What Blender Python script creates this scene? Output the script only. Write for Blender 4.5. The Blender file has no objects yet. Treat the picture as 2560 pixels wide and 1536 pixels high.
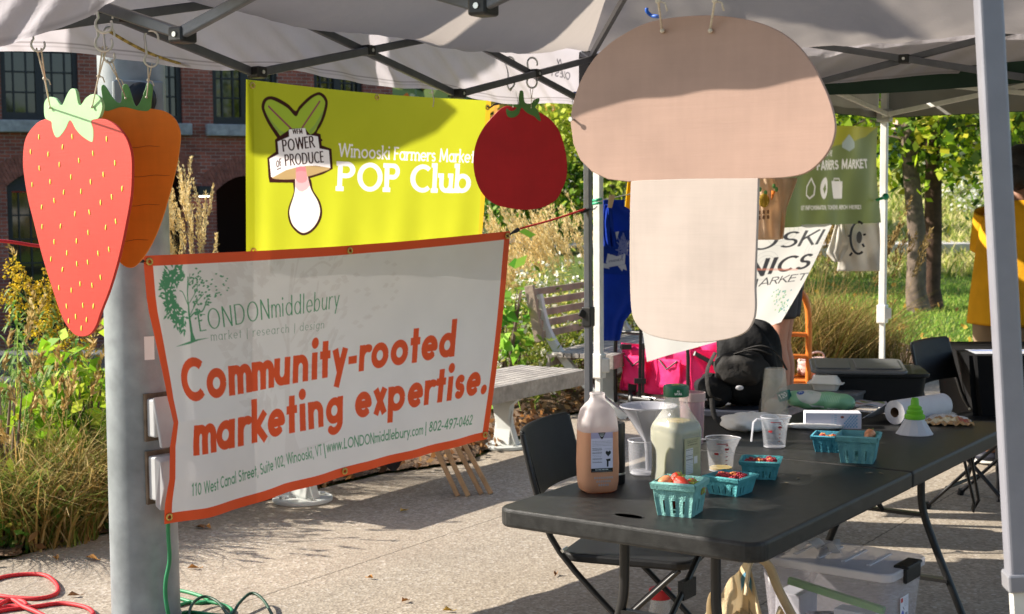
import bpy, bmesh, math, random
import numpy as np
from mathutils import Vector, Matrix
random.seed(7); rng = np.random.default_rng(11)
R = math.radians
S = bpy.context.scene
COL = S.collection

# ---------------------------------------------------------------- camera, sky, sun, exposure
CH = 1.54; PITCH = R(4.31); ROLL = 0.008; F = 3555.0
cam_d = bpy.data.cameras.new('camera'); cam = bpy.data.objects.new('camera', cam_d); COL.objects.link(cam)
cam_d.lens = 50.0; cam_d.sensor_width = 36.0; cam_d.clip_start = 0.05; cam_d.clip_end = 2000
cf = Vector((0, math.cos(PITCH), -math.sin(PITCH))); cu0 = Vector((0, math.sin(PITCH), math.cos(PITCH))); cr0 = Vector((1, 0, 0))
cr = cr0*math.cos(ROLL) - cu0*math.sin(ROLL); cu = cu0*math.cos(ROLL) + cr0*math.sin(ROLL)
M = Matrix((cr, cu, -cf)).transposed().to_4x4(); M.translation = (0, 0, CH); cam.matrix_world = M
cam_d.dof.use_dof = True; cam_d.dof.focus_distance = 3.9; cam_d.dof.aperture_fstop = 10.0
S.camera = cam
SUN_EL = R(32); sx, sy = -0.985, 0.17
SUNV = Vector((sx*math.cos(SUN_EL), sy*math.cos(SUN_EL), math.sin(SUN_EL))).normalized()
W = bpy.data.worlds.new('World'); S.world = W; W.use_nodes = True
nt = W.node_tree; nt.nodes.clear()
sky = nt.nodes.new('ShaderNodeTexSky'); sky.sky_type = 'NISHITA'; sky.sun_disc = False
sky.sun_elevation = SUN_EL; sky.sun_rotation = math.atan2(sx, sy); sky.air_density = 1.0; sky.dust_density = 1.2
bg = nt.nodes.new('ShaderNodeBackground'); bg.inputs[1].default_value = 0.105
wo = nt.nodes.new('ShaderNodeOutputWorld')
nt.links.new(sky.outputs[0], bg.inputs[0]); nt.links.new(bg.outputs[0], wo.inputs[0])
sd = bpy.data.lights.new('sun', 'SUN'); sd.energy = 5.0; sd.angle = R(0.53); sd.color = (1.0, 0.93, 0.82)
so = bpy.data.objects.new('sun', sd); COL.objects.link(so); so.rotation_euler = SUNV.to_track_quat('Z', 'Y').to_euler()
so.location = (-8, 2, 9)
S.view_settings.view_transform = 'Standard'; S.view_settings.look = 'None'
S.view_settings.exposure = 1.06; S.view_settings.gamma = 1.0
S.render.engine = 'CYCLES'; S.cycles.use_denoising = True
S.cycles.max_bounces = 10; S.cycles.transparent_max_bounces = 16; S.cycles.transmission_bounces = 8
S.cycles.caustics_reflective = False; S.cycles.caustics_refractive = False
S.cycles.sample_clamp_indirect = 6.0

def P(px, py, D):
    """point at depth D (metres along +Y) on the sight line of photo pixel px, py"""
    d = cf + cr*((px-1280)/F) + cu*((768-py)/F)
    k = D/d.y
    return Vector((0, 0, CH)) + d*k
def G(px, py, z=0.0):
    d = cf + cr*((px-1280)/F) + cu*((768-py)/F)
    return Vector((0, 0, CH)) + d*((z-CH)/d.z)
def lin(c):
    if isinstance(c, str):
        c = [int(c[i:i+2], 16)/255 for i in (0, 2, 4)]
        return tuple(((x+.055)/1.055)**2.4 if x > .04045 else x/12.92 for x in c)
    return tuple(c)

# ---------------------------------------------------------------- materials
MATS = {}
def mat(name, col, rough=.6, metal=0., var=.12, vs=12., bump=0., bs=120., trans=0., spec=.5, coat=0., alpha=1., trn=0., ior=1.45, attr=None, tcol=None, var2=0., vs2=2.):
    if name in MATS: return MATS[name]
    m = bpy.data.materials.new(name); m.use_nodes = True; n = m.node_tree; n.nodes.clear(); L = n.links.new
    out = n.nodes.new('ShaderNodeOutputMaterial'); b = n.nodes.new('ShaderNodeBsdfPrincipled')
    tc = n.nodes.new('ShaderNodeTexCoord')
    c = lin(col)
    if attr:
        at = n.nodes.new('ShaderNodeAttribute'); at.attribute_name = attr; csock = at.outputs['Color']
    else:
        rg = n.nodes.new('ShaderNodeRGB'); rg.outputs[0].default_value = (*c, 1); csock = rg.outputs[0]
    for v, s_ in ((var, vs), (var2, vs2)):
        if v > 0:
            no = n.nodes.new('ShaderNodeTexNoise'); no.inputs['Scale'].default_value = s_; no.inputs['Detail'].default_value = 5
            L(tc.outputs['Object'], no.inputs['Vector'])
            mr = n.nodes.new('ShaderNodeMapRange'); mr.inputs[1].default_value = .3; mr.inputs[2].default_value = .7
            mr.inputs[3].default_value = 1-v; mr.inputs[4].default_value = 1+v
            L(no.outputs[0], mr.inputs[0])
            mx = n.nodes.new('ShaderNodeVectorMath'); mx.operation = 'SCALE'; L(csock, mx.inputs[0]); L(mr.outputs[0], mx.inputs['Scale']); csock = mx.outputs[0]
    L(csock, b.inputs['Base Color'])
    b.inputs['Roughness'].default_value = rough; b.inputs['Metallic'].default_value = metal
    b.inputs['Specular IOR Level'].default_value = spec; b.inputs['IOR'].default_value = ior
    b.inputs['Coat Weight'].default_value = coat; b.inputs['Alpha'].default_value = alpha
    b.inputs['Transmission Weight'].default_value = trn
    if bump > 0:
        nb = n.nodes.new('ShaderNodeTexNoise'); nb.inputs['Scale'].default_value = bs; nb.inputs['Detail'].default_value = 4
        L(tc.outputs['Object'], nb.inputs['Vector'])
        bp = n.nodes.new('ShaderNodeBump'); bp.inputs['Strength'].default_value = bump; bp.inputs['Distance'].default_value = .01
        L(nb.outputs[0], bp.inputs['Height']); L(bp.outputs[0], b.inputs['Normal'])
    sh = b.outputs[0]
    if trans > 0:
        t = n.nodes.new('ShaderNodeBsdfTranslucent')
        if tcol: t.inputs[0].default_value = (*lin(tcol), 1)
        else: L(csock, t.inputs[0])
        ms = n.nodes.new('ShaderNodeMixShader'); ms.inputs[0].default_value = trans; L(sh, ms.inputs[1]); L(t.outputs[0], ms.inputs[2]); sh = ms.outputs[0]
    L(sh, out.inputs[0]); MATS[name] = m
    return m

# ---------------------------------------------------------------- mesh helpers
def frame(d, up=None):
    d = Vector(d).normalized(); up = Vector(up) if up else (Vector((0, 0, 1)) if abs(d.z) < .95 else Vector((1, 0, 0)))
    x = up.cross(d)
    if x.length < 1e-6: x = Vector((1, 0, 0))
    x.normalize(); y = d.cross(x); return x, y, d
def rotz(a): return Matrix.Rotation(a, 4, 'Z')
def xf(loc=(0, 0, 0), rz=0., rx=0., ry=0.):
    return Matrix.Translation(loc) @ Matrix.Rotation(rz, 4, 'Z') @ Matrix.Rotation(ry, 4, 'Y') @ Matrix.Rotation(rx, 4, 'X')
ID = Matrix.Identity(4)
class MB:
    def __init__(s): s.v = []; s.f = []; s.mi = []
    def add(s, vs, fs, m=None, mi=0):
        o = len(s.v)
        s.v += [tuple((m @ Vector(v)) if m is not None else v) for v in vs]
        s.f += [tuple(i+o for i in f) for f in fs]; s.mi += [mi]*len(fs); return s
    def box(s, c, d, m=None, mi=0):
        x, y, z = c; a, b, h = d[0]/2, d[1]/2, d[2]/2
        vs = [(x+i*a, y+j*b, z+k*h) for k in (-1, 1) for j in (-1, 1) for i in (-1, 1)]
        return s.add(vs, [(0, 2, 3, 1), (4, 5, 7, 6), (0, 1, 5, 4), (2, 6, 7, 3), (0, 4, 6, 2), (1, 3, 7, 5)], m, mi)
    def bar(s, a, b, w, h, up=None, m=None, mi=0):
        a = Vector(a); b = Vector(b); x, y, d = frame(b-a, up); vs = []
        for p in (a, b):
            for i, j in ((-1, -1), (1, -1), (1, 1), (-1, 1)): vs.append(p+x*(i*w/2)+y*(j*h/2))
        return s.add(vs, [(3, 2, 1, 0), (4, 5, 6, 7), (0, 1, 5, 4), (1, 2, 6, 5), (2, 3, 7, 6), (3, 0, 4, 7)], m, mi)
    def tube(s, pts, r, n=8, closed=False, m=None, cap=True, mi=0, flat=1.):
        pts = [Vector(p) for p in pts]; N = len(pts); vs = []; fs = []
        rs = r if isinstance(r, (list, tuple)) else [r]*N
        px = None
        for i, p in enumerate(pts):
            if closed: t = pts[(i+1) % N]-pts[i-1]
            else: t = pts[min(i+1, N-1)]-pts[max(i-1, 0)]
            if t.length < 1e-9: t = Vector((0, 0, 1))
            t.normalize()
            if px is None: px, py, _ = frame(t)
            else:
                px = px-t*px.dot(t)
                if px.length < 1e-6: px, _, _ = frame(t)
                px.normalize()
            py = t.cross(px)
            for k in range(n):
                a = 2*math.pi*k/n; vs.append(p+px*(math.cos(a)*rs[i])+py*(math.sin(a)*rs[i]*flat))
        M_ = N if closed else N-1
        for i in range(M_):
            for k in range(n):
                a = i*n+k; b = i*n+(k+1) % n; c = ((i+1) % N)*n+(k+1) % n; d = ((i+1) % N)*n+k; fs.append((a, b, c, d))
        if cap and not closed: fs += [tuple(range(n-1, -1, -1)), tuple((N-1)*n+k for k in range(n))]
        return s.add(vs, fs, m, mi)
    def cyl(s, a, b, r, r2=None, n=16, mi=0, m=None):
        return s.tube([a, b], [r, r if r2 is None else r2], n, m=m, mi=mi)
    def lathe(s, prof, n=24, m=None, sq=None, mi=0, caps=True):
        """profile of (r, z); sq = superellipse exponent for squarish bodies, or (exp, sx, sy)"""
        vs = []; fs = []; e = sq if sq else 2.
        for r, z in prof:
            for k in range(n):
                a = 2*math.pi*(k+.5)/n; c, q = math.cos(a), math.sin(a)
                f = (abs(c)**e+abs(q)**e)**(-1/e); vs.append((r*c*f, r*q*f, z))
        for i in range(len(prof)-1):
            for k in range(n): fs.append((i*n+k, i*n+(k+1) % n, (i+1)*n+(k+1) % n, (i+1)*n+k))
        if caps:
            if prof[0][0] > 1e-5: fs.append(tuple(range(n-1, -1, -1)))
            if prof[-1][0] > 1e-5: fs.append(tuple((len(prof)-1)*n+k for k in range(n)))
        return s.add(vs, fs, m, mi)
    def ball(s, c, r, n=10, sz=(1, 1, 1), m=None, mi=0):
        pr = [(max(math.sin(math.pi*i/n), 1e-4)*r, -math.cos(math.pi*i/n)*r) for i in range(n+1)]
        mm = Matrix.Translation(c) @ Matrix.Diagonal((*sz, 1))
        return s.lathe(pr, max(8, n), (m @ mm) if m is not None else mm, mi=mi, caps=False)
    def prism(s, poly, t, m=None, mi=0):
        """2-D outline (x, z) extruded along local y by t (front face at y=0, back at y=t)"""
        n = len(poly); vs = [(x, 0, z) for x, z in poly]+[(x, t, z) for x, z in poly]
        ar = sum(poly[i][0]*poly[(i+1) % n][1]-poly[(i+1) % n][0]*poly[i][1] for i in range(n))
        fr = tuple(range(n)) if ar > 0 else tuple(range(n-1, -1, -1))
        fs = [fr, tuple(i+n for i in reversed(fr))]
        for i in range(n):
            j = (i+1) % n; q = (i, i+n, j+n, j); fs.append(q if ar > 0 else q[::-1])
        return s.add(vs, fs, m, mi)
    def grid(s, fn, nu, nv, mi=0, m=None):
        vs = [fn(i/nu, j/nv) for j in range(nv+1) for i in range(nu+1)]
        fs = [(j*(nu+1)+i, j*(nu+1)+i+1, (j+1)*(nu+1)+i+1, (j+1)*(nu+1)+i) for j in range(nv) for i in range(nu)]
        return s.add(vs, fs, m, mi)
    def build(s, name, mats, parent=None, smooth=None, bevel=0., bseg=2, solid=0.):
        me = bpy.data.meshes.new(name)
        off = woff(parent)
        vs = [(x-off[0], y-off[1], z-off[2]) for x, y, z in s.v]
        me.from_pydata(vs, [], s.f); me.validate(); 
        if not isinstance(mats, (list, tuple)): mats = [mats]
        for m in mats: me.materials.append(m)
        if len(mats) > 1 and len(me.polygons) == len(s.mi): me.polygons.foreach_set('material_index', s.mi)
        return fin(me, name, parent, smooth, bevel, bseg, solid)
def woff(p):
    o = Vector((0, 0, 0))
    while p is not None: o = o+p.location; p = p.parent
    return o
def fin(me, name, parent=None, smooth=None, bevel=0., bseg=2, solid=0.):
    o = bpy.data.objects.new(name, me); COL.objects.link(o)
    if parent is not None: o.parent = parent
    if smooth is not None:
        me.polygons.foreach_set('use_smooth', [True]*len(me.polygons))
        if smooth < 179:
            try: me.set_sharp_from_angle(angle=R(smooth))
            except Exception: pass
    me.update()
    if solid > 0:
        md = o.modifiers.new('solid', 'SOLIDIFY'); md.thickness = solid; md.offset = 0
    if bevel > 0:
        md = o.modifiers.new('bevel', 'BEVEL'); md.width = bevel; md.segments = bseg; md.limit_method = 'ANGLE'; md.angle_limit = R(35)
    return o
def npmesh(name, V, Fq, mats, parent=None, smooth=False, col=None, mi=None):
    """fast mesh from numpy arrays: V (n,3), Fq (m,k) with k = 3 or 4"""
    off = woff(parent); V = np.asarray(V, dtype=np.float32)-np.array(off, dtype=np.float32)
    Fq = np.asarray(Fq, dtype=np.int32); k = Fq.shape[1]
    me = bpy.data.meshes.new(name)
    me.vertices.add(len(V)); me.vertices.foreach_set('co', V.ravel())
    me.loops.add(Fq.size); me.loops.foreach_set('vertex_index', Fq.ravel())
    me.polygons.add(len(Fq)); me.polygons.foreach_set('loop_start', np.arange(0, Fq.size, k, dtype=np.int32))
    me.polygons.foreach_set('loop_total', np.full(len(Fq), k, dtype=np.int32))
    if not isinstance(mats, (list, tuple)): mats = [mats]
    for m in mats: me.materials.append(m)
    if mi is not None: me.polygons.foreach_set('material_index', np.asarray(mi, dtype=np.int32))
    if smooth: me.polygons.foreach_set('use_smooth', np.ones(len(Fq), dtype=bool))
    me.update(calc_edges=True)
    if col is not None:
        a = me.color_attributes.new('Col', 'FLOAT_COLOR', 'POINT')
        c4 = np.ones((len(V), 4), dtype=np.float32); c4[:, :3] = col; a.data.foreach_set('color', c4.ravel())
    o = bpy.data.objects.new(name, me); COL.objects.link(o)
    if parent is not None: o.parent = parent
    return o
def tag(o, label=None, cat=None, group=None, kind=None):
    if label: o['label'] = label
    if cat: o['category'] = cat
    if group: o['group'] = group
    if kind: o['kind'] = kind
    return o
def thing(name, label, cat, loc=(0, 0, 0), group=None):
    o = bpy.data.objects.new(name, None); o.empty_display_size = .1; COL.objects.link(o); o.location = loc
    return tag(o, label, cat, group)
def kids(o): return [c for c in bpy.data.objects if c.parent == o]
def dup(root, loc, rz=0., label=None, group=None):
    r = root.copy(); COL.objects.link(r); r.location = loc; r.rotation_euler = (0, 0, rz)
    if label: r['label'] = label
    if group: r['group'] = group
    for ch in kids(root):
        if ch == r: continue
        c = ch.copy(); COL.objects.link(c); c.parent = r
        for g in kids(ch):
            d = g.copy(); COL.objects.link(d); d.parent = c
    return r
def arc2(cx, cy, rx, ry, a0, a1, n=16): return [(cx+rx*math.cos(R(a0+(a1-a0)*i/n)), cy+ry*math.sin(R(a0+(a1-a0)*i/n))) for i in range(n+1)]
def spline(pts, n=8, closed=False):
    """Catmull-Rom through 2-D or 3-D points"""
    pts = [Vector((*p, 0)) if len(p) == 2 else Vector(p) for p in pts]; d2 = True; out = []; N = len(pts)
    rngi = range(N) if closed else range(N-1)
    for i in rngi:
        if closed: a, b, c, d = pts[i-1], pts[i], pts[(i+1) % N], pts[(i+2) % N]
        else: a, b, c, d = pts[max(i-1, 0)], pts[i], pts[i+1], pts[min(i+2, N-1)]
        for k in range(n):
            t = k/n
            out.append(.5*((2*b)+(-a+c)*t+(2*a-5*b+4*c-d)*t*t+(-a+3*b-3*c+d)*t**3))
    if not closed: out.append(pts[-1])
    return out

# ---------------------------------------------------------------- printing: lettering and marks drawn as stroke glyphs onto a colour grid
def glyph(ch, hx, hy):
    """strokes of one character: ([polylines], [dots], advance); baseline 0, x-height .5, capitals .72"""
    A = lambda cx, cy, rx, ry, a0, a1, n=18: arc2(cx, cy, rx-hx, ry-hy, a0, a1, n)
    X, C, T, Dn = .5, .72, .76, -.21; r = .26; E = .52-hx
    circ = A(r, .25, r, .25, 0, 360, 26); st = lambda x, a, b: [(x, a), (x, b)]
    arch = A(.23, .27, .23, .23, 180, 0)+[(.46-hx, 0)]
    ru = (C+2*hy)/4; rl = (X+2*hy)/4
    g = {
     'a': ([circ, st(E, X, 0)], [], .60), 'b': ([circ, st(hx, T, 0)], [], .60), 'c': ([A(r, .25, r, .25, 48, 312)], [], .48),
     'd': ([circ, st(E, T, 0)], [], .60), 'e': ([[(hx, .25), (E, .25)]+A(r, .25, r, .25, 0, 318)[1:]], [], .56),
     'f': ([[(.27, T-hy)]+A(.30, .58, .18, .18, 110, 180)+[(.12+hx, 0)], [(0, X-hy), (.29, X-hy)]], [], .32),
     'g': ([circ, [(E, X), (E, .0)]+A(r, .03, r, .24, 0, -140)], [], .60), 'h': ([st(hx, T, 0), arch], [], .54),
     'i': ([st(hx+.02, X, 0)], [(hx+.02, .67, hx*1.25)], .16+hx*1.2), 'j': ([[(hx+.08, X), (hx+.08, Dn)]], [(hx+.08, .67, hx*1.2)], .22),
     'k': ([st(hx, T, 0), [(hx, .2), (.40, X)], [(.15, .28), (.42, 0)]], [], .48), 'l': ([st(hx+.02, T, 0)], [], .16+hx*1.2),
     'm': ([st(hx, X, 0), A(.2, .29, .2, .21, 180, 0)+[(.4-hx, 0)], A(.6-2*hx, .29, .2, .21, 180, 0)+[(.8-3*hx, 0)]], [], .88-3*hx),
     'n': ([st(hx, X, 0), arch], [], .54), 'o': ([circ], [], .58), 'p': ([circ, st(hx, X, Dn)], [], .60), 'q': ([circ, st(E, X, Dn)], [], .6),
     'r': ([st(hx, X, 0), A(.25, .25, .25, .25, 180, 62)], [], .38),
     's': ([A(.18, X-rl, .17, rl, 35, 270)+A(.18, rl, .18, rl, 90, -145)[1:]], [], .42),
     't': ([st(.15, .68, 0), [(0, X-hy), (.3, X-hy)]], [], .35), 'u': ([[(hx, X)]+A(.23, .23, .23, .23, 180, 360)+[(.46-hx, .3)], st(.46-hx, X, 0)], [], .54),
     'v': ([[(hx, X), (.23, hy), (.46-hx, X)]], [], .48), 'w': ([[(hx, X), (.2, hy), (.35, X), (.5, hy), (.7-hx, X)]], [], .72),
     'x': ([[(hx, X), (.44-hx, 0)], [(.44-hx, X), (hx, 0)]], [], .46), 'y': ([[(hx, X), (.24, .03)], [(.46-hx, X), (.14, Dn)]], [], .48),
     'z': ([[(0, X-hy), (.4-hx, X-hy), (hx, hy), (.4, hy)]], [], .44),
     'A': ([[(hx, 0), (.32, C), (.64-hx, 0)], [(.14, .22), (.5, .22)]], [], .66),
     'B': ([st(hx, C, 0), [(hx, C-hy)]+A(.27, .54, .19, .18, 90, -90)+[(hx, .36+hy*.2)], [(hx, .38)]+A(.27, .2, .23, .2, 90, -90)+[(hx, hy)]], [], .54),
     'C': ([A(.36, .36, .36, .36, 48, 312)], [], .66), 'D': ([st(hx, C, 0), [(hx, C-hy)]+A(.26, .36, .36, .36, 90, -90)+[(hx, hy)]], [], .68),
     'E': ([st(hx, C, 0), [(hx, C-hy), (.4, C-hy)], [(hx, .38), (.37, .38)], [(hx, hy), (.4, hy)]], [], .48),
     'F': ([st(hx, C, 0), [(hx, C-hy), (.4, C-hy)], [(hx, .36), (.36, .36)]], [], .46),
     'G': ([A(.36, .36, .36, .36, 45, 360)+[(.42, .36)]], [], .76), 'H': ([st(hx, C, 0), st(.56-hx, C, 0), [(hx, .37), (.56-hx, .37)]], [], .64),
     'I': ([st(hx+.02, C, 0)], [], .18+hx), 'J': ([[(.3-hx, C)]+A(.14, .16, .16, .16, 0, -150)], [], .38),
     'K': ([st(hx, C, 0), [(hx, .3), (.48, C)], [(.18, .42), (.52, 0)]], [], .56), 'L': ([st(hx, C, 0), [(hx, hy), (.4, hy)]], [], .46),
     'M': ([[(hx, 0), (hx+.05, C), (.36, .12), (.67-hx, C), (.72-hx, 0)]], [], .80), 'N': ([[(hx, 0), (hx, C), (.56-hx, 0), (.56-hx, C)]], [], .64),
     'O': ([A(.36, .36, .36, .36, 0, 360, 30)], [], .78), 'P': ([st(hx, C, 0), [(hx, C-hy)]+A(.26, .52, .22, .2, 90, -90)+[(hx, .32+hy)]], [], .54),
     'Q': ([A(.36, .36, .36, .36, 0, 360, 30), [(.42, .2), (.66, -.04)]], [], .78),
     'R': ([st(hx, C, 0), [(hx, C-hy)]+A(.26, .53, .21, .19, 90, -90)+[(hx, .34+hy)], [(.26, .34), (.5, 0)]], [], .56),
     'S': ([A(.24, C-ru, .21, ru, 35, 270)+A(.24, ru, .24, ru, 90, -145)[1:]], [], .54), 'T': ([st(.26, C, 0), [(0, C-hy), (.52, C-hy)]], [], .54),
     'U': ([[(hx, C)]+A(.28, .27, .28, .27, 180, 360)+[(.56-hx, C)]], [], .62), 'V': ([[(hx, C), (.3, hy), (.6-hx, C)]], [], .62),
     'W': ([[(hx, C), (.24, hy), (.45, C), (.66, hy), (.9-hx, C)]], [], .92), 'X': ([[(hx, C), (.56-hx, 0)], [(.56-hx, C), (hx, 0)]], [], .58),
     'Y': ([[(hx, C), (.29, .34), (.29, 0)], [(.58-hx, C), (.29, .34)]], [], .58), 'Z': ([[(0, C-hy), (.5-hx, C-hy), (hx, hy), (.52, hy)]], [], .54),
     '0': ([A(.24, .36, .24, .36, 0, 360, 26)], [], .54), '1': ([[(.05, .58), (.2, C), (.2, 0)]], [], .40),
     '2': ([A(.23, .5, .21, .22, 170, -35)+[(hx*1.2, hy), (.46, hy)]], [], .50), '3': ([A(.21, C-.19, .19, .19, 150, -70)+A(.21, .2, .22, .2, 80, -150)], [], .50),
     '4': ([[(.36, 0), (.36, C), (hx, .2), (.5, .2)]], [], .54), '5': ([[(.42, C-hy), (.13, C-hy), (.09, .4)]+A(.21, .22, .23, .22, 120, -140)], [], .50),
     '6': ([[(.33, C), (.06, .32)]+A(.24, .22, .24, .22, 160, 520, 24)], [], .54), '7': ([[(0, C-hy), (.44, C-hy), (.14, 0)]], [], .48),
     '8': ([A(.24, .54, .19, .18, 0, 360, 22), A(.24, .2, .24, .2, 0, 360, 22)], [], .54), '9': ([[(.15, 0), (.42, .4)]+A(.24, .5, .24, .22, -20, 340, 24)], [], .54),
     '.': ([], [(hx+.03, hx*1.05, hx*1.25)], .14+hx*2), ',': ([[(.12, .06), (.05, -.12)]], [], .2), '-': ([[(0, .25), (.26, .25)]], [], .33),
     '|': ([st(hx+.1, .78, -.16)], [], .3), ' ': ([], [], .28), ':': ([], [(hx+.05, .06, hx*1.2), (hx+.05, .4, hx*1.2)], .2), '!': ([st(hx+.05, C, .2)], [(hx+.05, .06, hx*1.1)], .22),
     '$': ([A(.24, C-ru, .21, ru, 35, 270)+A(.24, ru, .24, ru, 90, -145)[1:], st(.24, .8, -.08)], [], .54), '%': ([[(.45, C), (.05, 0)]], [(.1, .58, .09), (.42, .14, .09)], .56), '&': ([A(.24, .54, .16, .17, 0, 360), A(.24, .2, .22, .2, 0, 360)], [], .5), '/': ([[(.02, -.05), (.3, .76)]], [], .34)}
    return g.get(ch, ([[(0, .1), (.3, .1)]], [], .4))

class Print:
    """a colour raster over a sheet of w x h metres; y runs down; quad = photo corners TL, TR, BR, BL for placing marks"""
    def __init__(s, w, h, gw, col, ss=3, quad=None):
        s.w, s.h = w, h; s.gw = gw; s.gh = max(2, int(round(gw*h/w))); s.ss = ss
        s.W, s.H = (s.gw+1)*ss, (s.gh+1)*ss; s.k = s.W/w; s.ky = s.H/h
        s.a = np.empty((s.H, s.W, 3), np.float32); s.a[:] = lin(col); s.hm = None
        if quad:
            A = []; B = []
            for (x, y), (u, v) in zip(quad, ((0, 0), (w, 0), (w, h), (0, h))):
                A += [[x, y, 1, 0, 0, 0, -u*x, -u*y], [0, 0, 0, x, y, 1, -v*x, -v*y]]; B += [u, v]
            s.hm = np.append(np.linalg.solve(np.array(A, float), np.array(B, float)), 1).reshape(3, 3)
    def m(s, x, y):
        if s.hm is None: return (x, y)
        q = s.hm @ np.array([x, y, 1.]); return (q[0]/q[2], q[1]/q[2])
    def _box(s, x0, y0, x1, y1):
        i0, i1 = max(0, int(x0*s.k)-1), min(s.W, int(x1*s.k)+2); j0, j1 = max(0, int(y0*s.ky)-1), min(s.H, int(y1*s.ky)+2)
        if i1 <= i0 or j1 <= j0: return None
        X, Y = np.meshgrid((np.arange(i0, i1)+.5)/s.k, (np.arange(j0, j1)+.5)/s.ky); return j0, j1, i0, i1, X, Y
    def _put(s, b, mk, col, al):
        v = s.a[b[0]:b[1], b[2]:b[3]]; v[mk] = v[mk]*(1-al)+np.array(lin(col), np.float32)*al
    def poly(s, pts, col, al=1., pix=False):
        if pix: pts = [s.m(*p) for p in pts]
        p = np.array([tuple(q)[:2] for q in pts], float); b = s._box(p[:, 0].min(), p[:, 1].min(), p[:, 0].max(), p[:, 1].max())
        if b is None: return
        X, Y = b[4], b[5]; ins = np.zeros(X.shape, bool); n = len(p)
        for i in range(n):
            x1, y1 = p[i]; x2, y2 = p[(i+1) % n]
            if y1 == y2: continue
            c = ((y1 > Y) != (y2 > Y)) & (X < (x2-x1)*(Y-y1)/(y2-y1)+x1); ins ^= c
        s._put(b, ins, col, al)
    def disc(s, x, y, rx, col, ry=None, al=1.):
        ry = ry or rx; b = s._box(x-rx, y-ry, x+rx, y+ry)
        if b is None: return
        s._put(b, ((b[4]-x)/rx)**2+((b[5]-y)/ry)**2 <= 1, col, al)
    def stroke(s, pts, w, col, wy=None, al=1., pix=False, rnd=False):
        if pix: pts = [s.m(*p) for p in pts]
        wx, wy = w/2, (wy or w)/2; q = [tuple(p)[:2] for p in pts]
        for i in range(len(q)-1):
            (x1, y1), (x2, y2) = q[i], q[i+1]
            b = s._box(min(x1, x2)-wx, min(y1, y2)-wy, max(x1, x2)+wx, max(y1, y2)+wy)
            if b is None: continue
            ax, ay, bx, by = x1/wx, y1/wy, x2/wx, y2/wy; dx, dy = bx-ax, by-ay; L2 = dx*dx+dy*dy
            if L2 < 1e-12: continue
            PX, PY = b[4]/wx-ax, b[5]/wy-ay; t = (PX*dx+PY*dy)/L2; d = (PX*dy-PY*dx)**2/L2
            mk = (t >= 0) & (t <= 1) & (d <= 1)
            if rnd or i > 0: mk |= (PX**2+PY**2 <= 1)
            if rnd or i < len(q)-2: mk |= ((PX-dx)**2+(PY-dy)**2 <= 1)
            s._put(b, mk, col, al)
    def text(s, st, p0, p1, h, col, w=.1, wy=None, serif=0., track=0., pix=True, slant=0., al=1., cap=.72):
        """st between p0 and p1 along its baseline; h = capital height (metres); glyphs are fitted to the length"""
        if pix: p0 = s.m(*p0); p1 = s.m(*p1)
        wy = wy or w; sc = h/cap; gs = [glyph(c, w/2, wy/2) for c in st]
        tot = sum(g[2]+track for g in gs)-track; d = np.array(p1)-np.array(p0); L = np.hypot(*d); ux = d/L; uy = np.array([ux[1], -ux[0]])
        if uy[1] > 0: uy = -uy
        kx = L/(tot-.06); x = 0.; p0 = np.array(p0)
        tr = lambda gx, gy: tuple(p0+ux*((x+gx)*kx+gy*sc*slant)+uy*(gy*sc))
        for c, g in zip(st, gs):
            for pl in g[0]:
                s.stroke([tr(*q) for q in pl], w*kx, col, wy*sc, al)
                if serif > 0:
                    for a, bb in ((pl[0], pl[1]), (pl[-1], pl[-2])):
                        if abs(a[1]-bb[1]) > .12 and abs(a[0]-bb[0]) < .75*abs(a[1]-bb[1]) and any(abs(a[1]-v) < .012 for v in (0, .5, .72, .76, -.21)):
                            up = a[1] > .3; lw = c.islower() or c == '1'
                            x0, x1 = a[0]-serif, a[0]+(serif if not (up and lw and c not in 'vwxy') else 0)
                            yy = a[1]-wy/2 if up else a[1]+wy/2
                            s.stroke([tr(x0, yy), tr(x1, yy)], w*kx, col, wy*sc, al)
            for gx, gy, gr in g[1]:
                q = tr(gx, gy); s.disc(q[0], q[1], gr*kx, col, gr*sc, al)
            x += g[2]+track
    def lines(s, x0, y0, x1, y1, n, col, w, al=.8):
        """rows of small unreadable print"""
        for i in range(n):
            y = y0+(y1-y0)*i/max(1, n-1); x = x0
            while x < x1-.1*w:
                l = random.uniform(2, 6)*w; s.stroke([(x, y), (min(x+l, x1), y)], w, col, al=al*random.uniform(.6, 1)); x += l+w*1.2
    def colors(s):
        a = s.a.reshape(s.gh+1, s.ss, s.gw+1, s.ss, 3).mean(axis=(1, 3)); return a.reshape(-1, 3)
    def sheet(s, name, fn, m, parent=None, smooth=True):
        """fn takes arrays u (0..1 along), v (0..1 down) and returns an (n,3) array"""
        v, u = np.meshgrid(np.linspace(0, 1, s.gh+1), np.linspace(0, 1, s.gw+1), indexing='ij')
        V = fn(u.ravel(), v.ravel()); i = np.arange(s.gh)[:, None]*(s.gw+1)+np.arange(s.gw)[None, :]; i = i.ravel()
        Fq = np.stack([i, i+s.gw+1, i+s.gw+2, i+1], 1)
        return npmesh(name, V, Fq, m, parent, smooth, s.colors())
def bil(c, u, v):
    """bilinear patch over corners TL, TR, BR, BL"""
    c = [np.array(q, float) for q in c]; u = np.asarray(u)[:, None]; v = np.asarray(v)[:, None]
    return c[0]*(1-u)*(1-v)+c[1]*u*(1-v)+c[2]*u*v+c[3]*(1-u)*v
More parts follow.
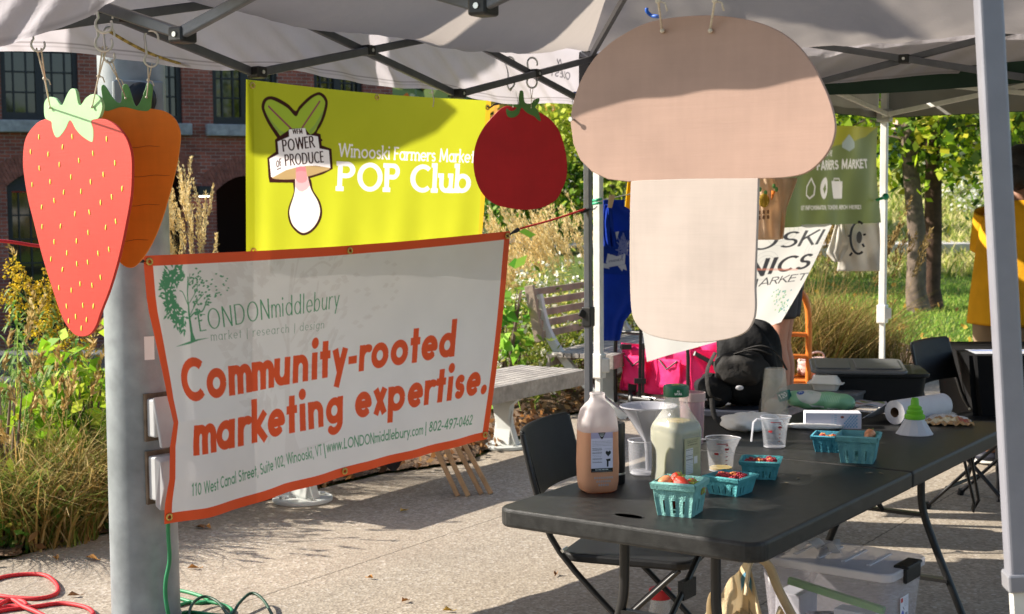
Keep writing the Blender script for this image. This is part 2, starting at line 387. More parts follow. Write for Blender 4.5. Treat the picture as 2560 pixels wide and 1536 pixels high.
# ================================================================ THE SETTING
def sstep(a, b, x):
    t = np.clip((np.asarray(x, float)-a)/(b-a), 0, 1); return t*t*(3-2*t)
def hgt(x, y):
    x = np.asarray(x, float); y = np.asarray(y, float); q = x/np.maximum(y, 1.)
    wr = sstep(.10, .17, q); wl = sstep(-.02, -.09, q); wm = (1-wr)*(1-wl)
    rise = np.clip((y-22)/40, 0, 1)*3.1*sstep(20, 30, y)
    drop = -1.5*sstep(9.5, 14, y); mid = .62*sstep(15, 22, y)
    far = sstep(75, 320, y)*16*np.exp(-((x+10)/220)**2)
    return wr*rise+wl*drop+wm*mid+far
def ground_mat(name, kind):
    m = bpy.data.materials.new(name); m.use_nodes = True; n = m.node_tree; L = n.links.new; b = n.nodes['Principled BSDF']
    tc = n.nodes.new('ShaderNodeTexCoord'); pos = tc.outputs['Object']
    def noise(sc, det=4, lo=.3, hi=.7):
        t = n.nodes.new('ShaderNodeTexNoise'); t.inputs['Scale'].default_value = sc; t.inputs['Detail'].default_value = det; L(pos, t.inputs['Vector'])
        r = n.nodes.new('ShaderNodeMapRange'); r.inputs[1].default_value = lo; r.inputs[2].default_value = hi; L(t.outputs[0], r.inputs[0]); return r.outputs[0]
    def mix(f, a, c):
        x = n.nodes.new('ShaderNodeMix'); x.data_type = 'RGBA'
        if isinstance(f, float): x.inputs[0].default_value = f
        else: L(f, x.inputs[0])
        for s_, v in ((6, a), (7, c)):
            if isinstance(v, (tuple, str)): x.inputs[s_].default_value = (*lin(v), 1)
            else: L(v, x.inputs[s_])
        return x.outputs[2]
    def math_(op, a, c=None):
        x = n.nodes.new('ShaderNodeMath'); x.operation = op
        for i, v in enumerate((a, c)):
            if v is None: continue
            if isinstance(v, (int, float)): x.inputs[i].default_value = v
            else: L(v, x.inputs[i])
        return x.outputs[0]
    b.inputs['Roughness'].default_value = .9; b.inputs['Specular IOR Level'].default_value = .2
    bp = n.nodes.new('ShaderNodeBump'); bp.inputs['Distance'].default_value = .004; bp.inputs['Strength'].default_value = .5
    if kind == 'concrete':
        vo = n.nodes.new('ShaderNodeTexVoronoi'); vo.inputs['Scale'].default_value = 80; L(pos, vo.inputs['Vector'])
        peb = n.nodes.new('ShaderNodeSeparateColor'); L(vo.outputs['Color'], peb.inputs[0])
        c = mix(peb.outputs[0], (.185, .15, .115), (.46, .40, .32))
        c = mix(math_('MULTIPLY', math_('GREATER_THAN', peb.outputs[1], .9), .55), c, (.66, .61, .55))
        c = mix(math_('MULTIPLY', math_('GREATER_THAN', peb.outputs[2], .93), .5), c, (.10, .07, .06))
        c = mix(.35, c, (.375, .32, .255))
        c = mix(math_('MULTIPLY', noise(1.1, 5), .52), c, (.24, .20, .155))
        c = mix(math_('MULTIPLY', noise(7, 5, .5, .8), .25), c, (.17, .14, .11))
        d = n.nodes.new('ShaderNodeVectorMath'); d.operation = 'DOT_PRODUCT'; L(pos, d.inputs[0]); d.inputs[1].default_value = (.829, -.559, 0)
        wob = math_('MULTIPLY', math_('SUBTRACT', noise(30, 2), .5), .007)
        pp = math_('PINGPONG', math_('ADD', math_('ADD', d.outputs['Value'], 3.876), wob), .845)
        e = n.nodes.new('ShaderNodeVectorMath'); e.operation = 'DOT_PRODUCT'; L(pos, e.inputs[0]); e.inputs[1].default_value = (.559, .829, 0)
        p2 = math_('PINGPONG', math_('ADD', e.outputs['Value'], .55), 1.9)
        jm = math_('MAXIMUM', math_('LESS_THAN', pp, .004), math_('LESS_THAN', p2, .0035))
        c = mix(math_('MULTIPLY', jm, .7), c, (.07, .055, .04))
        L(vo.outputs['Distance'], bp.inputs['Height'])
    elif kind == 'mulch':
        c = mix(noise(45, 5), (.055, .036, .024), (.19, .125, .08)); c = mix(math_('MULTIPLY', noise(14, 3, .55, .7), .6), c, (.27, .17, .09)); L(noise(50, 5), bp.inputs['Height']); bp.inputs['Distance'].default_value = .03
    elif kind == 'lawn':
        c = mix(noise(.35, 5), (.075, .13, .026), (.145, .19, .04)); c = mix(math_('MULTIPLY', noise(22, 5), .5), c, (.04, .075, .015)); L(noise(60, 4), bp.inputs['Height']); bp.inputs['Distance'].default_value = .03
        # tall meadow on the slope is paler and drier
        sx_ = n.nodes.new('ShaderNodeSeparateXYZ'); L(pos, sx_.inputs[0])
        r = n.nodes.new('ShaderNodeMapRange'); r.inputs[1].default_value = 24; r.inputs[2].default_value = 28; L(sx_.outputs[1], r.inputs[0])
        c = mix(r.outputs[0], c, mix(noise(.3, 5), (.13, .15, .04), (.26, .23, .10)))
    elif kind == 'road':
        c = mix(noise(2, 4), (.42, .38, .36), (.56, .52, .49))
    L(c, b.inputs['Base Color']); L(bp.outputs[0], b.inputs['Normal']); return m
# --- one ground sheet to the horizon
xs = np.concatenate([-np.geomspace(600, 14, 26), np.linspace(-13, 26, 90), np.geomspace(28, 600, 24)])
ys = np.concatenate([-np.geomspace(120, 1, 10), np.linspace(0, 75, 150), np.geomspace(78, 900, 30)])
XX, YY = np.meshgrid(xs, ys); ZZ = hgt(XX, YY)-.012
i = (np.arange(len(ys)-1)[:, None]*len(xs)+np.arange(len(xs)-1)[None, :]).ravel()
gr = npmesh('ground', np.stack([XX, YY, ZZ], -1).reshape(-1, 3), np.stack([i, i+1, i+len(xs)+1, i+len(xs)], 1), ground_mat('lawn_soil', 'lawn'), smooth=True)
tag(gr, kind='structure')
# --- concrete pavement
bed_edge = [G(-330, 1430), G(0, 1402), G(120, 1372), G(240, 1340), G(420, 1306), G(700, 1245), G(960, 1185), G(1160, 1160), G(1210, 1135), G(1290, 1105), G(1360, 1050), G(1470, 1030), G(1640, 985), G(1800, 960), G(1980, 930), G(2140, 910), G(2300, 912), G(2450, 918), G(2800, 930), G(4200, 960)]
b = MB()
poly = [(p.x, p.y) for p in bed_edge]
near = [(9, -3), (-6, -3), (-6, bed_edge[0].y)]
ring = poly+near
b.v = [(x, y, 0.0) for x, y in ring]; b.f = [tuple(range(len(ring)-1, -1, -1))]; b.mi = [0]
me = bpy.data.meshes.new('pavement'); bm = bmesh.new(); vs = [bm.verts.new(v) for v in b.v]; fc = bm.faces.new(vs); bmesh.ops.triangulate(bm, faces=[fc]); bmesh.ops.recalc_face_normals(bm, faces=bm.faces); bm.to_mesh(me); bm.free()
if me.polygons[0].normal.z < 0: me.flip_normals()
me.materials.append(ground_mat('exposed_aggregate', 'concrete')); tag(fin(me, 'pavement'), kind='structure')
# --- mulch bed strip along the pavement edge
def strip(name, near_pts, depth, m, dz=.006, jit=.05):
    V = []; Fq = []; k = 9
    for p in near_pts:
        for j in range(k+1):
            t = j/k; y = p.y+depth*t*1.0+(random.uniform(-jit, jit) if j else 0); x = p.x+(random.uniform(-jit, jit) if j else 0)-depth*t*.10
            V.append((x, y, float(hgt(x, y))+dz+(random.uniform(0, .045) if 0 < j else -.004)))
    n = len(near_pts)
    for a in range(n-1):
        for j in range(k): Fq.append((a*(k+1)+j, (a+1)*(k+1)+j, (a+1)*(k+1)+j+1, a*(k+1)+j+1))
    return npmesh(name, V, Fq, m, smooth=True)
edge_f = []
for a, c in zip(bed_edge[:-3], bed_edge[1:-2]):
    for t in range(8): edge_f.append(a.lerp(c, t/8)+Vector((random.uniform(-.03, .03), random.uniform(-.03, .03), 0)))
mulch = strip('planting_bed', edge_f, 3.2, ground_mat('bark_mulch', 'mulch'), .02)
tag(mulch, kind='structure')
# --- pale road along the top of the slope
b = MB(); b.grid(lambda u, v: (4+u*60, 61+v*2.6, 3.1+.03+v*.05), 6, 2)
tag(b.build('road', ground_mat('road_gravel', 'road')), kind='structure')

# ---------------------------------------------------------------- plants (numpy leaf and blade builders)
leafm = mat('leaf_foliage', '6f8f2f', .55, var=0, attr='Col', trans=.42, spec=.3)
strawm = mat('straw_blades', 'a08a50', .7, var=0, attr='Col', trans=.35, spec=.25)
barkm = mat('bark', (.14, .10, .075), .9, var=.5, vs=9, bump=1., bs=14)
barkd = mat('bark_dark', (.075, .04, .025), .9, var=.5, vs=7, bump=1., bs=14)
def pal(cols, n, j=.18):
    c = np.array([lin(k) for k in cols])[rng.integers(0, len(cols), n)]; return c*(1+rng.uniform(-j, j, (n, 1)))
class Leafy:
    def __init__(s): s.V = []; s.F = []; s.C = []; s.n = 0
    def quads(s, V, C):
        """V (n,4,3), C (n,3)"""
        n = len(V); s.V.append(V.reshape(-1, 3)); s.F.append((np.arange(n*4).reshape(n, 4)+s.n)); s.C.append(np.repeat(C, 4, 0)); s.n += n*4
    def leaves(s, c, size, cols, asp=.5, droop=.0, flat=.0, j=.2):
        n = len(c)
        if n == 0: return
        a = rng.uniform(0, 2*np.pi, n); el = rng.normal(-droop, .55, n)
        d = np.stack([np.cos(a)*np.cos(el), np.sin(a)*np.cos(el), np.sin(el)], 1)
        r = rng.normal(0, 1, (n, 3)); r[:, 2] *= (1-flat); w = np.cross(d, r); w /= np.linalg.norm(w, axis=1, keepdims=True)+1e-9
        L = (size*rng.uniform(.65, 1.25, n))[:, None]
        s.quads(np.stack([c, c+d*L*.5+w*L*asp*.5, c+d*L, c+d*L*.5-w*L*asp*.5], 1), pal(cols, n, j))
    def blades(s, base, h, w, cols, lean=.25, droop=.5, segs=4, az=None, j=.18):
        n = len(base); a = rng.uniform(0, 2*np.pi, n) if az is None else az
        hd = np.stack([np.cos(a), np.sin(a), np.zeros(n)], 1); h = np.asarray(h)*np.ones(n); ln = np.abs(rng.normal(lean, lean*.5, n)); dr = droop*rng.uniform(.3, 1.4, n)
        sd = np.stack([-np.sin(a+rng.normal(0, .8, n)), np.cos(a+rng.normal(0, .8, n)), np.zeros(n)], 1); C = pal(cols, n, j)
        prev = None
        for k in range(segs+1):
            t = k/segs; out = (ln*t+dr*t**2.5)*h; z = h*(t-.55*dr*t**3.2); ww = (w*(1-t**1.6)+.0006)
            p = base+hd*out[:, None]; p[:, 2] += z; q = (p-sd*np.reshape(ww*.5, (-1, 1)), p+sd*np.reshape(ww*.5, (-1, 1)))
            if prev is not None: s.quads(np.stack([prev[0], prev[1], q[1], q[0]], 1), C)
            prev = q
        return p
    def plume(s, tips, L, n, cols, wid, az, bend=.25, size=.02):
        """feathery seed heads: n tiny quads round an axis leaving each tip"""
        m = len(tips); t = rng.uniform(0, 1, (m, n)); d = np.stack([np.cos(az)*bend, np.sin(az)*bend, np.ones(m)], 1); d /= np.linalg.norm(d, axis=1, keepdims=True)
        LL = (L*rng.uniform(.7, 1.2, m))[:, None, None]
        c = tips[:, None, :]+d[:, None, :]*t[..., None]*LL; rad = (wid*np.sin(np.pi*np.clip(t*.85+.12, 0, 1)))[..., None]; c = c+rng.normal(0, .5, (m, n, 3))*rad
        s.leaves_dir(c.reshape(-1, 3), np.repeat(d, n, 0), size, cols)
    def leaves_dir(s, c, d, size, cols, asp=.3):
        n = len(c); d = d+rng.normal(0, .3, (n, 3)); d /= np.linalg.norm(d, axis=1, keepdims=True); w = np.cross(d, rng.normal(0, 1, (n, 3))); w /= np.linalg.norm(w, axis=1, keepdims=True)+1e-9
        L = (size*rng.uniform(.6, 1.4, n))[:, None]
        s.quads(np.stack([c, c+d*L*.5+w*L*asp*.5, c+d*L, c+d*L*.5-w*L*asp*.5], 1), pal(cols, n))
    def build(s, name, m=None, parent=None): return npmesh(name, np.concatenate(s.V), np.concatenate(s.F), m or leafm, parent, False, np.concatenate(s.C))
def scat(cx, cy, rx, ry, n):
    a = rng.uniform(0, 2*np.pi, n); r = np.sqrt(rng.uniform(0, 1, n)); x = cx+np.cos(a)*r*rx; y = cy+np.sin(a)*r*ry; return np.stack([x, y, hgt(x, y)], 1)
STRAW = ['b89a5c', 'c9ae74', '9a7d45', 'a78b52', 'd6bf8a', '7d6a38']; STRAWG = ['8f9a45', 'a59a55', '6f8033', 'b39c5c', '7a8a3a']
GREEN = ['5f8a2c', '4a7324', '7ea33a', '3c5f1f', '8fae4a']; BRIGHT = ['9cc22e', 'b5cf3e', '7fae28', 'c4d24a']; OLIVE = ['6b6f2c', '565e26', '85803a', '4a4f22']
def grass_clump(name, label, cat, x, y, r, h, n, cols, plumes=0, pcols=STRAW, lean=.22, droop=.45, w=.008, group=None, pl=.2, paz=None, pw=.02, pn=46, ps=.035):
    z = float(hgt(x, y)); t = thing(name, label, cat, (x, y, z), group); L = Leafy()
    L.blades(scat(x, y, r, r, n), h*rng.uniform(.55, 1.05, n), w, cols, lean, droop); L.build('blades', strawm, t)
    if plumes:
        L = Leafy(); bs = scat(x, y, r*.7, r*.7, plumes); az = rng.uniform(0, 2*np.pi, plumes) if paz is None else rng.normal(paz, .5, plumes)
        tp = L.blades(bs, h*rng.uniform(1.0, 1.45, plumes), .004, pcols, .16, .12, 4, az); L.plume(tp, pl, pn, pcols, pw, az, .5, ps); L.build('seed_heads', strawm, t)
    return t
def shrub(name, label, cat, x, y, r, h, nl, size, cols, flowers=0, fcol=None, fs=.02, group=None, asp=.5, z0=None):
    z = float(hgt(x, y)) if z0 is None else z0; t = thing(name, label, cat, (x, y, z), group)
    b = MB()
    for k in range(7):
        a = random.uniform(0, 6.28); q = random.uniform(.2, .7)
        b.tube([(x+.1*r*math.cos(a), y+.1*r*math.sin(a), z-.02), (x+q*r*.5*math.cos(a), y+q*r*.5*math.sin(a), z+h*.4), (x+q*r*math.cos(a+.3), y+q*r*math.sin(a+.3), z+h*.8)], [.012*h+.004, .008*h+.003, .003], 5)
    b.build('stem', barkm, t)
    def vol(n, sh=.5):
        d = rng.normal(0, 1, (n, 3)); d /= np.linalg.norm(d, axis=1, keepdims=True); q = rng.uniform(0, 1, n)**sh
        lob = 1+.22*np.sin(d[:, 0]*5+x)+.2*np.sin(d[:, 1]*7+y*2)+.15*np.sin(d[:, 2]*9)
        return np.array([x, y, z+h*.5])+d*(q*lob)[:, None]*np.array([r, r, h*.52])
    L = Leafy(); c = vol(nl, .4); c = c[c[:, 2] > z]; L.leaves(c, size, cols, asp, .25); L.build('foliage', leafm, t)
    if flowers:
        L = Leafy(); c = vol(flowers, .12); c = c[c[:, 2] > z+h*.15]
        for k in range(3): L.leaves(c+rng.normal(0, fs*.3, c.shape), fs, fcol, .9, 0)
        L.build('blossom', leafm, t)
    return t
def tree(name, label, cat, x, y, h, r, z_low, nl, size, cols, trunk=.12, group=None, bark=None, lean=(0, 0), clumps=26, low=0, flat=1.):
    z = float(hgt(x, y)); t = thing(name, label, cat, (x, y, z), group); b = MB()
    top = Vector((x+lean[0], y+lean[1], z+h*.72))
    tp = [Vector((x, y, z-.05)).lerp(top, q)+Vector((random.uniform(-.05, .05), random.uniform(-.05, .05), 0))*(1 if q else 0) for q in (0, .06, .2, .4, .6, .8, 1)]
    b.tube(tp, [trunk*1.35, trunk*1.08, trunk*.95, trunk*.85, trunk*.65, trunk*.4, trunk*.15], 12)
    cl = []
    for k in range(clumps):
        a = random.uniform(0, 6.28); q = random.uniform(.15, 1)**.5; zz = random.uniform(z_low, h)
        e = math.sqrt(max(.05, 1-((zz-(z_low+h)*.5)/((h-z_low)*.56))**2)); c = Vector((x+lean[0]*.6+math.cos(a)*q*r*e, y+lean[1]*.6+math.sin(a)*q*r*e, z+zz)); cl.append(c)
        s_ = tp[0].lerp(top, min(1, max(.30, (zz+.1)/(h*.72)))); b.tube([s_, s_.lerp(c, .5)+Vector((0, 0, .2)), c], [trunk*.22, trunk*.11, trunk*.04], 5)
    b.build('trunk', bark or barkm, t, smooth=60)
    L = Leafy(); per = nl//clumps
    for c in cl:
        cr_ = r*random.uniform(.24, .42); p = rng.normal(0, 1, (per, 3))*np.array([cr_, cr_, cr_*.62*flat])*.6+np.array(c)
        L.leaves(p, size, cols, .62, .35)
    L.build('crown', leafm, t); return t
# --- bed on the left: goldenrod, willow-leaved stems, dry tussocks, broad leaves
def goldenrod(x, y, h, label, gold=True, nst=5, group='tall herbs in the planting bed', n2=None):
    z = float(hgt(x, y)); t = thing(n2 or ('goldenrod' if gold else 'leafy_herb'), label, 'plant', (x, y, z), group); L = Leafy(); LF = Leafy(); PL = Leafy()
    for s_ in range(nst):
        bx, by = x+random.gauss(0, .09), y+random.gauss(0, .09); az = random.uniform(0, 6.28); ln = random.uniform(.03, .14); hh = h*random.uniform(.75, 1.03)
        L.blades(np.array([[bx, by, z]]), hh, .011, ['7c9440', '8a9a4a'], ln, .03, 5, np.array([az]))
        n = 46; tt = np.linspace(.12, .97, n); c = np.stack([bx+math.cos(az)*ln*tt*hh, by+math.sin(az)*ln*tt*hh, z+tt*hh], 1)
        a = rng.uniform(0, 6.28, n); ll = .13*(1-.45*tt)*rng.uniform(.7, 1.2, n); pr = None
        up = rng.uniform(.1, .6, n)
        for k in range(5):
            q = k/4; o = np.stack([np.cos(a)*ll*q, np.sin(a)*ll*q, ll*(up*q-1.0*q*q)], 1); w = .017*(math.sin(math.pi*(.12+.8*q))) if k < 4 else .001
            sd_ = np.stack([-np.sin(a), np.cos(a), np.zeros(n)], 1)*w*.5; p = c+o
            if pr is not None: LF.quads(np.stack([pr[0], pr[1], p+sd_, p-sd_], 1), pal(['6a9438', '89ad55', '4f7a2c', 'a3bd7a'], n))
            pr = (p-sd_, p+sd_)
        if gold:
            tip = np.array([bx+math.cos(az)*ln*hh, by+math.sin(az)*ln*hh, z+hh])
            for k in range(13):
                a2 = random.uniform(0, 6.28); l2 = random.uniform(.07, .17)*(1-.5*k/13); q = np.linspace(0, 1, 26)[:, None]; d2 = np.array([math.cos(a2), math.sin(a2), 0])
                p = tip+np.array([0, 0, -.16+.30*k/13])+d2*l2*q+np.array([0, 0, 1])*(l2*(.7*q-1.0*q*q))+rng.normal(0, .009, (26, 3))
                PL.leaves(p, .017, ['d9b92e', 'c7a42a', 'b08f22', 'a99a35'], .8)
    L.build('stem', leafm, t); LF.build('foliage', leafm, t)
    if gold: PL.build('flower_plume', leafm, t)
    return t
for px, D, h, g_, ns, lb in ((62, 7.6, 1.22, 1, 6, 'goldenrod with the tallest yellow plume at the left edge of the photo'), (128, 7.9, 1.02, 1, 4, 'goldenrod with a lower drooping yellow plume beside the strawberry sign'),
                             (8, 7.2, .98, 0, 5, 'narrow-leaved green herb at the very left edge of the bed'), (105, 7.0, .93, 0, 5, 'narrow-leaved green herb with arching pale leaves under the strawberry tip'),
                             (170, 7.4, .80, 0, 4, 'short narrow-leaved herb between the strawberry tip and the steel pole'), (40, 6.9, .72, 0, 4, 'low narrow-leaved herb in front of the goldenrod')):
    p = P(px, 900, D); goldenrod(p.x, p.y, h, lb, bool(g_), ns)
p = P(205, 900, 7.1); shrub('broadleaf_shrub', 'bright yellow-green broad-leaved shrub just left of the steel pole', 'shrub', p.x, p.y, .24, .88, 260, .12, BRIGHT, asp=.55)
p = P(10, 1000, 6.6); shrub('broadleaf_shrub', 'small yellowing broad-leaved plant at the left edge low in the bed', 'shrub', p.x, p.y, .2, .85, 40, .10, BRIGHT+['d6c83a'], asp=.5)
k = 0
for px, D, r_, h, n, cols, lb in ((20, 6.5, .26, .52, 700, STRAW+STRAWG+GREEN, 'dry straw tussock at the far left of the bed'), (95, 6.45, .26, .50, 800, STRAW+STRAWG, 'dry straw tussock with curling blades over the pavement edge'),
                                  (165, 6.7, .26, .66, 900, STRAW+STRAWG, 'dry tussock with upright buff blades in the middle of the bed'), (225, 6.95, .24, .56, 750, STRAW+STRAWG, 'dry tussock against the left side of the steel pole'),
                                  (-40, 6.5, .25, .66, 500, STRAWG, 'greener tussock cut by the left edge of the photo'), (60, 7.3, .3, .85, 600, STRAWG+GREEN, 'tall green and buff grass clump behind the dry tussocks'),
                                  (185, 7.9, .3, .95, 600, STRAWG+GREEN, 'tall green grass clump behind the broad-leaved shrub')):
    p = P(px, 1100, D); grass_clump('dry_grass', lb, 'grass clump', p.x, p.y, r_, h, n, cols, 10, STRAW, .3, .7, .009, 'dry grass clumps in the left bed', .1, None, .012, 26); k += 1
# low weeds at the foot of the bed
L = Leafy()
for q in range(170):
    a = random.choice(range(0, 5)); e0, e1 = bed_edge[a], bed_edge[a+1]; t = random.random(); p = e0.lerp(e1, t); d = abs(random.gauss(.25, .45))+.03
    x, y = p.x-.1*d, p.y+d; L.leaves(np.stack([rng.normal(x, .04, 14), rng.normal(y, .04, 14), hgt(x, y)+rng.uniform(.01, .16, 14)], 1), .05, GREEN+OLIVE, .5, .1)
tag(L.build('weeds'), 'low green weeds sprouting along the mulch edge of the left bed', 'weeds', kind='stuff')
# leaf litter on the mulch
L = Leafy()
for a in range(len(bed_edge)-5):
    e0, e1 = bed_edge[a], bed_edge[a+1]; n = int(120*min(1.5, (e1-e0).length)); t = rng.uniform(0, 1, n); d = np.abs(rng.normal(0, .5, n))-.05
    x = e0.x+(e1.x-e0.x)*t-.1*d; y = e0.y+(e1.y-e0.y)*t+d; L.leaves(np.stack([x, y, hgt(x, y)+.012+rng.uniform(0, .05, n)], 1), .06, ['7a5535', '8f6a44', '5d4129', 'a58258', '4a3322', '96683c'], .55, 0, .9)
tag(L.build('leaf_litter'), 'brown fallen leaves and bark chips along the edge of the beds', 'leaf litter', kind='stuff')
# reed grasses
for px, py, D, h, npl, lb, paz in ((470, 500, 8.0, 1.12, 150, 'feather reed grass with pale plumes leaning left just right of the steel pole', 2.6), (1290, 600, 12.4, .70, 60, 'golden reed grass with loose plumes right of the white and orange banner', 2.8),
                              (1370, 600, 12.9, .86, 70, 'golden reed grass with tall feathery plumes below the red bungee cord', 2.7), (1445, 600, 12.6, .95, 70, 'golden reed grass with the tallest plumes beside the dark tent pole', 2.6),
                              (1950, 650, 11.6, 1.1, 40, 'brown seeding grass clump right of the slanted white banner', 1.), (2040, 650, 12.0, 1.05, 40, 'brown seeding grass clump below the white t-shirt', .6), (2125, 700, 12.4, .80, 26, 'thin arching grass clump left of the far white tent pole', .2), (1890, 700, 12.2, 1.0, 20, 'grass clump half hidden behind the slanted white banner', 1.)):
    p = P(px, py, D); warm = px > 1800
    grass_clump('reed_grass', lb, 'grass clump', p.x, p.y, .5 if D > 9 else .22, h, 900 if D > 9 else 420, (['8a7440', '9a8348', '6d6a30', 'a8905a', '7d7a38', 'b79a62', '6a5228'] if warm else STRAWG+STRAW), npl, (['8d7440', '6f5a30', 'a58a55'] if warm else ['e4cf96', 'ecd9aa', 'd3b878', 'dcc284']), .34 if warm else .2, .6 if warm else .35, .009, 'reed grasses in the planting beds', .26 if D > 9 else .30, paz, .03 if D > 9 else .014, 60 if D > 9 else 150, .035 if D > 9 else .020)
# white-flowered shrubs behind the benches
for px, D, r_, h, lb in ((1268, 10.6, .55, .86, 'white-flowered aster bush at the right end of the white banner'), (1345, 11.2, .6, .95, 'white-flowered aster bush behind the slatted bench back'), (1430, 11.6, .55, .9, 'white-flowered aster bush behind the dark tent pole'), (1520, 11.9, .6, .82, 'white-flowered aster bush behind the blue t-shirt'), (1640, 12.6, .6, .8, 'white-flowered aster bush hidden mostly by the mushroom sign')):
    p = P(px, 900, D); shrub('aster_bush', lb, 'bush', p.x, p.y, r_, h, 1700, .06, ['8f9f3c', 'a9b04f', '748a34', 'bdbb62', '5f782a'], 230, ['f2efe0', 'fbf8ee', 'e6e2c8'], .030, 'white aster bushes behind the benches', .42)
p = P(1262, 700, 10.2); shrub('broadleaf_shrub', 'leafy green sapling at the right edge of the white banner', 'shrub', p.x, p.y, .24, 1.12, 90, .15, ['7fb03a', '9cc84e', '4f8a2a'], asp=.5)
# --- lawn and meadow
n = 42000; x = rng.uniform(3.0, 9.5, n); y = rng.uniform(13.2, 25.5, n); L = Leafy()
L.blades(np.stack([x, y, hgt(x, y)-.012], 1), rng.uniform(.03, .085, n), .012, ['86a93a', '6d9430', '9cb84a', '527a24', 'b3bd5c'], .5, .3, 2)
tag(L.build('lawn_grass'), 'short sunlit lawn grass behind the white tent pole', 'lawn', kind='stuff')
n = 30000; y = rng.uniform(25, 60, n); x = y*rng.uniform(.12, .42, n); L = Leafy()
L.blades(np.stack([x, y, hgt(x, y)-.02], 1), rng.uniform(.12, .4, n)*(1+.5*np.sin(x*.8)*np.sin(y*.5)), .05, ['9ea84c', 'b5b55e', '8b9d42', 'c5bb78', '7a8f3a', 'd0c48a'], .3, .4, 3)
tag(L.build('meadow_grass'), 'tall pale meadow grass on the slope below the road', 'meadow', kind='stuff')
n = 230; x = rng.uniform(3, 9.5, n); y = rng.uniform(13.4, 24, n); L = Leafy(); L.leaves(np.stack([x, y, hgt(x, y)+.05], 1), .085, ['c9a542', 'b98f3a', 'cfb45a', 'a8803c'], .7, 0, .8)
tag(L.build('lawn_leaves'), 'yellow leaves scattered over the lawn', 'fallen leaves', kind='stuff')
for px, py, D, sc in ((2410, 560, 40, 1.0), (2440, 610, 36, .8), (2350, 440, 52, 1.3)):
    p = P(px, py, D); shrub('meadow_bush', {2410: 'pale flowering weed patch high on the meadow slope', 2440: 'small pale weed patch beside the yellow-shirted person', 2350: 'green weed clump near the top of the meadow slope'}[px], 'bush', p.x, p.y, .55*sc, .6*sc, 260, .13, ['8a9a4c', 'b4b88a', '6f8434'], 60, ['e8e6dc', 'cfd0c4'], .12, 'weed patches on the meadow slope')
# --- trees
YG = ['b5cc2e', '9dba2a', 'd0d84a', '7f9c26', '5f7f22', 'c9c23a']; DG = ['3f5a22', '2f471b', '566f2a', '6d8132', '4a5a20']
p = G(2298, 777); tree('lawn_tree', 'grey-barked lawn tree, left trunk of the close pair on the lawn', 'tree', p.x, p.y, 7.2, 2.9, 2.0, 5200, .17, YG, .13, 'trees on the lawn', barkm, (-.3, .2), 40, flat=.8)
p = G(2330, 770); tree('lawn_tree', 'dark rusty-barked lawn tree, right trunk of the close pair on the lawn', 'tree', p.x, p.y, 7.4, 3.0, 2.0, 5200, .17, YG+DG, .13, 'trees on the lawn', barkd, (.1, .3), 40, flat=.8)
for px, py, D, h, r_, zl, tr, lb in ((2356, 442, 58, 9, 3.6, 3.6, .22, 'dark trunked roadside tree close right of the lawn pair'), (2250, 430, 64, 9, 3.4, 3.8, .16, 'thin roadside tree left of the lawn pair'), (2420, 420, 68, 10, 4, 3.8, .16, 'roadside tree with a dark green crown beyond the road'),
                                     (2475, 420, 70, 11, 4.5, 3.4, .2, 'broad roadside tree just behind the near tent pole'), (2540, 430, 66, 10, 4.2, 2.6, .2, 'roadside tree at the right edge of the photo'), (2180, 420, 72, 10, 4.2, 3.6, .2, 'roadside tree behind the green market banner'), (2610, 420, 60, 9, 4, 2.5, .2, 'roadside tree cut off by the right edge')):
    p = P(px, py, D); tree('roadside_tree', lb, 'tree', p.x, p.y, h, r_, zl, 2300, .40, DG+['7f8c34', '93a03e'], tr, 'trees along the road', barkd, (0, 0), 24)
for px, D, h, r_, cols, lb in ((1405, 26, 4.1, 1.6, ['c6cf52', 'a9b83e', '8a9c34', 'd8d878', 'eee9c8'], 'pale yellow-green young tree left of the dark tent pole'), (1525, 24, 3.4, 1.25, ['b9c245', '98a838', '7c8c30'], 'yellow-green young tree behind the blue t-shirt'),
                               (1355, 24.5, 1.7, 1.3, GREEN+['98a838'], 'rounded green bush behind the white railings')):
    p = P(px, 500, D); tree('young_tree', lb, 'tree', p.x, p.y, h, r_, .3, 4200, .13, cols, .06, 'young trees beyond the railings', barkm, (0, 0), 34)
# far wooded hill, one mass of autumn colour
n = 15000; y = rng.uniform(150, 420, n); x = rng.uniform(-60, 110, n)+(y-250)*.03; zz = hgt(x, y)+sstep(150, 420, y)*42*np.exp(-((x-15)/120)**2)
c = np.stack([x, y, zz+rng.uniform(0, 7, n)], 1); patch = np.sin(x*.11+2*np.sin(y*.05))+np.sin(y*.09+x*.05)+rng.normal(0, .5, n)
L = Leafy(); L.leaves(c[patch < .2], 4.2, ['3d5238', '33473a', '4c5f3c', '5a6a42', '2f4436'], .8, 0)
L.leaves(c[(patch >= .2) & (patch < 1.0)], 4.2, ['7f8446', '8f8a45', '6b7a42'], .8, 0); L.leaves(c[patch >= 1.0], 4.2, ['c08a3c', 'd2a03f', 'a8733a', 'b5652f'], .8, 0)
tag(L.build('far_wood'), 'wooded hillside in autumn colours far beyond the railings', 'wood', kind='stuff')
xs = np.linspace(-90, 140, 40); ys = np.linspace(140, 440, 30); XX, YY = np.meshgrid(xs, ys); ZZ = hgt(XX, YY)+sstep(150, 420, YY)*42*np.exp(-((XX-15)/120)**2)
i = (np.arange(29)[:, None]*40+np.arange(39)[None, :]).ravel(); tag(npmesh('hill', np.stack([XX, YY, ZZ], -1).reshape(-1, 3), np.stack([i, i+1, i+41, i+40], 1), mat('hill_soil', (.06, .075, .04), .95, vs=.2), smooth=True), kind='structure')
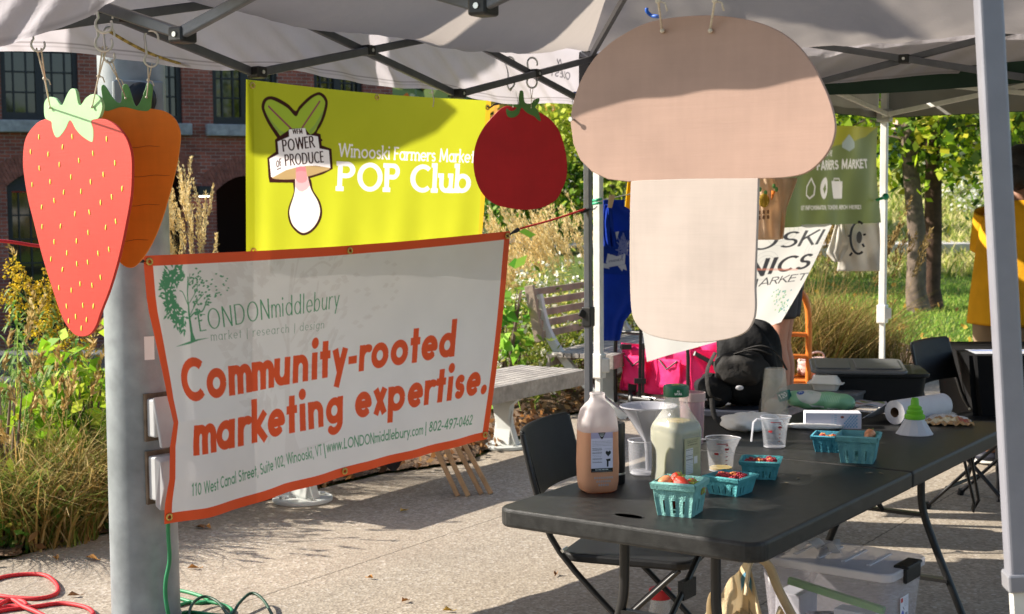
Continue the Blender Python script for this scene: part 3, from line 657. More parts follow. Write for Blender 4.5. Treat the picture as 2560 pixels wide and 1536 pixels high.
# tall trees behind the camera: they fill the window reflections and dim the shade
n = 9000; x = rng.uniform(-34, 22, n); y = rng.uniform(-34, -22, n); z = rng.uniform(0, 8, n)*(1-.25*np.abs(np.sin(x*.35))); L = Leafy(); L.leaves(np.stack([x, y, z], 1), 1.3, GREEN+OLIVE+['b0963a'], .7)
tag(L.build('tree_belt'), 'belt of tall trees standing opposite the brick building', 'trees', kind='stuff')
# ================================================================ BRICK BUILDING AND BACKGROUND STRUCTURES
def brick_mat():
    m = bpy.data.materials.new('brick'); m.use_nodes = True; n = m.node_tree; L = n.links.new; b = n.nodes['Principled BSDF']
    tc = n.nodes.new('ShaderNodeTexCoord'); sp = n.nodes.new('ShaderNodeSeparateXYZ'); L(tc.outputs['Object'], sp.inputs[0])
    cb = n.nodes.new('ShaderNodeCombineXYZ'); L(sp.outputs[0], cb.inputs[0]); L(sp.outputs[2], cb.inputs[1])
    t = n.nodes.new('ShaderNodeTexBrick'); L(cb.outputs[0], t.inputs['Vector']); t.inputs['Scale'].default_value = 1.0
    t.inputs['Brick Width'].default_value = .215; t.inputs['Row Height'].default_value = .075; t.inputs['Mortar Size'].default_value = .006; t.inputs['Bias'].default_value = -.1
    t.inputs['Color1'].default_value = (.31, .095, .07, 1); t.inputs['Color2'].default_value = (.175, .066, .056, 1); t.inputs['Mortar'].default_value = (.29, .235, .22, 1)
    no = n.nodes.new('ShaderNodeTexNoise'); no.inputs['Scale'].default_value = 1.2; no.inputs['Detail'].default_value = 6; L(tc.outputs['Object'], no.inputs['Vector'])
    mr = n.nodes.new('ShaderNodeMapRange'); mr.inputs[1].default_value = .3; mr.inputs[2].default_value = .7; mr.inputs[3].default_value = .72; mr.inputs[4].default_value = 1.3; L(no.outputs[0], mr.inputs[0])
    v = n.nodes.new('ShaderNodeVectorMath'); v.operation = 'SCALE'; L(t.outputs[0], v.inputs[0]); L(mr.outputs[0], v.inputs['Scale']); L(v.outputs[0], b.inputs['Base Color'])
    b.inputs['Roughness'].default_value = .9; b.inputs['Specular IOR Level'].default_value = .15
    bp = n.nodes.new('ShaderNodeBump'); bp.inputs['Distance'].default_value = .008; bp.inputs['Strength'].default_value = .6; bp.invert = True; L(t.outputs['Fac'], bp.inputs['Height']); L(bp.outputs[0], b.inputs['Normal'])
    return m
brick = brick_mat(); frm = mat('window_frame_paint', (.012, .014, .022), .45, var=.1); stone = mat('granite_sill', (.30, .30, .33), .85, var=.25, vs=8, bump=.6, bs=40)
glass = mat('window_glass', (.012, .014, .012), .04, var=0, spec=.9); voidm = mat('painted_void_dark', (.008, .006, .006), .9, var=0)
BA = R(24); B0 = P(300, 500, 30); B0 = Vector((B0.x, B0.y, 0)); bc, bs_ = math.cos(BA), math.sin(BA)
def ws(px):
    q = P(px, 500, 1.0).x; return (q*B0.y-B0.x)/(bc-q*bs_)
def wz(px, py):
    s_ = ws(px); return P(px, py, B0.y+s_*bs_).z
bt = thing('brick_building', 'old red brick mill building with dark gridded windows and arched openings', 'building', (0, 0, 0))
ZB = -1.6; ZT = 9.0; SR = ws(985); SL = ws(-420); holes = []
for a, c, yb in ((12, 205, 301), (300, 462, 308), (538, 700, 312), (790, 912, 318)): holes.append((ws(a), ws(c), wz((a+c)/2, yb), wz((a+c)/2, yb)+2.75, 0))
for a, c, ya in ((-330, -150, 292), (-560, -400, 285)): holes.append((ws(a), ws(c), 3.2, 5.95, 0))
arch = [(ws(18), ws(165), -1.35, wz(18, 466), .28), (ws(370), ws(466), -1.5, wz(466, 454), .28), (ws(541), ws(690), -1.5, wz(541, 477), .32), (ws(-340), ws(-190), -1.35, 1.85, .28)]
# wall with true openings: columns between the openings and pieces above and below
b = MB(); th = .45
cuts = sorted(set([SL-6, SR]+[h[0] for h in holes+arch]+[h[1] for h in holes+arch]))
for a, c in zip(cuts[:-1], cuts[1:]):
    mid = (a+c)/2; zs = sorted([(h[2], h[3]+h[4]) for h in holes+arch if h[0] < mid < h[1]]); z = ZB
    for z0, z1 in zs:
        if z0 > z: b.box(((a+c)/2, th/2, (z+z0)/2), (c-a, th, z0-z))
        z = z1
    b.box(((a+c)/2, th/2, (z+ZT)/2), (c-a, th, ZT-z))
for s0, s1, z0, z1, rise in arch:                      # brickwork above the segmental arches
    k = 10
    for i in range(k):
        u0, u1 = i/k, (i+1)/k; f = lambda u: z1+rise*(1-(2*u-1)**2); xa, xb = s0+(s1-s0)*u0, s0+(s1-s0)*u1
        b.add([(xa, 0, f(u0)), (xb, 0, f(u1)), (xb, 0, z1+rise+.001), (xa, 0, z1+rise+.001), (xa, th, f(u0)), (xb, th, f(u1)), (xb, th, z1+rise), (xa, th, z1+rise)], [(0, 1, 2, 3), (0, 4, 5, 1), (4, 7, 6, 5)])
b.box(((SL-6+SR)/2, 6, (ZB+ZT)/2), (SR-SL+5.9, .2, ZT-ZB)); b.box((SR-.1, 3.3, (ZB+ZT)/2), (.2, 5.5, ZT-ZB))
wall = b.build('wall', brick, bt)
for s0, s1, z0, z1, rise in arch:
    b = MB(); k = 22; f = lambda u: z1+rise*(1-(2*u-1)**2)
    for i in range(-2, k+2):                              # arch soldier bricks standing 12 mm proud
        u0, u1 = (i+.08)/k, (i+.92)/k; n0 = (2*u0-1)*.55; n1 = (2*u1-1)*.55; xa, xb = s0+(s1-s0)*u0, s0+(s1-s0)*u1; h_ = .40
        b.add([(xa, -.012, f(u0)), (xb, -.012, f(u1)), (xb+n1*h_, -.012, f(u1)+h_), (xa+n0*h_, -.012, f(u0)+h_), (xa, .02, f(u0)), (xb, .02, f(u1)), (xb+n1*h_, .02, f(u1)+h_), (xa+n0*h_, .02, f(u0)+h_)], [(0, 1, 2, 3), (0, 4, 5, 1), (1, 5, 6, 2), (2, 6, 7, 3), (3, 7, 4, 0)])
    b.build('arch_brickwork', mat('arch_brick', (.235, .085, .066), .9, var=.35, vs=7), bt)
def window(s0, s1, z0, z1, nc, nr, mull, rise=0):
    f = MB(); w = s1-s0; d = .16
    for a, c in ((s0, s0+.10), (s1-.10, s1)): f.box(((a+c)/2, d, (z0+z1)/2), (c-a, .12, z1-z0))
    for a, c in ((z0, z0+.16), (z1-.1, z1)): f.box(((s0+s1)/2, d, (a+c)/2), (w-.2, .11, c-a))
    if rise: f.box(((s0+s1)/2, d+.03, z1+rise/2), (w, .05, rise))
    if mull: f.box((s0+w*.5, d, (z0+z1)/2), (.16, .13, z1-z0-.26))
    for i in range(1, nc): 
        if not (mull and i*2 == nc): f.box((s0+w*i/nc, d+.01, (z0+z1)/2), (.032, .06, z1-z0-.26))
    for j in range(1, nr): f.box(((s0+s1)/2, d+.012, z0+.16+(z1-z0-.26)*j/nr), (w-.2, .05, .028))
    o = f.build('window', frm, bt)
    g = MB(); g.box(((s0+s1)/2, d+.05, (z0+z1)/2), (w-.2, .02, z1-z0-.26)); g.build('pane', glass, o)
    if not rise: k = MB(); k.box(((s0+s1)/2, -.02, z0-.13), (w+.34, .3, .25)); k.build('sill', stone, o, bevel=.02)
for h in holes: window(h[0], h[1], h[2], h[3], 6, 6, True)
window(arch[0][0], arch[0][1], arch[0][2]+.02, arch[0][3], 5, 6, False, arch[0][4]); window(arch[3][0], arch[3][1], arch[3][2]+.02, arch[3][3], 5, 6, False, arch[3][4])
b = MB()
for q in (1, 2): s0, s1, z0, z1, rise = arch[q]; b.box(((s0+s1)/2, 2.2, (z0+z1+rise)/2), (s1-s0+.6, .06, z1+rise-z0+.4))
b.build('archway_dark_sheet', voidm, bt)  # near-black sheet stands in for the unlit depth of the archways
b = MB(); s0, s1 = arch[2][:2]; b.box(((s0+s1)/2, 1.6, -.55), (s1-s0, .2, .9)); b.build('low_wall', mat('low_wall_grey', (.10, .085, .08), .9), bt)
lp = MB(); s_ = ws(507); zz = wz(507, 480); lp.box((s_, -.14, zz+.02), (.27, .26, .20)); lo = lp.build('wall_lamp', frm, bt, bevel=.02)
lp = MB(); lp.box((s_, -.17, zz-.10), (.2, .16, .03)); em = bpy.data.materials.new('lamp_glow'); em.use_nodes = True; e_ = em.node_tree.nodes['Principled BSDF']; e_.inputs['Emission Color'].default_value = (1, .93, .75, 1); e_.inputs['Emission Strength'].default_value = 2.2; lp.build('lamp_lens', em, lo)
lp = MB(); lp.tube([(s_-.13, -.02, zz+.03), (ws(466), -.02, zz+.0)], .018, 6); lp.build('conduit', frm, lo)
bt.location = B0; bt.rotation_euler = (0, 0, BA)
# low step wall in the shade below the building (seen through the herbs)
b = MB()
for k in range(4): b.box((-7.9+k*.1, 16.0+k*.55, -1.35+.13+k*.26), (9.0, .5, .26)); 
tag(b.build('terrace_steps', mat('dark_slate', (.085, .08, .085), .8, var=.3, vs=4), bevel=.015), 'dark stone terrace steps in shade behind the left plant bed', 'steps')
# white railings of the ramp
white = mat('railing_white', (.72, .72, .74), .5, var=.06)
def railing(name, label, a, c, h, nposts, group='white metal railings of the ramp'):
    a = Vector(a); c = Vector(c); t = thing(name, label, 'railing', a, group); d = (c-a)
    m1 = MB(); m1.bar(a+Vector((0, 0, h)), c+Vector((0, 0, h)), .05, .06); m1.bar(a+Vector((0, 0, .1)), c+Vector((0, 0, .1)), .04, .05); m1.bar(a+Vector((0, 0, h-.16)), c+Vector((0, 0, h-.16)), .035, .04)
    m1.build('rail', white, t); n = int(d.length/.13); m2 = MB()
    for i in range(1, n): p = a+d*(i/n); m2.cyl(p+Vector((0, 0, .1)), p+Vector((0, 0, h-.16)), .014, n=5)
    m2.build('balusters', white, t)
    for i in range(nposts+1):
        p = a+d*(i/nposts); m3 = MB(); m3.box((p.x, p.y, p.z+h/2+.02), (.13, .13, h+.04)); m3.ball((p.x, p.y, p.z+h+.11), .085, 8); m3.build('post', white, t)
    return t
for (pa, ya, Da), (pb, yb, Db), h, n, lb in (((1205, 592, 25), (1390, 578, 27), 1.02, 3, 'white baluster railing nearest the yellow banner edge'), ((1375, 580, 26.5), (1480, 566, 24.5), 1.0, 3, 'white baluster railing running behind the golden grasses to the tent pole'),
                                             ((1190, 558, 31), (1362, 566, 33), 1.05, 2, 'white baluster railing of the upper ramp below the tomato'), ((1480, 560, 25), (1560, 548, 26), 1.0, 2, 'white baluster railing at the foot of the concrete stairs')):
    railing('railing', lb, P(pa, ya, Da), P(pb, yb, Db), h, n)
conc = mat('pale_concrete', (.50, .47, .44), .85, var=.12, vs=3)
b = MB(); p0 = P(1190, 600, 28); b.box((p0.x+6, p0.y+4, .32), (17, 9, .62)); tag(b.build('ramp', conc, bevel=.02), 'pale concrete ramp platform carrying the white railings', 'ramp')
t = thing('stairs', 'grey concrete staircase with sloping rails behind the blue t-shirt', 'stairs', P(1548, 560, 30)); p0 = P(1520, 570, 30); b = MB()
for k in range(12): b.box((p0.x+.55+k*.13, p0.y+.3+k*.28, .62+k*.16/2+.0), (2.4, .3, k*.16+.16))
b.build('step', conc, t); b = MB()
for s_ in (-.75, 1.7):
    a = Vector((p0.x+s_+.1, p0.y, 1.5)); c = Vector((p0.x+s_+1.6, p0.y+3.4, 3.5)); b.bar(a, c, .08, .10); b.bar(a-Vector((0, 0, .5)), c-Vector((0, 0, .5)), .06, .3)
    for k in range(5): q = a.lerp(c, k/4); b.bar(q, q-Vector((0, 0, .95)), .06, .06)
b.build('handrail', mat('galvanised_grey', (.40, .41, .44), .5, .4), t)
# teal shed roofed building and white building glimpsed behind the tomato
b = MB(); p = P(1228, 500, 60); b.box((p.x, p.y+3, 2.0), (3.2, 6, 3.4)); ts = thing('teal_building', 'small teal clapboard building behind the ramp railings', 'building', (p.x, p.y, .3)); b.build('wall', mat('teal_paint', (.05, .14, .13), .7), ts)
b = MB(); b.prism([(-1.9, 0), (1.9, 0), (0, 1.1)], 6.4, Matrix.Translation((p.x, p.y-.2, 3.7))); b.build('roof', mat('shed_roof', (.11, .11, .12), .8), ts)
b = MB(); b.box((p.x+.6, p.y-.01, 2.3), (.9, .04, 1.2)); b.build('window', glass, ts)
p = P(1385, 478, 70); b = MB(); b.box((p.x, p.y+4, 2.4), (5.0, 8, 3.2)); ts = thing('white_building', 'low white building half hidden by the yellow-green young tree', 'building', (p.x, p.y, .3)); b.build('wall', mat('white_siding', (.70, .70, .68), .7), ts)
b = MB(); b.prism([(-2.8, 0), (2.8, 0), (0, 1.2)], 8.4, Matrix.Translation((p.x, p.y-.2, 4.0))); b.build('roof', mat('slate_roof', (.10, .11, .13), .7), ts)
b = MB(); b.box((p.x-.9, p.y-.01, 2.9), (1.0, .04, 1.3)); b.build('window', glass, ts)
# house and lamp post beyond the road on the right
p = P(2415, 400, 92); z = float(hgt(p.x, p.y)); hs = thing('tan_house', 'tan clapboard house glimpsed beyond the roadside trees', 'house', (p.x, p.y, z))
b = MB(); b.box((p.x, p.y+3, z+2.2), (6.5, 6, 4.4)); b.build('wall', mat('tan_siding', (.50, .38, .29), .8, var=.2, vs=1), hs)
b = MB(); b.prism([(-3.8, 0), (3.8, 0), (0, 2.2)], 7, Matrix.Translation((p.x, p.y-.4, z+4.4))); b.build('roof', mat('slate_roof', (.1, .1, .1)), hs)
for k in (-1.7, 1.5): b = MB(); b.box((p.x+k, p.y-.02, z+2.4), (1.1, .06, 1.5)); b.build('window', glass, hs)
p = P(2357, 445, 57); b = MB(); z = float(hgt(p.x, p.y)); b.cyl((p.x, p.y, z), (p.x, p.y, z+.35), .10, .08, 10); b.cyl((p.x, p.y, z+.35), (p.x, p.y, z+4.4), .055, .045, 10); b.cyl((p.x, p.y, z+4.4), (p.x, p.y, z+4.6), .12, .2, 10); b.ball((p.x, p.y, z+4.8), .2)
tag(b.build('lamp_post', mat('post_white', (.6, .6, .62), .5)), 'slim pale lamp post beside the road right of the tree pair', 'lamp post')
p = P(2215, 432, 60); b = MB(); z = float(hgt(p.x, p.y)); b.box((p.x+.6, p.y, z+.65), (2.6, .8, 1.1)); b.box((p.x+.6, p.y, z+1.3), (2.8, 1.0, .2)); tag(b.build('utility_box', mat('green_box', (.10, .19, .15), .6), bevel=.05), 'green utility cabinet by the road left of the tree pair', 'cabinet')
# ================================================================ TENTS
fab_grey = mat('canopy_fabric', (.42, .40, .41), .75, var=.10, vs=3, bump=.9, bs=15, trans=.42, tcol=(.42, .37, .335), spec=.25)
fab_attr = mat('valance_fabric', 'cccccc', .75, var=.06, vs=4, bump=.9, bs=16, trans=.45, attr='Col', spec=.25)
powder = mat('grey_powder_coat', (.115, .12, .135), .42, .55, var=.10, vs=30, bump=.12, bs=300)
blackp = mat('black_plastic', (.012, .012, .013), .42, var=.1)
steel = mat('zinc_steel', (.62, .62, .60), .32, .9, var=.1)
brass = mat('brass', (.60, .42, .12), .3, .9)
P0 = P(1469, 300, 6.45); P0 = Vector((P0.x, P0.y, 0)); P1 = Vector((-1.44, 3.58, 0)); P2 = P(2470, 300, 2.22); P2 = Vector((P2.x, P2.y, 0)); P3 = Vector((2.95, 4.98, 0))
ZE = 2.20
tent = thing('canopy_tent', 'grey pop-up canopy tent with dark metal scissor trusses overhead, nearest the camera', 'canopy tent', P0)
peak = (P0+P1+P2+P3)/4+Vector((0, 0, 3.1))
def wr(x, y, s=1.):      # wrinkle field for fabric
    x = np.asarray(x); y = np.asarray(y)
    return s*(.006*np.sin(9*x+4*np.sin(3*y))+.005*np.sin(17*y+5*np.sin(6*x+1))+.003*np.sin(31*x-23*y)+.002*np.sin(57*x+41*y))
def roof(a, c, sag, n, r0=.16):
    a = np.array(a+Vector((0, 0, ZE))); c = np.array(c+Vector((0, 0, ZE))); pk = np.array(peak); nu, nv = 60, 44
    v, u = np.meshgrid(np.linspace(0, 1, nv+1)**1.6, np.linspace(0, 1, nu+1), indexing='ij'); u = u.ravel(); v = v.ravel()
    e = a*(1-u)[:, None]+c*u[:, None]; V = e*(1-v)[:, None]+pk*v[:, None]
    sg = sag(u)*(v/r0)*np.exp(1-v/r0); V[:, 2] -= sg; V[:, 2] += wr(V[:, 0], V[:, 1], 1.0)*np.minimum(1, v*8)
    i = (np.arange(nv)[:, None]*(nu+1)+np.arange(nu)[None, :]).ravel()
    return npmesh('roof_panel', V, np.stack([i, i+1, i+nu+2, i+nu+1], 1), fab_grey, tent, True)
roof(P0, P1, lambda u: .20*np.clip(u*5, 0, 1)**.8*np.clip((1-u)*4, 0, 1)**.6+.012*np.sin(u*23), 1)
roof(P0, P3, lambda u: .15*np.clip(u*4, 0, 1)*np.clip((1-u)*4, 0, 1)+.008*np.sin(u*19), 2)
roof(P1, P2, lambda u: .05*np.sin(np.pi*u), 3); roof(P2, P3, lambda u: .05*np.sin(np.pi*u), 4)
def valance(a, c, zb, gw, out, print_fn=None, col='c4bec4', wob=.02, name='valance', parent=tent, m=None, ztop=ZE, hem=None):
    d = (c-a); L = d.length; d.normalize(); nrm = Vector((d.y, -d.x, 0))*out
    pr = Print(L, .28, gw, col, ss=2)
    if hem: pr.poly([(0, .235), (L, .235), (L, .28), (0, .28)], hem)
    for y in (.252, .262): pr.stroke([(0, y), (L, y)], .0025, '8f898c')
    if print_fn: print_fn(pr, L)
    a_ = np.array(a); d_ = np.array(d); n_ = np.array(nrm)
    def fn(u, v):
        s = u*L; zb_ = zb(s); z = ztop+.01-(ztop+.01-zb_)*v
        wb = wob(s) if callable(wob) else wob
        off = .03+wb*v*(np.sin(s*6.3+1)+.6*np.sin(s*13.1+3*v)+.35*np.sin(s*27+8*v))+.25*wb*np.sin(s*40+v*17)*v
        V = a_+d_*s[:, None]+n_*off[:, None]; V[:, 2] = z; return V
    return pr.sheet(name, fn, m or fab_attr, parent)
def quest(pr, L):
    # maker's mark printed on the outer face, seen from inside as mirror writing
    s0 = .12; u0 = s0+.20; k = '55525a'
    pr.text('QUEST', (s0, .160), (u0, .150), .038, k, w=.11, wy=.10, pix=False, slant=.0)
    for x in (0, .03): pr.stroke([(s0+.08+x, .105), (s0+.105+x, .065)], .007, k)
    pr.stroke([(s0+.105, .065), (s0+.135, .105)], .007, k); pr.stroke([(s0+.112, .105), (s0+.137, .070)], .007, k)
valance(P0+Vector((.02, .02, 0)), P1, lambda s: 1.955-.01*np.sin(s*2.5)+.012*np.sin(s*7), 900, 1, quest)
valance(P0, P3, lambda s: 2.015+.008*np.sin(s*5), 300, -1)
def znear(s): return np.interp(s, [0, .27, .42, .57, .62, .75, 1.2, 2.6], [1.90, 1.905, 1.925, 1.962, 1.985, 2.0, 1.95, 1.95])
valance(P1, P2, znear, 260, 1, wob=lambda s: .035*np.clip(1-s/1.1, .12, 1))
valance(P2, P3, lambda s: 1.96+0*s, 60, 1)
def truss(a, c, n, zl, zm_top, name='truss_bar', parent=tent, m=powder, w=.017, h=.027, jm=blackp, inset=.05, kmax=99):
    """scissor pairs between two legs; each bar a part, each hub a part"""
    d = (c-a)/n; nr = Vector((d.y, -d.x, 0)).normalized()*inset; nn = nr.normalized()*.013
    for k in range(n):
        if k >= kmax: break
        lo0, lo1 = a+d*k+nr, a+d*(k+1)+nr; zlo, zhi = zl, zm_top
        for (za, zb), off in (((zhi, zlo), nn), ((zlo, zhi), -nn)):
            b = MB(); b.bar(lo0+off+Vector((0, 0, za)), lo1+off+Vector((0, 0, zb)), w, h, (0, 0, 1)); b.build(name, m, parent, bevel=.004)
        for q in ((lo0+lo1)/2+Vector((0, 0, (zl+zhi)/2)), lo1+Vector((0, 0, zl)), lo1+Vector((0, 0, zhi))):
            b = MB(); dd = d.normalized(); b.bar(q-dd*.022, q+dd*.022, .05, .036, (0, 0, 1)); x = nr.normalized()
            o = b.build('hub', jm, parent, bevel=.006)
            b = MB(); b.cyl(q-x*.028, q+x*.028, .006, n=10); b.build('rivet', steel, o)
U = (P1-P0).normalized()
truss(P0, P0+U*3.381, 3, 1.945, 2.175, inset=-.06)
truss(P0, P0+(P3-P0).normalized()*2.86, 3, 1.985, 2.185, inset=.05)
na = (P2-P1).normalized()
truss(P1, P1+na*2.4, 3, 1.912, 2.165, inset=-.06)
def leg(p, name='leg', m=powder, s=.038, ztop=2.17, zslide=.62, foot=True, parent=tent, lean=Vector((0, 0, 0)), m2=None, s2=None):
    b = MB(); b.bar(p+lean+Vector((0, 0, zslide)), p+Vector((0, 0, ztop)), s, s, (P1-P0)); o = b.build(name, m, parent, bevel=.004)
    b = MB(); b.bar(p+lean*1.5+Vector((0, 0, .0)), p+lean+Vector((0, 0, zslide+.1)), (s2 or s-.008), (s2 or s-.008), (P1-P0)); b.build('inner_leg', m2 or m, o)
    return o
Lg = leg(P0, zslide=.55, s=.031); b = MB(); z_ = P(1470, 792, 6.45).z; b.bar(P0+Vector((0, 0, z_-.045)), P0+Vector((0, 0, z_+.045)), .046, .046, P1-P0); b.bar(P0+Vector((-.035, -.01, z_)), P0+Vector((-.02, -.01, z_+.03)), .02, .03); b.build('slider', blackp, Lg, bevel=.005)
b = MB(); b.bar(P0+Vector((0, 0, 2.02)), P0+Vector((0, 0, 2.2)), .06, .06, P1-P0); b.build('corner_bracket', blackp, tent, bevel=.006)
leg(P1, zslide=.6); leg(P3, zslide=.6)
# near right leg leans slightly: bottom further right in the photo
z_lo = P(2545, 1462, 2.22).z; bot = P(2549, 1462, 2.22); top = P(2467, -60, 2.22)
b = MB(); b.bar(bot, top, .0385, .0385, (-.08, -1, 0)); nl = b.build('leg', mat('lit_leg_grey', (.25, .25, .285), .45, .25, var=.06, vs=20, bump=.04, bs=200), tent, bevel=.006, bseg=3)  # same grey coat as the dark legs, colour lightened for its brighter light
tag(nl, 'near right leg, grey coat lightened as if brightly lit, scratched'); d_ = (bot-top).normalized()
b = MB(); q = bot+d_*((bot.z+.0)/-d_.z); b.bar(q, bot-d_*.05, .028, .028, (-.08, -1, 0)); b.build('inner_leg', mat('white_leg_paint', (.62, .60, .55), .5), nl)
b = MB(); b.bar(bot+d_*.008, bot-d_*.022, .046, .046, (-.08, -1, 0)); b.build('foot_clamp', mat('clear_grey_plastic', (.35, .35, .38), .25, trn=.4, var=0), nl, bevel=.004); b = MB(); b.bar(bot+d_*.075, bot+d_*.125, .048, .048, (-.08, -1, 0)); b.build('foot_clamp', mat('clear_grey_plastic', (.35, .35, .38), .25, trn=.4, var=0), nl, bevel=.004)
for k, (a, c) in enumerate(((P0+Vector((0, 0, 2.15)), peak-Vector((0, 0, .35))), (P3+Vector((0, 0, 2.15)), peak-Vector((0, 0, .35))))):
    b = MB(); b.bar(a, a.lerp(c, .5)+Vector((0, 0, -.04)), .017, .027); b.bar(a.lerp(c, .5)+Vector((0, 0, -.04)), c, .017, .027); b.build('rafter', powder, tent)
b = MB(); b.cyl(peak-Vector((0, 0, .5)), peak-Vector((0, 0, .02)), .02); b.build('peak_pole', powder, tent)
# ---------------- second tent: white frame, dark green canopy
whitep = mat('white_powder_coat', (.74, .73, .69), .4, var=.08, vs=20)
dgreen = mat('green_canopy_fabric', (.012, .035, .022), .8, var=.15, vs=6, trans=.1)
fab_in = mat('silver_canopy_lining', (.27, .26, .235), .8, var=.14, vs=3, bump=.5, bs=14, trans=.10, tcol=(.20, .19, .15))
Q0 = P(1496, 600, 6.85); Q0 = Vector((Q0.x, Q0.y, 0)); Q1 = P(2208, 600, 9.2); Q1 = Vector((Q1.x, Q1.y, 0)); dq = (Q1-Q0).normalized(); pq = Vector((dq.y, -dq.x, 0))
Q2 = Q1+pq*3.05; Q3 = Q0+pq*3.05
tent2 = thing('canopy_tent', 'white framed pop-up tent with a dark green canopy, behind the grey one', 'canopy tent', Q1)
pk2 = (Q0+Q1+Q2+Q3)/4+Vector((0, 0, 3.3)); ZQ = 2.36
for a, c in ((Q0, Q1), (Q1, Q2), (Q2, Q3), (Q3, Q0)):
    b = MB(); a3, c3 = a+Vector((0, 0, ZQ)), c+Vector((0, 0, ZQ))
    b.grid(lambda u, v: a3.lerp(c3, u).lerp(pk2, v)-Vector((0, 0, .10*math.sin(math.pi*u)*(1-v)*v*3)), 24, 14); b.build('roof_panel', fab_in, tent2, smooth=180)
def val2(a, c, zb, m, hemm, out=.02, hz=.05):
    d = (c-a).normalized(); n = Vector((d.y, -d.x, 0))*out; b = MB()
    b.grid(lambda u, v: a.lerp(c, u)+n*(1+.6*v*math.sin(u*21)+.5*v*math.sin(u*47))+Vector((0, 0, ZQ-(ZQ-zb)*v)), 80, 6); o = b.build('valance', m, tent2, smooth=180)
    b = MB(); b.grid(lambda u, v: a.lerp(c, u)+n*(1.25+.6*math.sin(u*21)+.5*math.sin(u*47))+Vector((0, 0, zb-.003+hz*v)), 80, 1); b.build('hem', hemm, o)
val2(Q0, Q1, 2.05, fab_in, dgreen, -.03); val2(Q1, Q2, 2.05, fab_in, dgreen, -.03); val2(Q2, Q3, 2.1, fab_in, dgreen, -.03)
# near side: outer green face hanging beside the grey tent
zt, zb = P(2200, 178, 5.5).z, P(2200, 205, 5.5).z
b = MB(); n_ = (Q0-Q3).normalized(); out_ = Vector((n_.y, -n_.x, 0))
b.grid(lambda u, v: Q0.lerp(Q3, u)+Vector((0, 0, (2.06+.012*math.sin(u*9))-.085*v))+dq*(-.03+.01*math.sin(u*30)), 60, 3); b.build('valance', dgreen, tent2, smooth=180)
for p, s in ((Q0, .038), (Q1, .042), (Q2, .042), (Q3, .042)):
    o = leg(p, 'leg', whitep, s, 2.3, .78, parent=tent2, s2=s*.72)
    zs = .78 if p != Q0 else P(1497, 915, 6.85).z
    if p == Q1: zs = P(2212, 785, 9.2).z
    b = MB(); b.bar(p+Vector((0, 0, zs-.06)), p+Vector((0, 0, zs+.06)), s*1.45, s*1.45, P1-P0); b.bar(p+Vector((.03, -.02, zs-.03)), p+Vector((.03, -.02, zs+.04)), .03, .04); b.build('slider', whitep, o, bevel=.006)
    b = MB(); b.bar(p+Vector((0, 0, 2.02)), p+Vector((0, 0, 2.1)), .085, .085, P1-P0); b.build('corner_bracket', mat('grey_bracket', (.42, .41, .40), .5), tent2, bevel=.008); b = MB(); b.bar(p+Vector((0, 0, 2.22)), p+Vector((0, 0, 2.35)), .08, .08, P1-P0); b.build('corner_bracket', mat('grey_bracket', (.42, .41, .40), .5), tent2, bevel=.008)
for a, c in ((Q1, Q0), (Q1, Q2), (Q3, Q2)): truss(a, c, 2, 2.06, 2.29, 'truss_bar', tent2, whitep, .02, .03, mat('grey_bracket', (.42, .41, .40)), inset=.05 if (c-Q2).length < 1e-6 and (a-Q1).length < 1e-6 else -.05)
for a in (Q1, Q2, Q0):
    b = MB(); b.bar(a+Vector((0, 0, 2.28)), pk2-Vector((0, 0, .4)), .02, .03); b.build('rafter', whitep, tent2)
# ---------------------------------------------------------------- steel pole with outlet boxes
galv = mat('galvanised_steel', (.265, .29, .305), .48, .30, var=.16, vs=14, bump=.06, bs=160, var2=.22, vs2=2.2)
pc = P(340, 900, 5.16); PX, PY = pc.x+.012, pc.y
pole = thing('steel_pole', 'thick galvanised steel lamp pole standing left of the white and orange banner', 'pole', (PX, PY, 0))
b = MB(); b.lathe([(.124, 0), (.122, .6), (.1195, 1.4), (.117, 2.6), (.115, 4.0)], 48, Matrix.Translation((PX, PY, 0))); b.build('shaft', galv, pole, smooth=40)
b = MB(); b.cyl((PX, PY, 0), (PX, PY, .025), .128, n=32); b.build('base_plate', galv, pole)
outl = mat('outlet_cover_grey', (.42, .42, .42), .5, var=.06)
OB = .012
def obox(y0, y1, op):
    # rectangular weather cover fixed on the right-hand side of the shaft, facing right and to the camera
    z0, z1 = P(395, y1, 4.95).z, P(395, y0, 4.95).z; a = R(50); T = xf((PX, PY, 0), a)
    b = MB(); b.box((.0, -.136, (z0+z1)/2), (.12, .06, z1-z0), T); o = b.build('outlet_box', outl, pole, bevel=.006)
    b = MB(); b.box((0, -.118, (z0+z1)/2), (.135, .012, z1-z0+.035), T); b.build('sealant', mat('rusty_sealant', (.13, .095, .065), .9, var=.5, vs=18), o)
    b = MB()
    if op: b.add([(-.07, -.168, z1), (.07, -.168, z1), (.07, -.205, z0-.03), (-.07, -.205, z0-.03), (-.07, -.178, z1+.012), (.07, -.178, z1+.012), (.07, -.22, z0-.03), (-.07, -.22, z0-.03)], [(0, 1, 2, 3), (4, 7, 6, 5), (0, 3, 7, 4), (1, 5, 6, 2), (0, 4, 5, 1), (3, 2, 6, 7)], T)
    else: b.add([(-.065, -.167, z1), (.065, -.167, z1), (.065, -.167, z0-.02), (-.065, -.167, z0-.02), (-.055, -.19, z1-.015), (.055, -.19, z1-.015), (.055, -.205, z0+.05), (-.055, -.205, z0+.05), (-.055, -.18, z0-.035), (.055, -.18, z0-.035)], [(0, 1, 5, 4), (4, 5, 6, 7), (7, 6, 9, 8), (0, 4, 7, 8, 3), (1, 2, 9, 6, 5), (2, 3, 8, 9)], T)
    b.build('cover', outl, o, bevel=.004)
    return o
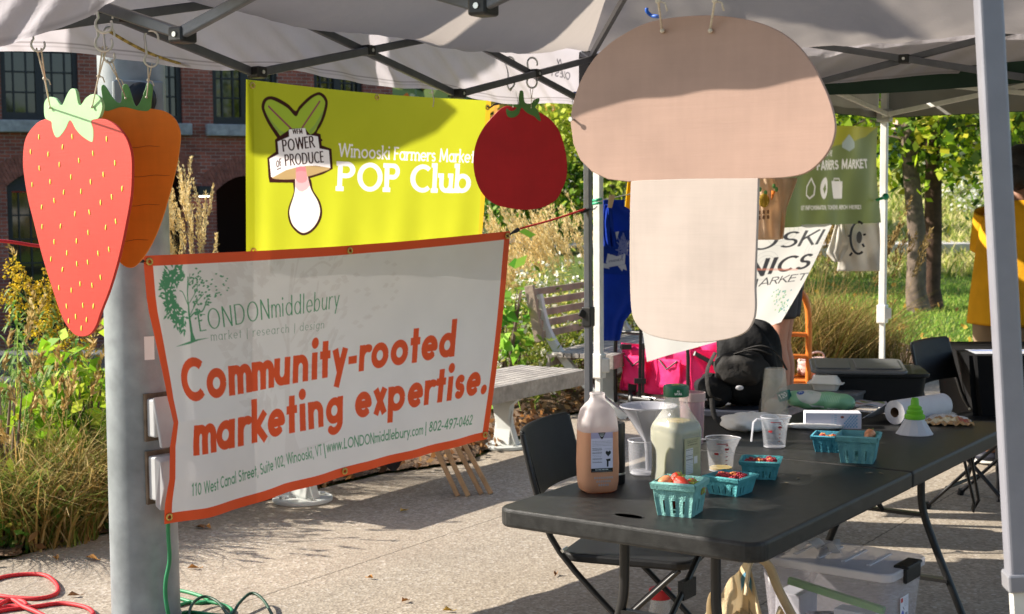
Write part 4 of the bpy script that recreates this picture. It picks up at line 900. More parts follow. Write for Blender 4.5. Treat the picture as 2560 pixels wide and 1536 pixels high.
obox(1006, 1102, True); obox(1152, 1262, False)
T = xf((PX, PY, 0), R(24)); z0 = P(385, 245, 4.95).z
b = MB(); b.box((.0, -.128, z0), (.17, .05, .13), T); cb = b.build('speaker_box', galv, pole, bevel=.005); b = MB(); b.ball((0, 0, 0), .055, 12, (1, .5, 1.1), T @ Matrix.Translation((.005, -.155, z0))); b.build('speaker_horn', blackp, cb, smooth=180)
b = MB(); T = xf((PX, PY, 0), R(-12)); z0 = P(372, 880, 4.93).z; b.grid(lambda u, v: (lambda a: (.122*math.sin(a), -.122*math.cos(a), z0+.042-.084*v))(.62+.30*u), 6, 6, m=T); b.build('sticker', mat('white_sticker', (.75, .75, .74), .5, var=.04), pole)

# ---------------------------------------------------------------- the white and orange banner
vinyl = mat('banner_vinyl', 'dddddd', .42, var=.03, vs=6, trans=.03, attr='Col', spec=.35)
TL, TR, BR_, BL = P(360, 640, 4.87), P(1276, 578, 6.24), P(1217, 1098, 6.22), P(417, 1312, 4.90)
OR = 'e8592c'; GN = '569a70'
quad = [(360, 640), (1276, 578), (1217, 1098), (417, 1312)]
pr = Print(1.83, .914, 860, 'efebea', quad=quad)
def leafshape(x, y, a, l, w): return [(x, y), (x+l*.5*math.cos(a)-w*math.sin(a), y+l*.5*math.sin(a)+w*math.cos(a)), (x+l*math.cos(a), y+l*math.sin(a)), (x+l*.5*math.cos(a)+w*math.sin(a), y+l*.5*math.sin(a)-w*math.cos(a))]
def tree_mark(pr, ox, oy, s, col, al=1., n1=230, full=True):
    """tree emblem: dense left half, bare branches and loose leaves drifting right"""
    rs = random.Random(5); T = lambda x, y: (ox+x*s, oy-y*s)
    pr.poly([T(*q) for q in ((-.035, .0), (-.02, .12), (-.022, .42), (-.005, .62), (.012, .62), (.012, .42), (.03, .14), (.07, .02), (.1, .0))], col, al)
    pr.poly([T(*q) for q in ((-.36, -.055), (-.1, .0), (.1, .03), (.36, .035), (.1, .005), (-.06, -.03))], col, al)
    for pts, w in ((((.0, .5), (.0, .75), (.03, 1.0)), .02), (((.01, .38), (.12, .45), (.26, .46), (.36, .62)), .024), (((.02, .42), (.16, .6), (.30, .72)), .014), (((.0, .55), (-.08, .76), (-.14, .8)), .014), (((.02, .6), (.17, .78), (.2, .9)), .012), (((.04, .9), (.2, 1.0), (.28, .98)), .012), (((.01, .8), (.07, 1.05)), .01), (((.1, .43), (.3, .4)), .012)):
        pr.stroke([T(p[0], p[1]) for p in spline(pts, 6)], w*s, col, al=al, rnd=True)
    cx, cy = -.04, .72
    if al == 1.: pr.poly([T(cx_+r_*.86*math.cos(R(a_)), cy_+r_*1.08*math.sin(R(a_))) for cx_, cy_, r_, a_ in [(-.04, .72, .44, 96+k*8) for k in range(21)]+[(-.04, .72, .27, 256-k*8) for k in range(21)]], col)
    for k in range(n1):
        a = rs.uniform(95, 262); r = rs.uniform(.20, .50)**1.0; x = cx+r*.86*math.cos(R(a)); y = cy+r*1.08*math.sin(R(a)); aa = R(a)+rs.gauss(0, .7)
        pr.poly([T(*p) for p in leafshape(x, y, aa, rs.uniform(.07, .12), .02)], col, al)
    if al == 1.:
        for k in range(34): a = rs.uniform(105, 255); r = rs.uniform(.26, .43); pr.poly([T(*p) for p in leafshape(-.04+r*.86*math.cos(R(a)), .72+r*1.08*math.sin(R(a)), rs.uniform(0, 6), .05, .014)], 'efebea')
    for k in range(75):
        a = rs.uniform(-78, 88); r = rs.uniform(.12, .46); x = cx+.06+r*.85*math.cos(R(a)); y = cy+r*1.02*math.sin(R(a)); pr.poly([T(*p) for p in leafshape(x, y, rs.uniform(-.5, 1.2), .06, .016)], col, al)
    for k in range(26):
        t = rs.uniform(0, 1); pr.poly([T(*p) for p in leafshape(.35+.42*t, rs.uniform(.55+.2*t, 1.12-.15*t), rs.uniform(-.2, .5), .065-.02*t, .014)], col, al)
x0, y0 = pr.m(650, 1150); s1 = pr.m(650, 640)
tree_mark(pr, .62, .78, .72, 'e4dedc', .65, 150)
x0, y0 = pr.m(484, 872); tree_mark(pr, x0, y0, .222, GN)
pr.text('LONDON', (505, 845), (690, 806), .073, GN, .085, .034, .02, .09); pr.text('middlebury', (694, 806), (868, 778), .072, GN, .085, .034, .0, .07)
pr.text('market | research | design', (534, 868), (832, 832), .030, '7f9c86', .07, .04, .06, .16)
pr.text('Community-rooted', (448, 1029), (1140, 904), .152, OR, .166, .150, slant=.02); pr.text('marketing expertise.', (478, 1152), (1214, 992), .150, OR, .166, .150, slant=.02)
pr.text('110 West Canal Street, Suite 102, Winooski, VT', (480, 1242), (816, 1142), .042, GN, .105, .10); pr.text('|', (820, 1146), (828, 1143), .045, GN, .075, .075)
pr.text('www.LONDONmiddlebury.com', (829, 1138), (1062, 1091), .043, GN, .105, .10); pr.text('|', (1066, 1090), (1073, 1088), .045, GN, .07, .07); pr.text('802-497-0462', (1078, 1086), (1181, 1066), .044, GN, .11, .105)
bw = .036
for q in (((0, 0), (1.83, 0), (1.83, bw), (0, bw)), ((0, .914-bw), (1.83, .914-bw), (1.83, .914), (0, .914)), ((0, 0), (bw, 0), (bw, .914), (0, .914)), ((1.83-bw, 0), (1.83, 0), (1.83, .914), (1.83-bw, .914))): pr.poly(q, OR)
def f_or(u, v):
    V = bil([TL, TR, BR_, BL], u, v); py = 640+(1312-640)*v
    lx = np.interp(py, [640, 780, 900, 1000, 1060, 1120, 1200, 1260, 1312], [358, 368, 387, 405, 421, 415, 420, 414, 414]); st = 360+(417-360)*v
    k = (lx-st)/F*4.9; fall = np.exp(-u/.10); V[:, 0] += k*fall
    # the free left edge curls back, the face swells slightly between the eyelets
    curl = np.exp(-u/.055)*np.sin(np.pi*np.clip((v-.15)/.8, 0, 1)); V[:, 1] += .055*curl
    nrm = np.array([.68, -.66, 0]); w = .013*np.sin(u*7+2*v)*np.sin(np.pi*v)+.008*np.sin(u*25+5*v)*np.exp(-u/.25)*v+.005*np.sin(u*31+9*v)*(1-v)*np.exp(-((u-.5)/.3)**2)+.006*np.sin(u*41-3*v)*np.exp(-((v-1)/.3)**2)-.02*np.sin(np.pi*u)*np.sin(np.pi*v)
    V += nrm*w[:, None]; V[:, 2] += -.014*np.sin(np.pi*u)*(1-v)-.022*np.sin(np.pi*np.clip(u/.55, 0, 1))*v*v*.6
    bulge = np.interp(u, [0, .1, .2, .32, .5, 1], [0, -.006, .0, .012, .006, 0]); V[:, 2] += bulge*v**2
    return V
ban = thing('vinyl_banner', 'white vinyl banner with orange border reading Community-rooted marketing expertise', 'banner', TL)
pr.sheet('banner_sheet', f_or, vinyl, ban)
def ring(p, nrm, r=.011, rr=.004, parent=None, name='eyelet', m=brass):
    x, y, z = frame(nrm); b = MB(); b.tube([Vector(p)+x*(r*math.cos(t*.5236))+y*(r*math.sin(t*.5236)) for t in range(12)], rr, 6, True); return b.build(name, m, parent, smooth=180)
nb = Vector((.70, -.71, 0))
for u, v in ((.011, .022), (.5, .022), (.989, .022), (.011, .975), (.5, .978), (.989, .975)):
    q = Vector(f_or(np.array([u]), np.array([v]))[0]); ring(q+nb*.004, nb, .010, .0045, ban)
# ---------------------------------------------------------------- yellow club banner
C = [P(614, 199, 5.32), P(1229, 252, 6.32), P(1205, 640, 6.32), P(606, 650, 5.30)]
vin2 = mat('banner_vinyl_thin', 'dddddd', .5, var=.03, vs=6, trans=.55, attr='Col', spec=.25)
wY = (C[1]-C[0]).length; hY = (C[3]-C[0]).length
pr = Print(wY, hY, 620, 'b1b42a', quad=[(614, 199), (1229, 252), (1205, 640), (606, 650)])
DK = '3a1c1a'; WH = 'f1e9ea'; Z = lambda u, v: (640+u/2473*220, 320+v/1484*132); Zt = lambda u, v: (640+u/2473*220, 220+v/1484*132); Zb = lambda u, v: (600+u/3.533, 400+v/3.533)
def po(fn, pts, col, sp=0, cl=True):
    q = [fn(*p) for p in pts]; q = [tuple(v)[:2] for v in spline(q, sp, cl)] if sp else q; pr.poly(q, col, pix=True)
# leaves of the emblem, then the lettered cap, gills and stem, each with a dark outline
po(Zt, [(560, 1420), (280, 1000), (140, 700), (110, 520), (180, 330), (340, 235), (560, 270), (860, 440), (1065, 630), (1180, 480), (1420, 230), (1620, 100), (1760, 75), (1900, 180), (1965, 370), (1900, 700), (1780, 1010), (1640, 1280), (1750, 1500), (600, 1500)], DK, 5)
po(Zt, [(760, 1400), (560, 1230), (330, 900), (210, 640), (200, 520), (260, 380), (380, 330), (560, 390), (850, 560), (1075, 790), (1200, 590), (1450, 320), (1640, 180), (1760, 170), (1860, 280), (1885, 420), (1800, 760), (1690, 1010), (1480, 1300)], '9fb53a', 5)
po(Zt, [(760, 1400), (560, 1230), (330, 900), (225, 690), (420, 960), (620, 1180), (880, 1330)], '8aa24a'); po(Zt, [(1480, 1300), (1690, 1010), (1800, 760), (1850, 560), (1740, 760), (1600, 1010), (1430, 1200)], '8aa24a')
pr.stroke([Zt(320, 530), Zt(960, 1160)], .0075, '8a4a58', pix=True, rnd=True); pr.stroke([Zt(1740, 340), Zt(1250, 1110)], .0075, '8a4a58', pix=True, rnd=True)
po(Z, [(560, 290), (880, 60), (890, 20), (1340, 0), (1370, 60), (1480, 190), (1660, 130), (1750, 160), (1775, 480), (2050, 575), (2085, 1150), (1800, 1300), (1400, 1440), (1060, 1560), (340, 1560), (300, 1400), (262, 870), (520, 690), (495, 350)], DK)
po(Zb, [(240, 0), (250, 185), (340, 200), (480, 195), (600, 160), (795, 78), (790, 0)], DK)
po(Zb, [(460, 190), (455, 290), (410, 420), (403, 500), (425, 580), (480, 645), (535, 668), (600, 640), (665, 560), (693, 470), (675, 370), (620, 270), (590, 160)], DK, 5)
po(Zb, [(475, 60), (470, 200), (462, 300), (422, 430), (418, 490), (440, 570), (490, 625), (535, 645), (590, 620), (645, 550), (672, 460), (655, 370), (605, 270), (580, 170), (560, 60)], 'f0e8da', 5)
po(Zb, [(270, 160), (390, 90), (520, 60), (640, 55), (770, 72), (690, 110), (590, 145), (470, 172), (350, 178)], 'b09468', 4)
po(Zb, [(478, 60), (472, 245), (500, 278), (530, 285), (570, 260), (592, 228), (575, 160), (558, 58)], 'dfa9ae'); po(Zb, [(478, 60), (474, 180), (500, 205), (530, 208), (560, 195), (576, 170), (560, 58)], 'd48a90'); po(Zb, [(478, 60), (476, 110), (520, 98), (565, 105), (560, 58)], 'c27880')
po(Z, [(880, 80), (890, 250), (570, 400), (600, 750), (335, 900), (390, 1400), (440, 1410), (800, 1200), (1200, 1080), (1600, 1060), (2010, 1120), (1970, 620), (1710, 570), (1675, 230), (1480, 195), (1370, 190), (1335, -5), (890, 45)], WH)
def tz(s, a, c, h, w=.13, wy=.09, serif=.06, f=Z): pr.text(s, f(*a), f(*c), h, DK, w, wy, serif)
tz('WFM', (985, 178), (1265, 155), .018, .18, .11, .05); tz('POWER', (715, 690), (1585, 540), .046, .15, .075, .05); tz('PRODUCE', (775, 1095), (1830, 965), .045, .15, .075, .05); pr.stroke([Z(572+30*math.cos(k*.393), 1030+88*math.sin(k*.393)) for k in range(17)], .0042, DK, pix=True); pr.stroke([Z(622, 892), Z(645, 1098)], .0050, DK, pix=True); pr.stroke([Z(620, 897), Z(672, 880)], .0042, DK, pix=True); pr.stroke([Z(633, 985), Z(664, 975)], .0042, DK, pix=True); pr.stroke([Z(550, 1195), Z(668, 1140)], .0045, DK, pix=True)
pr.text('Winooski Farmers Market', (841, 391), (1186, 409), .0535, WH, .105, .085, .085); pr.text('POP Club', (838, 477), (1178, 484), .117, WH, .135, .11, .115)
pr.poly([(wY-.032, 0), (wY, 0), (wY, hY), (wY-.032, hY)], 'c9a428'); pr.poly([(0, 0), (.035, 0), (.035, hY), (0, hY)], 'a4a61e')
def f_y(u, v):
    V = bil(C, u, v); n = np.array([.72, -.69, 0]); w = .012*np.sin(u*3.1+1)*(.3+.7*v)+.010*np.exp(-((u-.045)/.03)**2)*(v**.8)*2+.008*np.sin(u*26+2*v)*v**1.2+.005*np.sin(u*47+v)*v**1.5
    V += n*w[:, None]; V[:, 2] -= .012*np.sin(np.pi*u)*(1-v); return V
ybn = thing('vinyl_banner', 'yellow-green vinyl banner reading Winooski Farmers Market POP Club', 'banner', C[0]); pr.sheet('banner_sheet', f_y, vin2, ybn)
for u, v in ((.488, .022), (.982, .045), (.02, .95), (.02, .03)): ring(Vector(f_y(np.array([u]), np.array([v]))[0])+nb*.004, nb, .009, .004, ybn)
# ---------------------------------------------------------------- cords that hold the banners
redc = mat('red_cord', (.55, .02, .025), .6, var=.25, vs=200); bluec = mat('blue_cord', (.015, .05, .22), .6)
def hook(b, p, d, s=1.): p = Vector(p); d = Vector(d).normalized(); b.tube([p, p+d*.025*s, p+d*.045*s], [.004*s, .009*s, .010*s], 8); b.tube([p+d*.0, p-d*.02*s+Vector((0, -.004, -.006))*s, p-d*.032*s+Vector((0, -.012, .002))*s], .0035*s, 6)
def cord(name, label, cat, pts, r, m, hooks=(), group=None):
    t = thing(name, label, cat, pts[0], group); b = MB(); b.tube(spline(pts, 6), r, 8); b.build('cord', m, t, smooth=180)
    for p, d in hooks: b = MB(); hook(b, p, d); b.build('hook', blackp, t, smooth=60)
    return t
e = Vector(f_or(np.array([.989]), np.array([.022]))[0]); pa = P(1300, 572, 6.28); pb = P0+Vector((-.012, -.02, P(1470, 523, 6.45).z))
cord('bungee_cord', 'red bungee cord from the banner corner to the dark tent pole', 'bungee cord', [pa, pa.lerp(pb, .5)+Vector((0, 0, -.004)), pb], .0045, redc, [(e.lerp(pa, .35), pa-e), (pb+Vector((.02, 0, 0)), Vector((-1, 0, -.3)))])
e = Vector(f_or(np.array([.011]), np.array([.022]))[0]); pa = P(330, 643, 4.83)
cord('bungee_cord', 'red bungee cord running left behind the strawberry sign out of the photo', 'bungee cord', [pa, P(280, 634, 4.8), P(100, 616, 4.72), P(-60, 598, 4.65), P(-700, 560, 4.5)], .0058, redc, [(e+Vector((-.012, -.006, 0)), pa-e)])
e = Vector(f_y(np.array([.982]), np.array([.045]))[0]); pa = P(1262, 252, 6.33)
cord('bungee_cord', 'blue bungee cord from the yellow banner to the tent corner', 'bungee cord', [pa, P(1340, 243, 6.38), P0+Vector((-.01, -.02, P(1455, 230, 6.45).z))], .0042, bluec, [(e.lerp(pa, .4), pa-e)])

# ---------------------------------------------------------------- painted plywood signs hung from the trusses
twine = mat('cotton_twine', (.62, .56, .46), .9, var=.2, vs=300)
def paint(name, col, kx=1.0):
    """brushed house paint on plywood: streaky tone, brush relief, a few pale scuffs"""
    if name in MATS: return MATS[name]
    m = bpy.data.materials.new(name); m.use_nodes = True; n = m.node_tree; L = n.links.new; b = n.nodes['Principled BSDF']; b.inputs['Roughness'].default_value = .5; b.inputs['Specular IOR Level'].default_value = .35
    tc = n.nodes.new('ShaderNodeTexCoord')
    def nz(sc, det, lo, hi, a, c, dist=0.):
        mp = n.nodes.new('ShaderNodeMapping'); mp.inputs['Scale'].default_value = sc; L(tc.outputs['Object'], mp.inputs[0]); t = n.nodes.new('ShaderNodeTexNoise'); t.inputs['Scale'].default_value = 1; t.inputs['Detail'].default_value = det; t.inputs['Distortion'].default_value = dist; L(mp.outputs[0], t.inputs['Vector'])
        r = n.nodes.new('ShaderNodeMapRange'); r.inputs[1].default_value = lo; r.inputs[2].default_value = hi; r.inputs[3].default_value = a; r.inputs[4].default_value = c; L(t.outputs[0], r.inputs[0]); return r.outputs[0]
    c = lin(col); cur = None
    for f in (nz((70, 70, 6), 4, .3, .7, .975, 1.02), nz((6, 6, 75), 4, .3, .7, .98, 1.02), nz((7, 7, 7), 5, .3, .7, .90, 1.10)):
        v = n.nodes.new('ShaderNodeVectorMath'); v.operation = 'SCALE'
        if cur is None: v.inputs[0].default_value = c
        else: L(cur, v.inputs[0])
        L(f, v.inputs['Scale']); cur = v.outputs[0]
    mx = n.nodes.new('ShaderNodeMix'); mx.data_type = 'RGBA'; L(nz((26, 26, 60), 6, .70, .78, 0, .14, 1.5), mx.inputs[0]); L(cur, mx.inputs[6]); mx.inputs[7].default_value = (min(1, c[0]*1.25+.08), min(1, c[1]*1.25+.08), min(1, c[2]*1.25+.08), 1); L(mx.outputs[2], b.inputs['Base Color'])
    ad = n.nodes.new('ShaderNodeMath'); L(nz((260, 260, 14), 3, .3, .7, 0, .6), ad.inputs[0]); L(nz((14, 14, 280), 3, .3, .7, 0, .6), ad.inputs[1]); bp = n.nodes.new('ShaderNodeBump'); bp.inputs['Strength'].default_value = .10; bp.inputs['Distance'].default_value = .0014; L(ad.outputs[0], bp.inputs['Height']); L(bp.outputs[0], b.inputs['Normal']); MATS[name] = m; return m
def shook(parent_label, p, s=1., rz=0., group='S-hooks holding the vegetable signs'):
    """S-shaped wire hook; p = top of the lower bowl"""
    T = xf(p, rz); b = MB(); pts = arc2(.0, .055, .017, .017, -20, 200, 10)+arc2(-.002, .0, .017, .017, 130, 390, 14)
    b.tube([T @ Vector((x*s, 0, z*s)) for x, z in pts], .003*s, 6); return tag(b.build('s_hook', steel, smooth=180), parent_label, 'hook', group)
def board(name, label, cat, org, phi, shapes, D0, thick=.007):
    """shapes: list of (part name, photo outline, material, proud); the sheet stands at org turned by phi"""
    t = thing(name, label, cat, org); u = Vector((math.cos(phi), -math.sin(phi), 0)); n = Vector((-math.sin(phi), -math.cos(phi), 0)); t['n'] = 0
    del t['n']
    def onplane(px, py):
        d = cf+cr*((px-1280)/F)+cu*((768-py)/F); o = Vector((0, 0, CH)); k = (org-o).dot(n)/d.dot(n); return o+d*k
    M_ = Matrix.Translation(org) @ Matrix((u, -n, Vector((0, 0, 1)))).transposed().to_4x4()
    for nm, out, m, proud in shapes:
        pl = [M_.inverted() @ onplane(*p) for p in out]; b = MB(); b.prism([(q.x, q.z) for q in pl], thick+proud, M_ @ Matrix.Translation((0, -proud, 0))); b.build(nm, m, t, bevel=.0012, bseg=1)
    return t, onplane, n, M_
def string(name, label, a, c, r=.0022, knot=True, group='twine loops holding the signs'):
    a = Vector(a); c = Vector(c); d = c-a; b = MB(); k = a+d*.48; sd = Vector((.006, 0, 0))
    b.tube([a-sd, k, c], r, 6); b.tube([a+sd, k+Vector((.001, 0, 0))], r, 6)
    if knot: b.ball(k, r*2.6, 6); b.tube([k, k+Vector((.012, -.003, -.004)), k+Vector((.016, 0, -.018))], r*.9, 5); b.ball(c+Vector((0, -.003, 0)), r*2.1, 6)
    return tag(b.build(name, twine, smooth=180), label, 'string', group)
# mushroom
o = P(1720, 450, 2.606); cap = [(1425, 300), (1432, 260), (1450, 205), (1482, 150), (1520, 112), (1560, 85), (1610, 60), (1670, 46), (1750, 39), (1820, 42), (1890, 55), (1950, 80), (1995, 115), (2030, 160), (2052, 200), (2072, 245), (2085, 290), (2088, 325), (2078, 365), (2055, 400), (2020, 430), (1975, 443), (1900, 447), (1700, 449), (1570, 455), (1520, 449), (1480, 430), (1450, 400), (1433, 360)]
stem = [(1577, 454), (1600, 451), (1720, 447), (1896, 446), (1893, 560), (1888, 700), (1889, 770), (1882, 805), (1862, 832), (1820, 848), (1750, 857), (1680, 851), (1620, 836), (1592, 812), (1578, 770), (1574, 650), (1575, 520)]
capo = [tuple(v)[:2] for v in spline(cap[:25], 5)]+cap[25:]
mush, opm, nm, Mm = board('mushroom_sign', 'big mushroom-shaped painted plywood sign with tan cap and cream stem', 'sign', o, R(35.5), [('cap', capo, paint('mushroom_tan', (.40, .258, .20)), .0), ('stem', [tuple(v)[:2] for v in spline(stem[3:], 5)]+stem[:3], paint('mushroom_cream', (.475, .395, .345)), .0006)], 2.49)
hole = mat('bare_wood', (.62, .45, .25), .8)
for px, py, tx in ((1657, 78, 1636), (1777, 78, 1798)):
    q = opm(px, py)+nm*.001; b = MB(); x, y, z = frame(nm); b.cyl(q, q+nm*.0016, .0042, n=12); b.build('hole', hole, mush)
    e = P(tx, -70, 2.5); string('twine', 'white twine on the %s hole of the mushroom sign' % ('left' if px < 1700 else 'right'), e, q+nm*.002, .0021)
b = MB(); q = P(1650, 42, 2.70); b.tube(spline([q, P(1630, 40, 2.72), P(1618, 30, 2.72), P(1617, 20, 2.72)], 6), [.0035]*18+[.0012], 8); tag(b.build('cord_end', mat('bright_blue_cord', (.02, .13, .62), .4), smooth=180), 'short blue cord end tied into the mushroom sign twine', 'cord')
q = opm(1434, 299)+nm*.003; b = MB(); b.cyl(q-nm*.004, q+nm*.007, .0022, n=8); b.cyl(q+nm*.007, q+nm*.009, .0045, n=8); b.build('screw', steel, mush)
# strawberry
o = P(190, 500, 4.15)
st_o = [(110, 299), (80, 320), (62, 352), (57, 400), (60, 440), (70, 500), (85, 560), (105, 640), (130, 720), (150, 780), (165, 812), (185, 836), (205, 842), (225, 836), (240, 815), (252, 780), (275, 720), (298, 640), (315, 560), (327, 490), (330, 430), (328, 385), (315, 345), (290, 315), (265, 300), (246, 297), (180, 292)]
cal = [(113, 296), (110, 270), (113, 252), (124, 243), (140, 248), (154, 264), (166, 240), (174, 226), (182, 222), (190, 228), (199, 264), (215, 245), (232, 236), (248, 243), (256, 262), (254, 280), (246, 297), (229, 303), (234, 325), (233, 352), (226, 355), (206, 342), (190, 325), (176, 302), (165, 322), (152, 340), (143, 345), (136, 338), (130, 318), (128, 305)]
redp = paint('strawberry_red', (.52, .035, .022)); seedm = mat('seed_yellow', (.85, .62, .06), .6)
straw_, ops, ns, _ = board('strawberry_sign', 'strawberry-shaped painted plywood sign with yellow seeds and pale green calyx', 'sign', o, R(40), [('berry', [tuple(v)[:2] for v in spline(st_o, 4, True)], redp, 0), ('calyx', [tuple(v)[:2] for v in spline(cal, 4, True)], paint('calyx_green', (.36, .62, .30)), .0006)], 3.92, .009)
seeds = [(98, 343), (157, 368), (181, 342), (267, 348), (77, 380), (121, 386), (198, 402), (233, 384), (288, 408), (149, 412), (99, 421), (178, 443), (126, 455), (81, 462), (259, 437), (227, 455), (160, 481), (203, 479), (306, 472), (136, 502), (105, 518), (280, 493), (252, 507), (188, 535), (224, 531), (106, 567), (152, 566), (290, 554), (221, 582), (136, 605), (192, 603), (265, 569), (168, 633), (246, 634), (273, 624), (128, 648), (193, 660), (220, 656), (157, 674), (252, 694), (148, 720), (179, 726), (201, 710), (231, 714), (167, 766), (208, 764), (234, 766), (190, 792), (172, 803), (217, 800), (204, 821)]
b = MB(); uu = Vector((math.cos(R(40)), -math.sin(R(40)), 0))
for px, py in seeds: q = ops(px, py)+ns*.0006; b.ball((0, 0, 0), .0085, 6, (.42, .12, 1), Matrix.Translation(q) @ Matrix((uu, -ns, Vector((0, 0, 1)))).transposed().to_4x4() @ Matrix.Rotation(random.gauss(0, .15), 4, 'Y'))
tag(b.build('seed_marks', seedm, straw_, smooth=180), kind='stuff')
h1, h2 = P(97, 112, 3.80), P(262, 108, 3.97)
string('twine', 'white twine on the left leaf of the strawberry sign', h1+Vector((0, 0, -.01)), ops(128, 270)+ns*.003); string('twine', 'white twine on the right leaf of the strawberry sign', h2+Vector((0, 0, -.01)), ops(233, 268)+ns*.003)
shook('S-hook above the left string of the strawberry sign', h1, 1.05, .6); shook('S-hook over the blue-grey bar above the right string of the strawberry', h2, 1.35, .3); shook('larger S-hook clipped on the top bar over the strawberry sign', P(262, 62, 3.62), 1.2, .3)
# carrot
o = P(370, 400, 4.24)
car = [(248, 275), (265, 272), (300, 268), (340, 271), (375, 272), (410, 278), (435, 295), (448, 320), (451, 345), (446, 390), (436, 440), (420, 500), (405, 550), (385, 600), (365, 635), (350, 655), (335, 668), (322, 670), (308, 664), (295, 648), (280, 600), (262, 520), (245, 420), (236, 340), (238, 300)]
tops = [(262, 278), (255, 240), (253, 218), (258, 212), (266, 220), (278, 240), (290, 254), (302, 256), (305, 230), (308, 213), (318, 212), (326, 232), (334, 258), (341, 266), (350, 256), (362, 226), (368, 209), (377, 210), (381, 220), (378, 250), (374, 276), (352, 278), (330, 273), (305, 268)]
carm, opc, nc_, _ = board('carrot_sign', 'carrot-shaped painted plywood sign hanging in shade behind the strawberry', 'sign', o, R(6), [('root', [tuple(v)[:2] for v in spline(car, 4, True)], paint('carrot_orange', (.82, .215, .02)), 0), ('greens', [tuple(v)[:2] for v in spline(tops, 4, True)], paint('carrot_green', (.12, .30, .085)), .0006)], 4.22)
for x0, x1, y in ((327, 400, 369), (330, 425, 442), (322, 400, 515), (300, 372, 603)):
    b = MB(); b.tube([opc(x0+(x1-x0)*k/8, y-4*k/8+1.5*math.sin(k))+nc_*.0002 for k in range(9)], [.0004]+[.0009]*7+[.0004], 5); b.build('groove_line', mat('groove_brown', (.40, .10, .015), .7), carm)
string('twine', 'beige twine on the middle leaf of the carrot sign', P(274, 150, 4.02), opc(316, 246)+nc_*.003, .0018); string('twine', 'beige twine on the right leaf of the carrot sign', P(375, 160, 4.13), opc(368, 244)+nc_*.003, .0018)
shook('S-hook above the middle leaf of the carrot sign', P(274, 140, 4.02), 1.1, .9); shook('S-hook on the dark truss bar above the right leaf of the carrot sign', P(380, 150, 4.13), 1.15, .4)
# tomato
o = P(1300, 390, 5.93)
tom = [(1270, 265), (1300, 268), (1320, 272), (1355, 284), (1385, 308), (1403, 340), (1414, 380), (1418, 415), (1416, 445), (1405, 475), (1390, 500), (1360, 518), (1320, 525), (1280, 522), (1240, 512), (1212, 492), (1193, 460), (1184, 420), (1185, 380), (1195, 345), (1212, 315), (1235, 288), (1252, 272)]
tl = [(1299, 229), (1308, 229), (1310, 248), (1314, 258), (1328, 259), (1335, 250), (1345, 246), (1349, 248), (1346, 258), (1338, 268), (1344, 275), (1350, 292), (1352, 303), (1345, 301), (1336, 292), (1325, 287), (1314, 280), (1306, 271), (1302, 272), (1298, 284), (1288, 293), (1276, 295), (1268, 290), (1265, 278), (1267, 271), (1274, 277), (1284, 277), (1291, 270), (1278, 267), (1270, 263), (1263, 252), (1261, 240), (1265, 238), (1274, 243), (1281, 253), (1287, 257), (1295, 255)]
tomm, opt, nt_, _ = board('tomato_sign', 'round tomato-shaped painted plywood sign hanging by the yellow banner', 'sign', o, R(3), [('fruit', [tuple(v)[:2] for v in spline(tom, 4, True)], paint('tomato_red', (.48, .010, .018)), 0), ('stalk', [tuple(v)[:2] for v in spline(tl, 3, True)], paint('tomato_green', (.085, .22, .055)), .0008)], 5.93)
string('twine', 'thin twine on the left side of the tomato sign', P(1275, 222, 5.93), opt(1283, 268)+nt_*.003, .0014); string('twine', 'thin twine on the right side of the tomato sign', P(1329, 222, 5.93), opt(1328, 270)+nt_*.003, .0014)
shook('S-hook above the left string of the tomato sign', P(1274, 207, 5.9), 1.45, .5); shook('S-hook above the right string of the tomato sign', P(1331, 206, 5.95), 1.4, .5)
b = MB(); a = P(1081, 213, 5.55); b.tube([a, a+Vector((.0, -.01, -.03)), a+Vector((.006, -.012, -.06)), a+Vector((.002, -.012, -.085))], .002, 5); b.ball(a+Vector((0, -.008, -.028)), .006, 6); b.tube([a+Vector((0, 0, -.03)), a+Vector((-.014, 0, -.03))], .0016, 5); tag(b.build('twine', twine, smooth=180), 'loose knotted twine hanging from the truss over the yellow banner', 'string', 'twine loops holding the signs')
b = MB(); a = P(280, 82, 4.05); c = P(470, 165, 4.36)
for k in range(60): t = k/60; q = a.lerp(c, t)+Vector((0, -.02, -.012*math.sin(math.pi*t))); b.ball(q, .006, 5, (1, 1, .7))
tag(b.build('rope', mat('yellow_black_rope', (.36, .27, .08), .8, var=.6, vs=60), smooth=180), 'yellow and black rope lashed along the dark truss bar over the carrot', 'rope')
# ================================================================ TABLE, CHAIRS AND EVERYTHING ON AND AROUND THEM
blk = mat('black_moulded_plastic', (.013, .013, .014), .42, var=.1, vs=30, bump=.25, bs=420, spec=.25)
blktop = mat('black_table_top', (.024, .0235, .0225), .38, var=.32, vs=38, bump=.22, bs=520, spec=.28, var2=.2, vs2=2)
blkm = mat('black_tube_metal', (.022, .021, .021), .38, .3, var=.08)
TZ = .742
ta, tb, tc_ = G(1255, 1262, TZ), G(1898, 1363, TZ), G(2535, 1060, TZ)
tv = (tc_-tb); tlen = tv.length; tv.normalize(); tu = Vector((tv.y, -tv.x, 0)); twid = (tb-ta).dot(tu); t0 = tb-tu*twid      # t0 = near-left corner
tcx = t0+tu*twid/2+tv*tlen/2; TR_ = math.atan2(tv.y, tv.x)
TM = Matrix.Translation((tcx.x, tcx.y, 0)) @ Matrix.Rotation(TR_, 4, 'Z')      # local x along the length, -y to the right-hand side
def rrect(l, w, r, n=6):
    o = []
    for cx, cy, a in ((l/2-r, w/2-r, 0), (-l/2+r, w/2-r, 90), (-l/2+r, -w/2+r, 180), (l/2-r, -w/2+r, 270)): o += arc2(cx, cy, r, r, a, a+90, n)
    return o
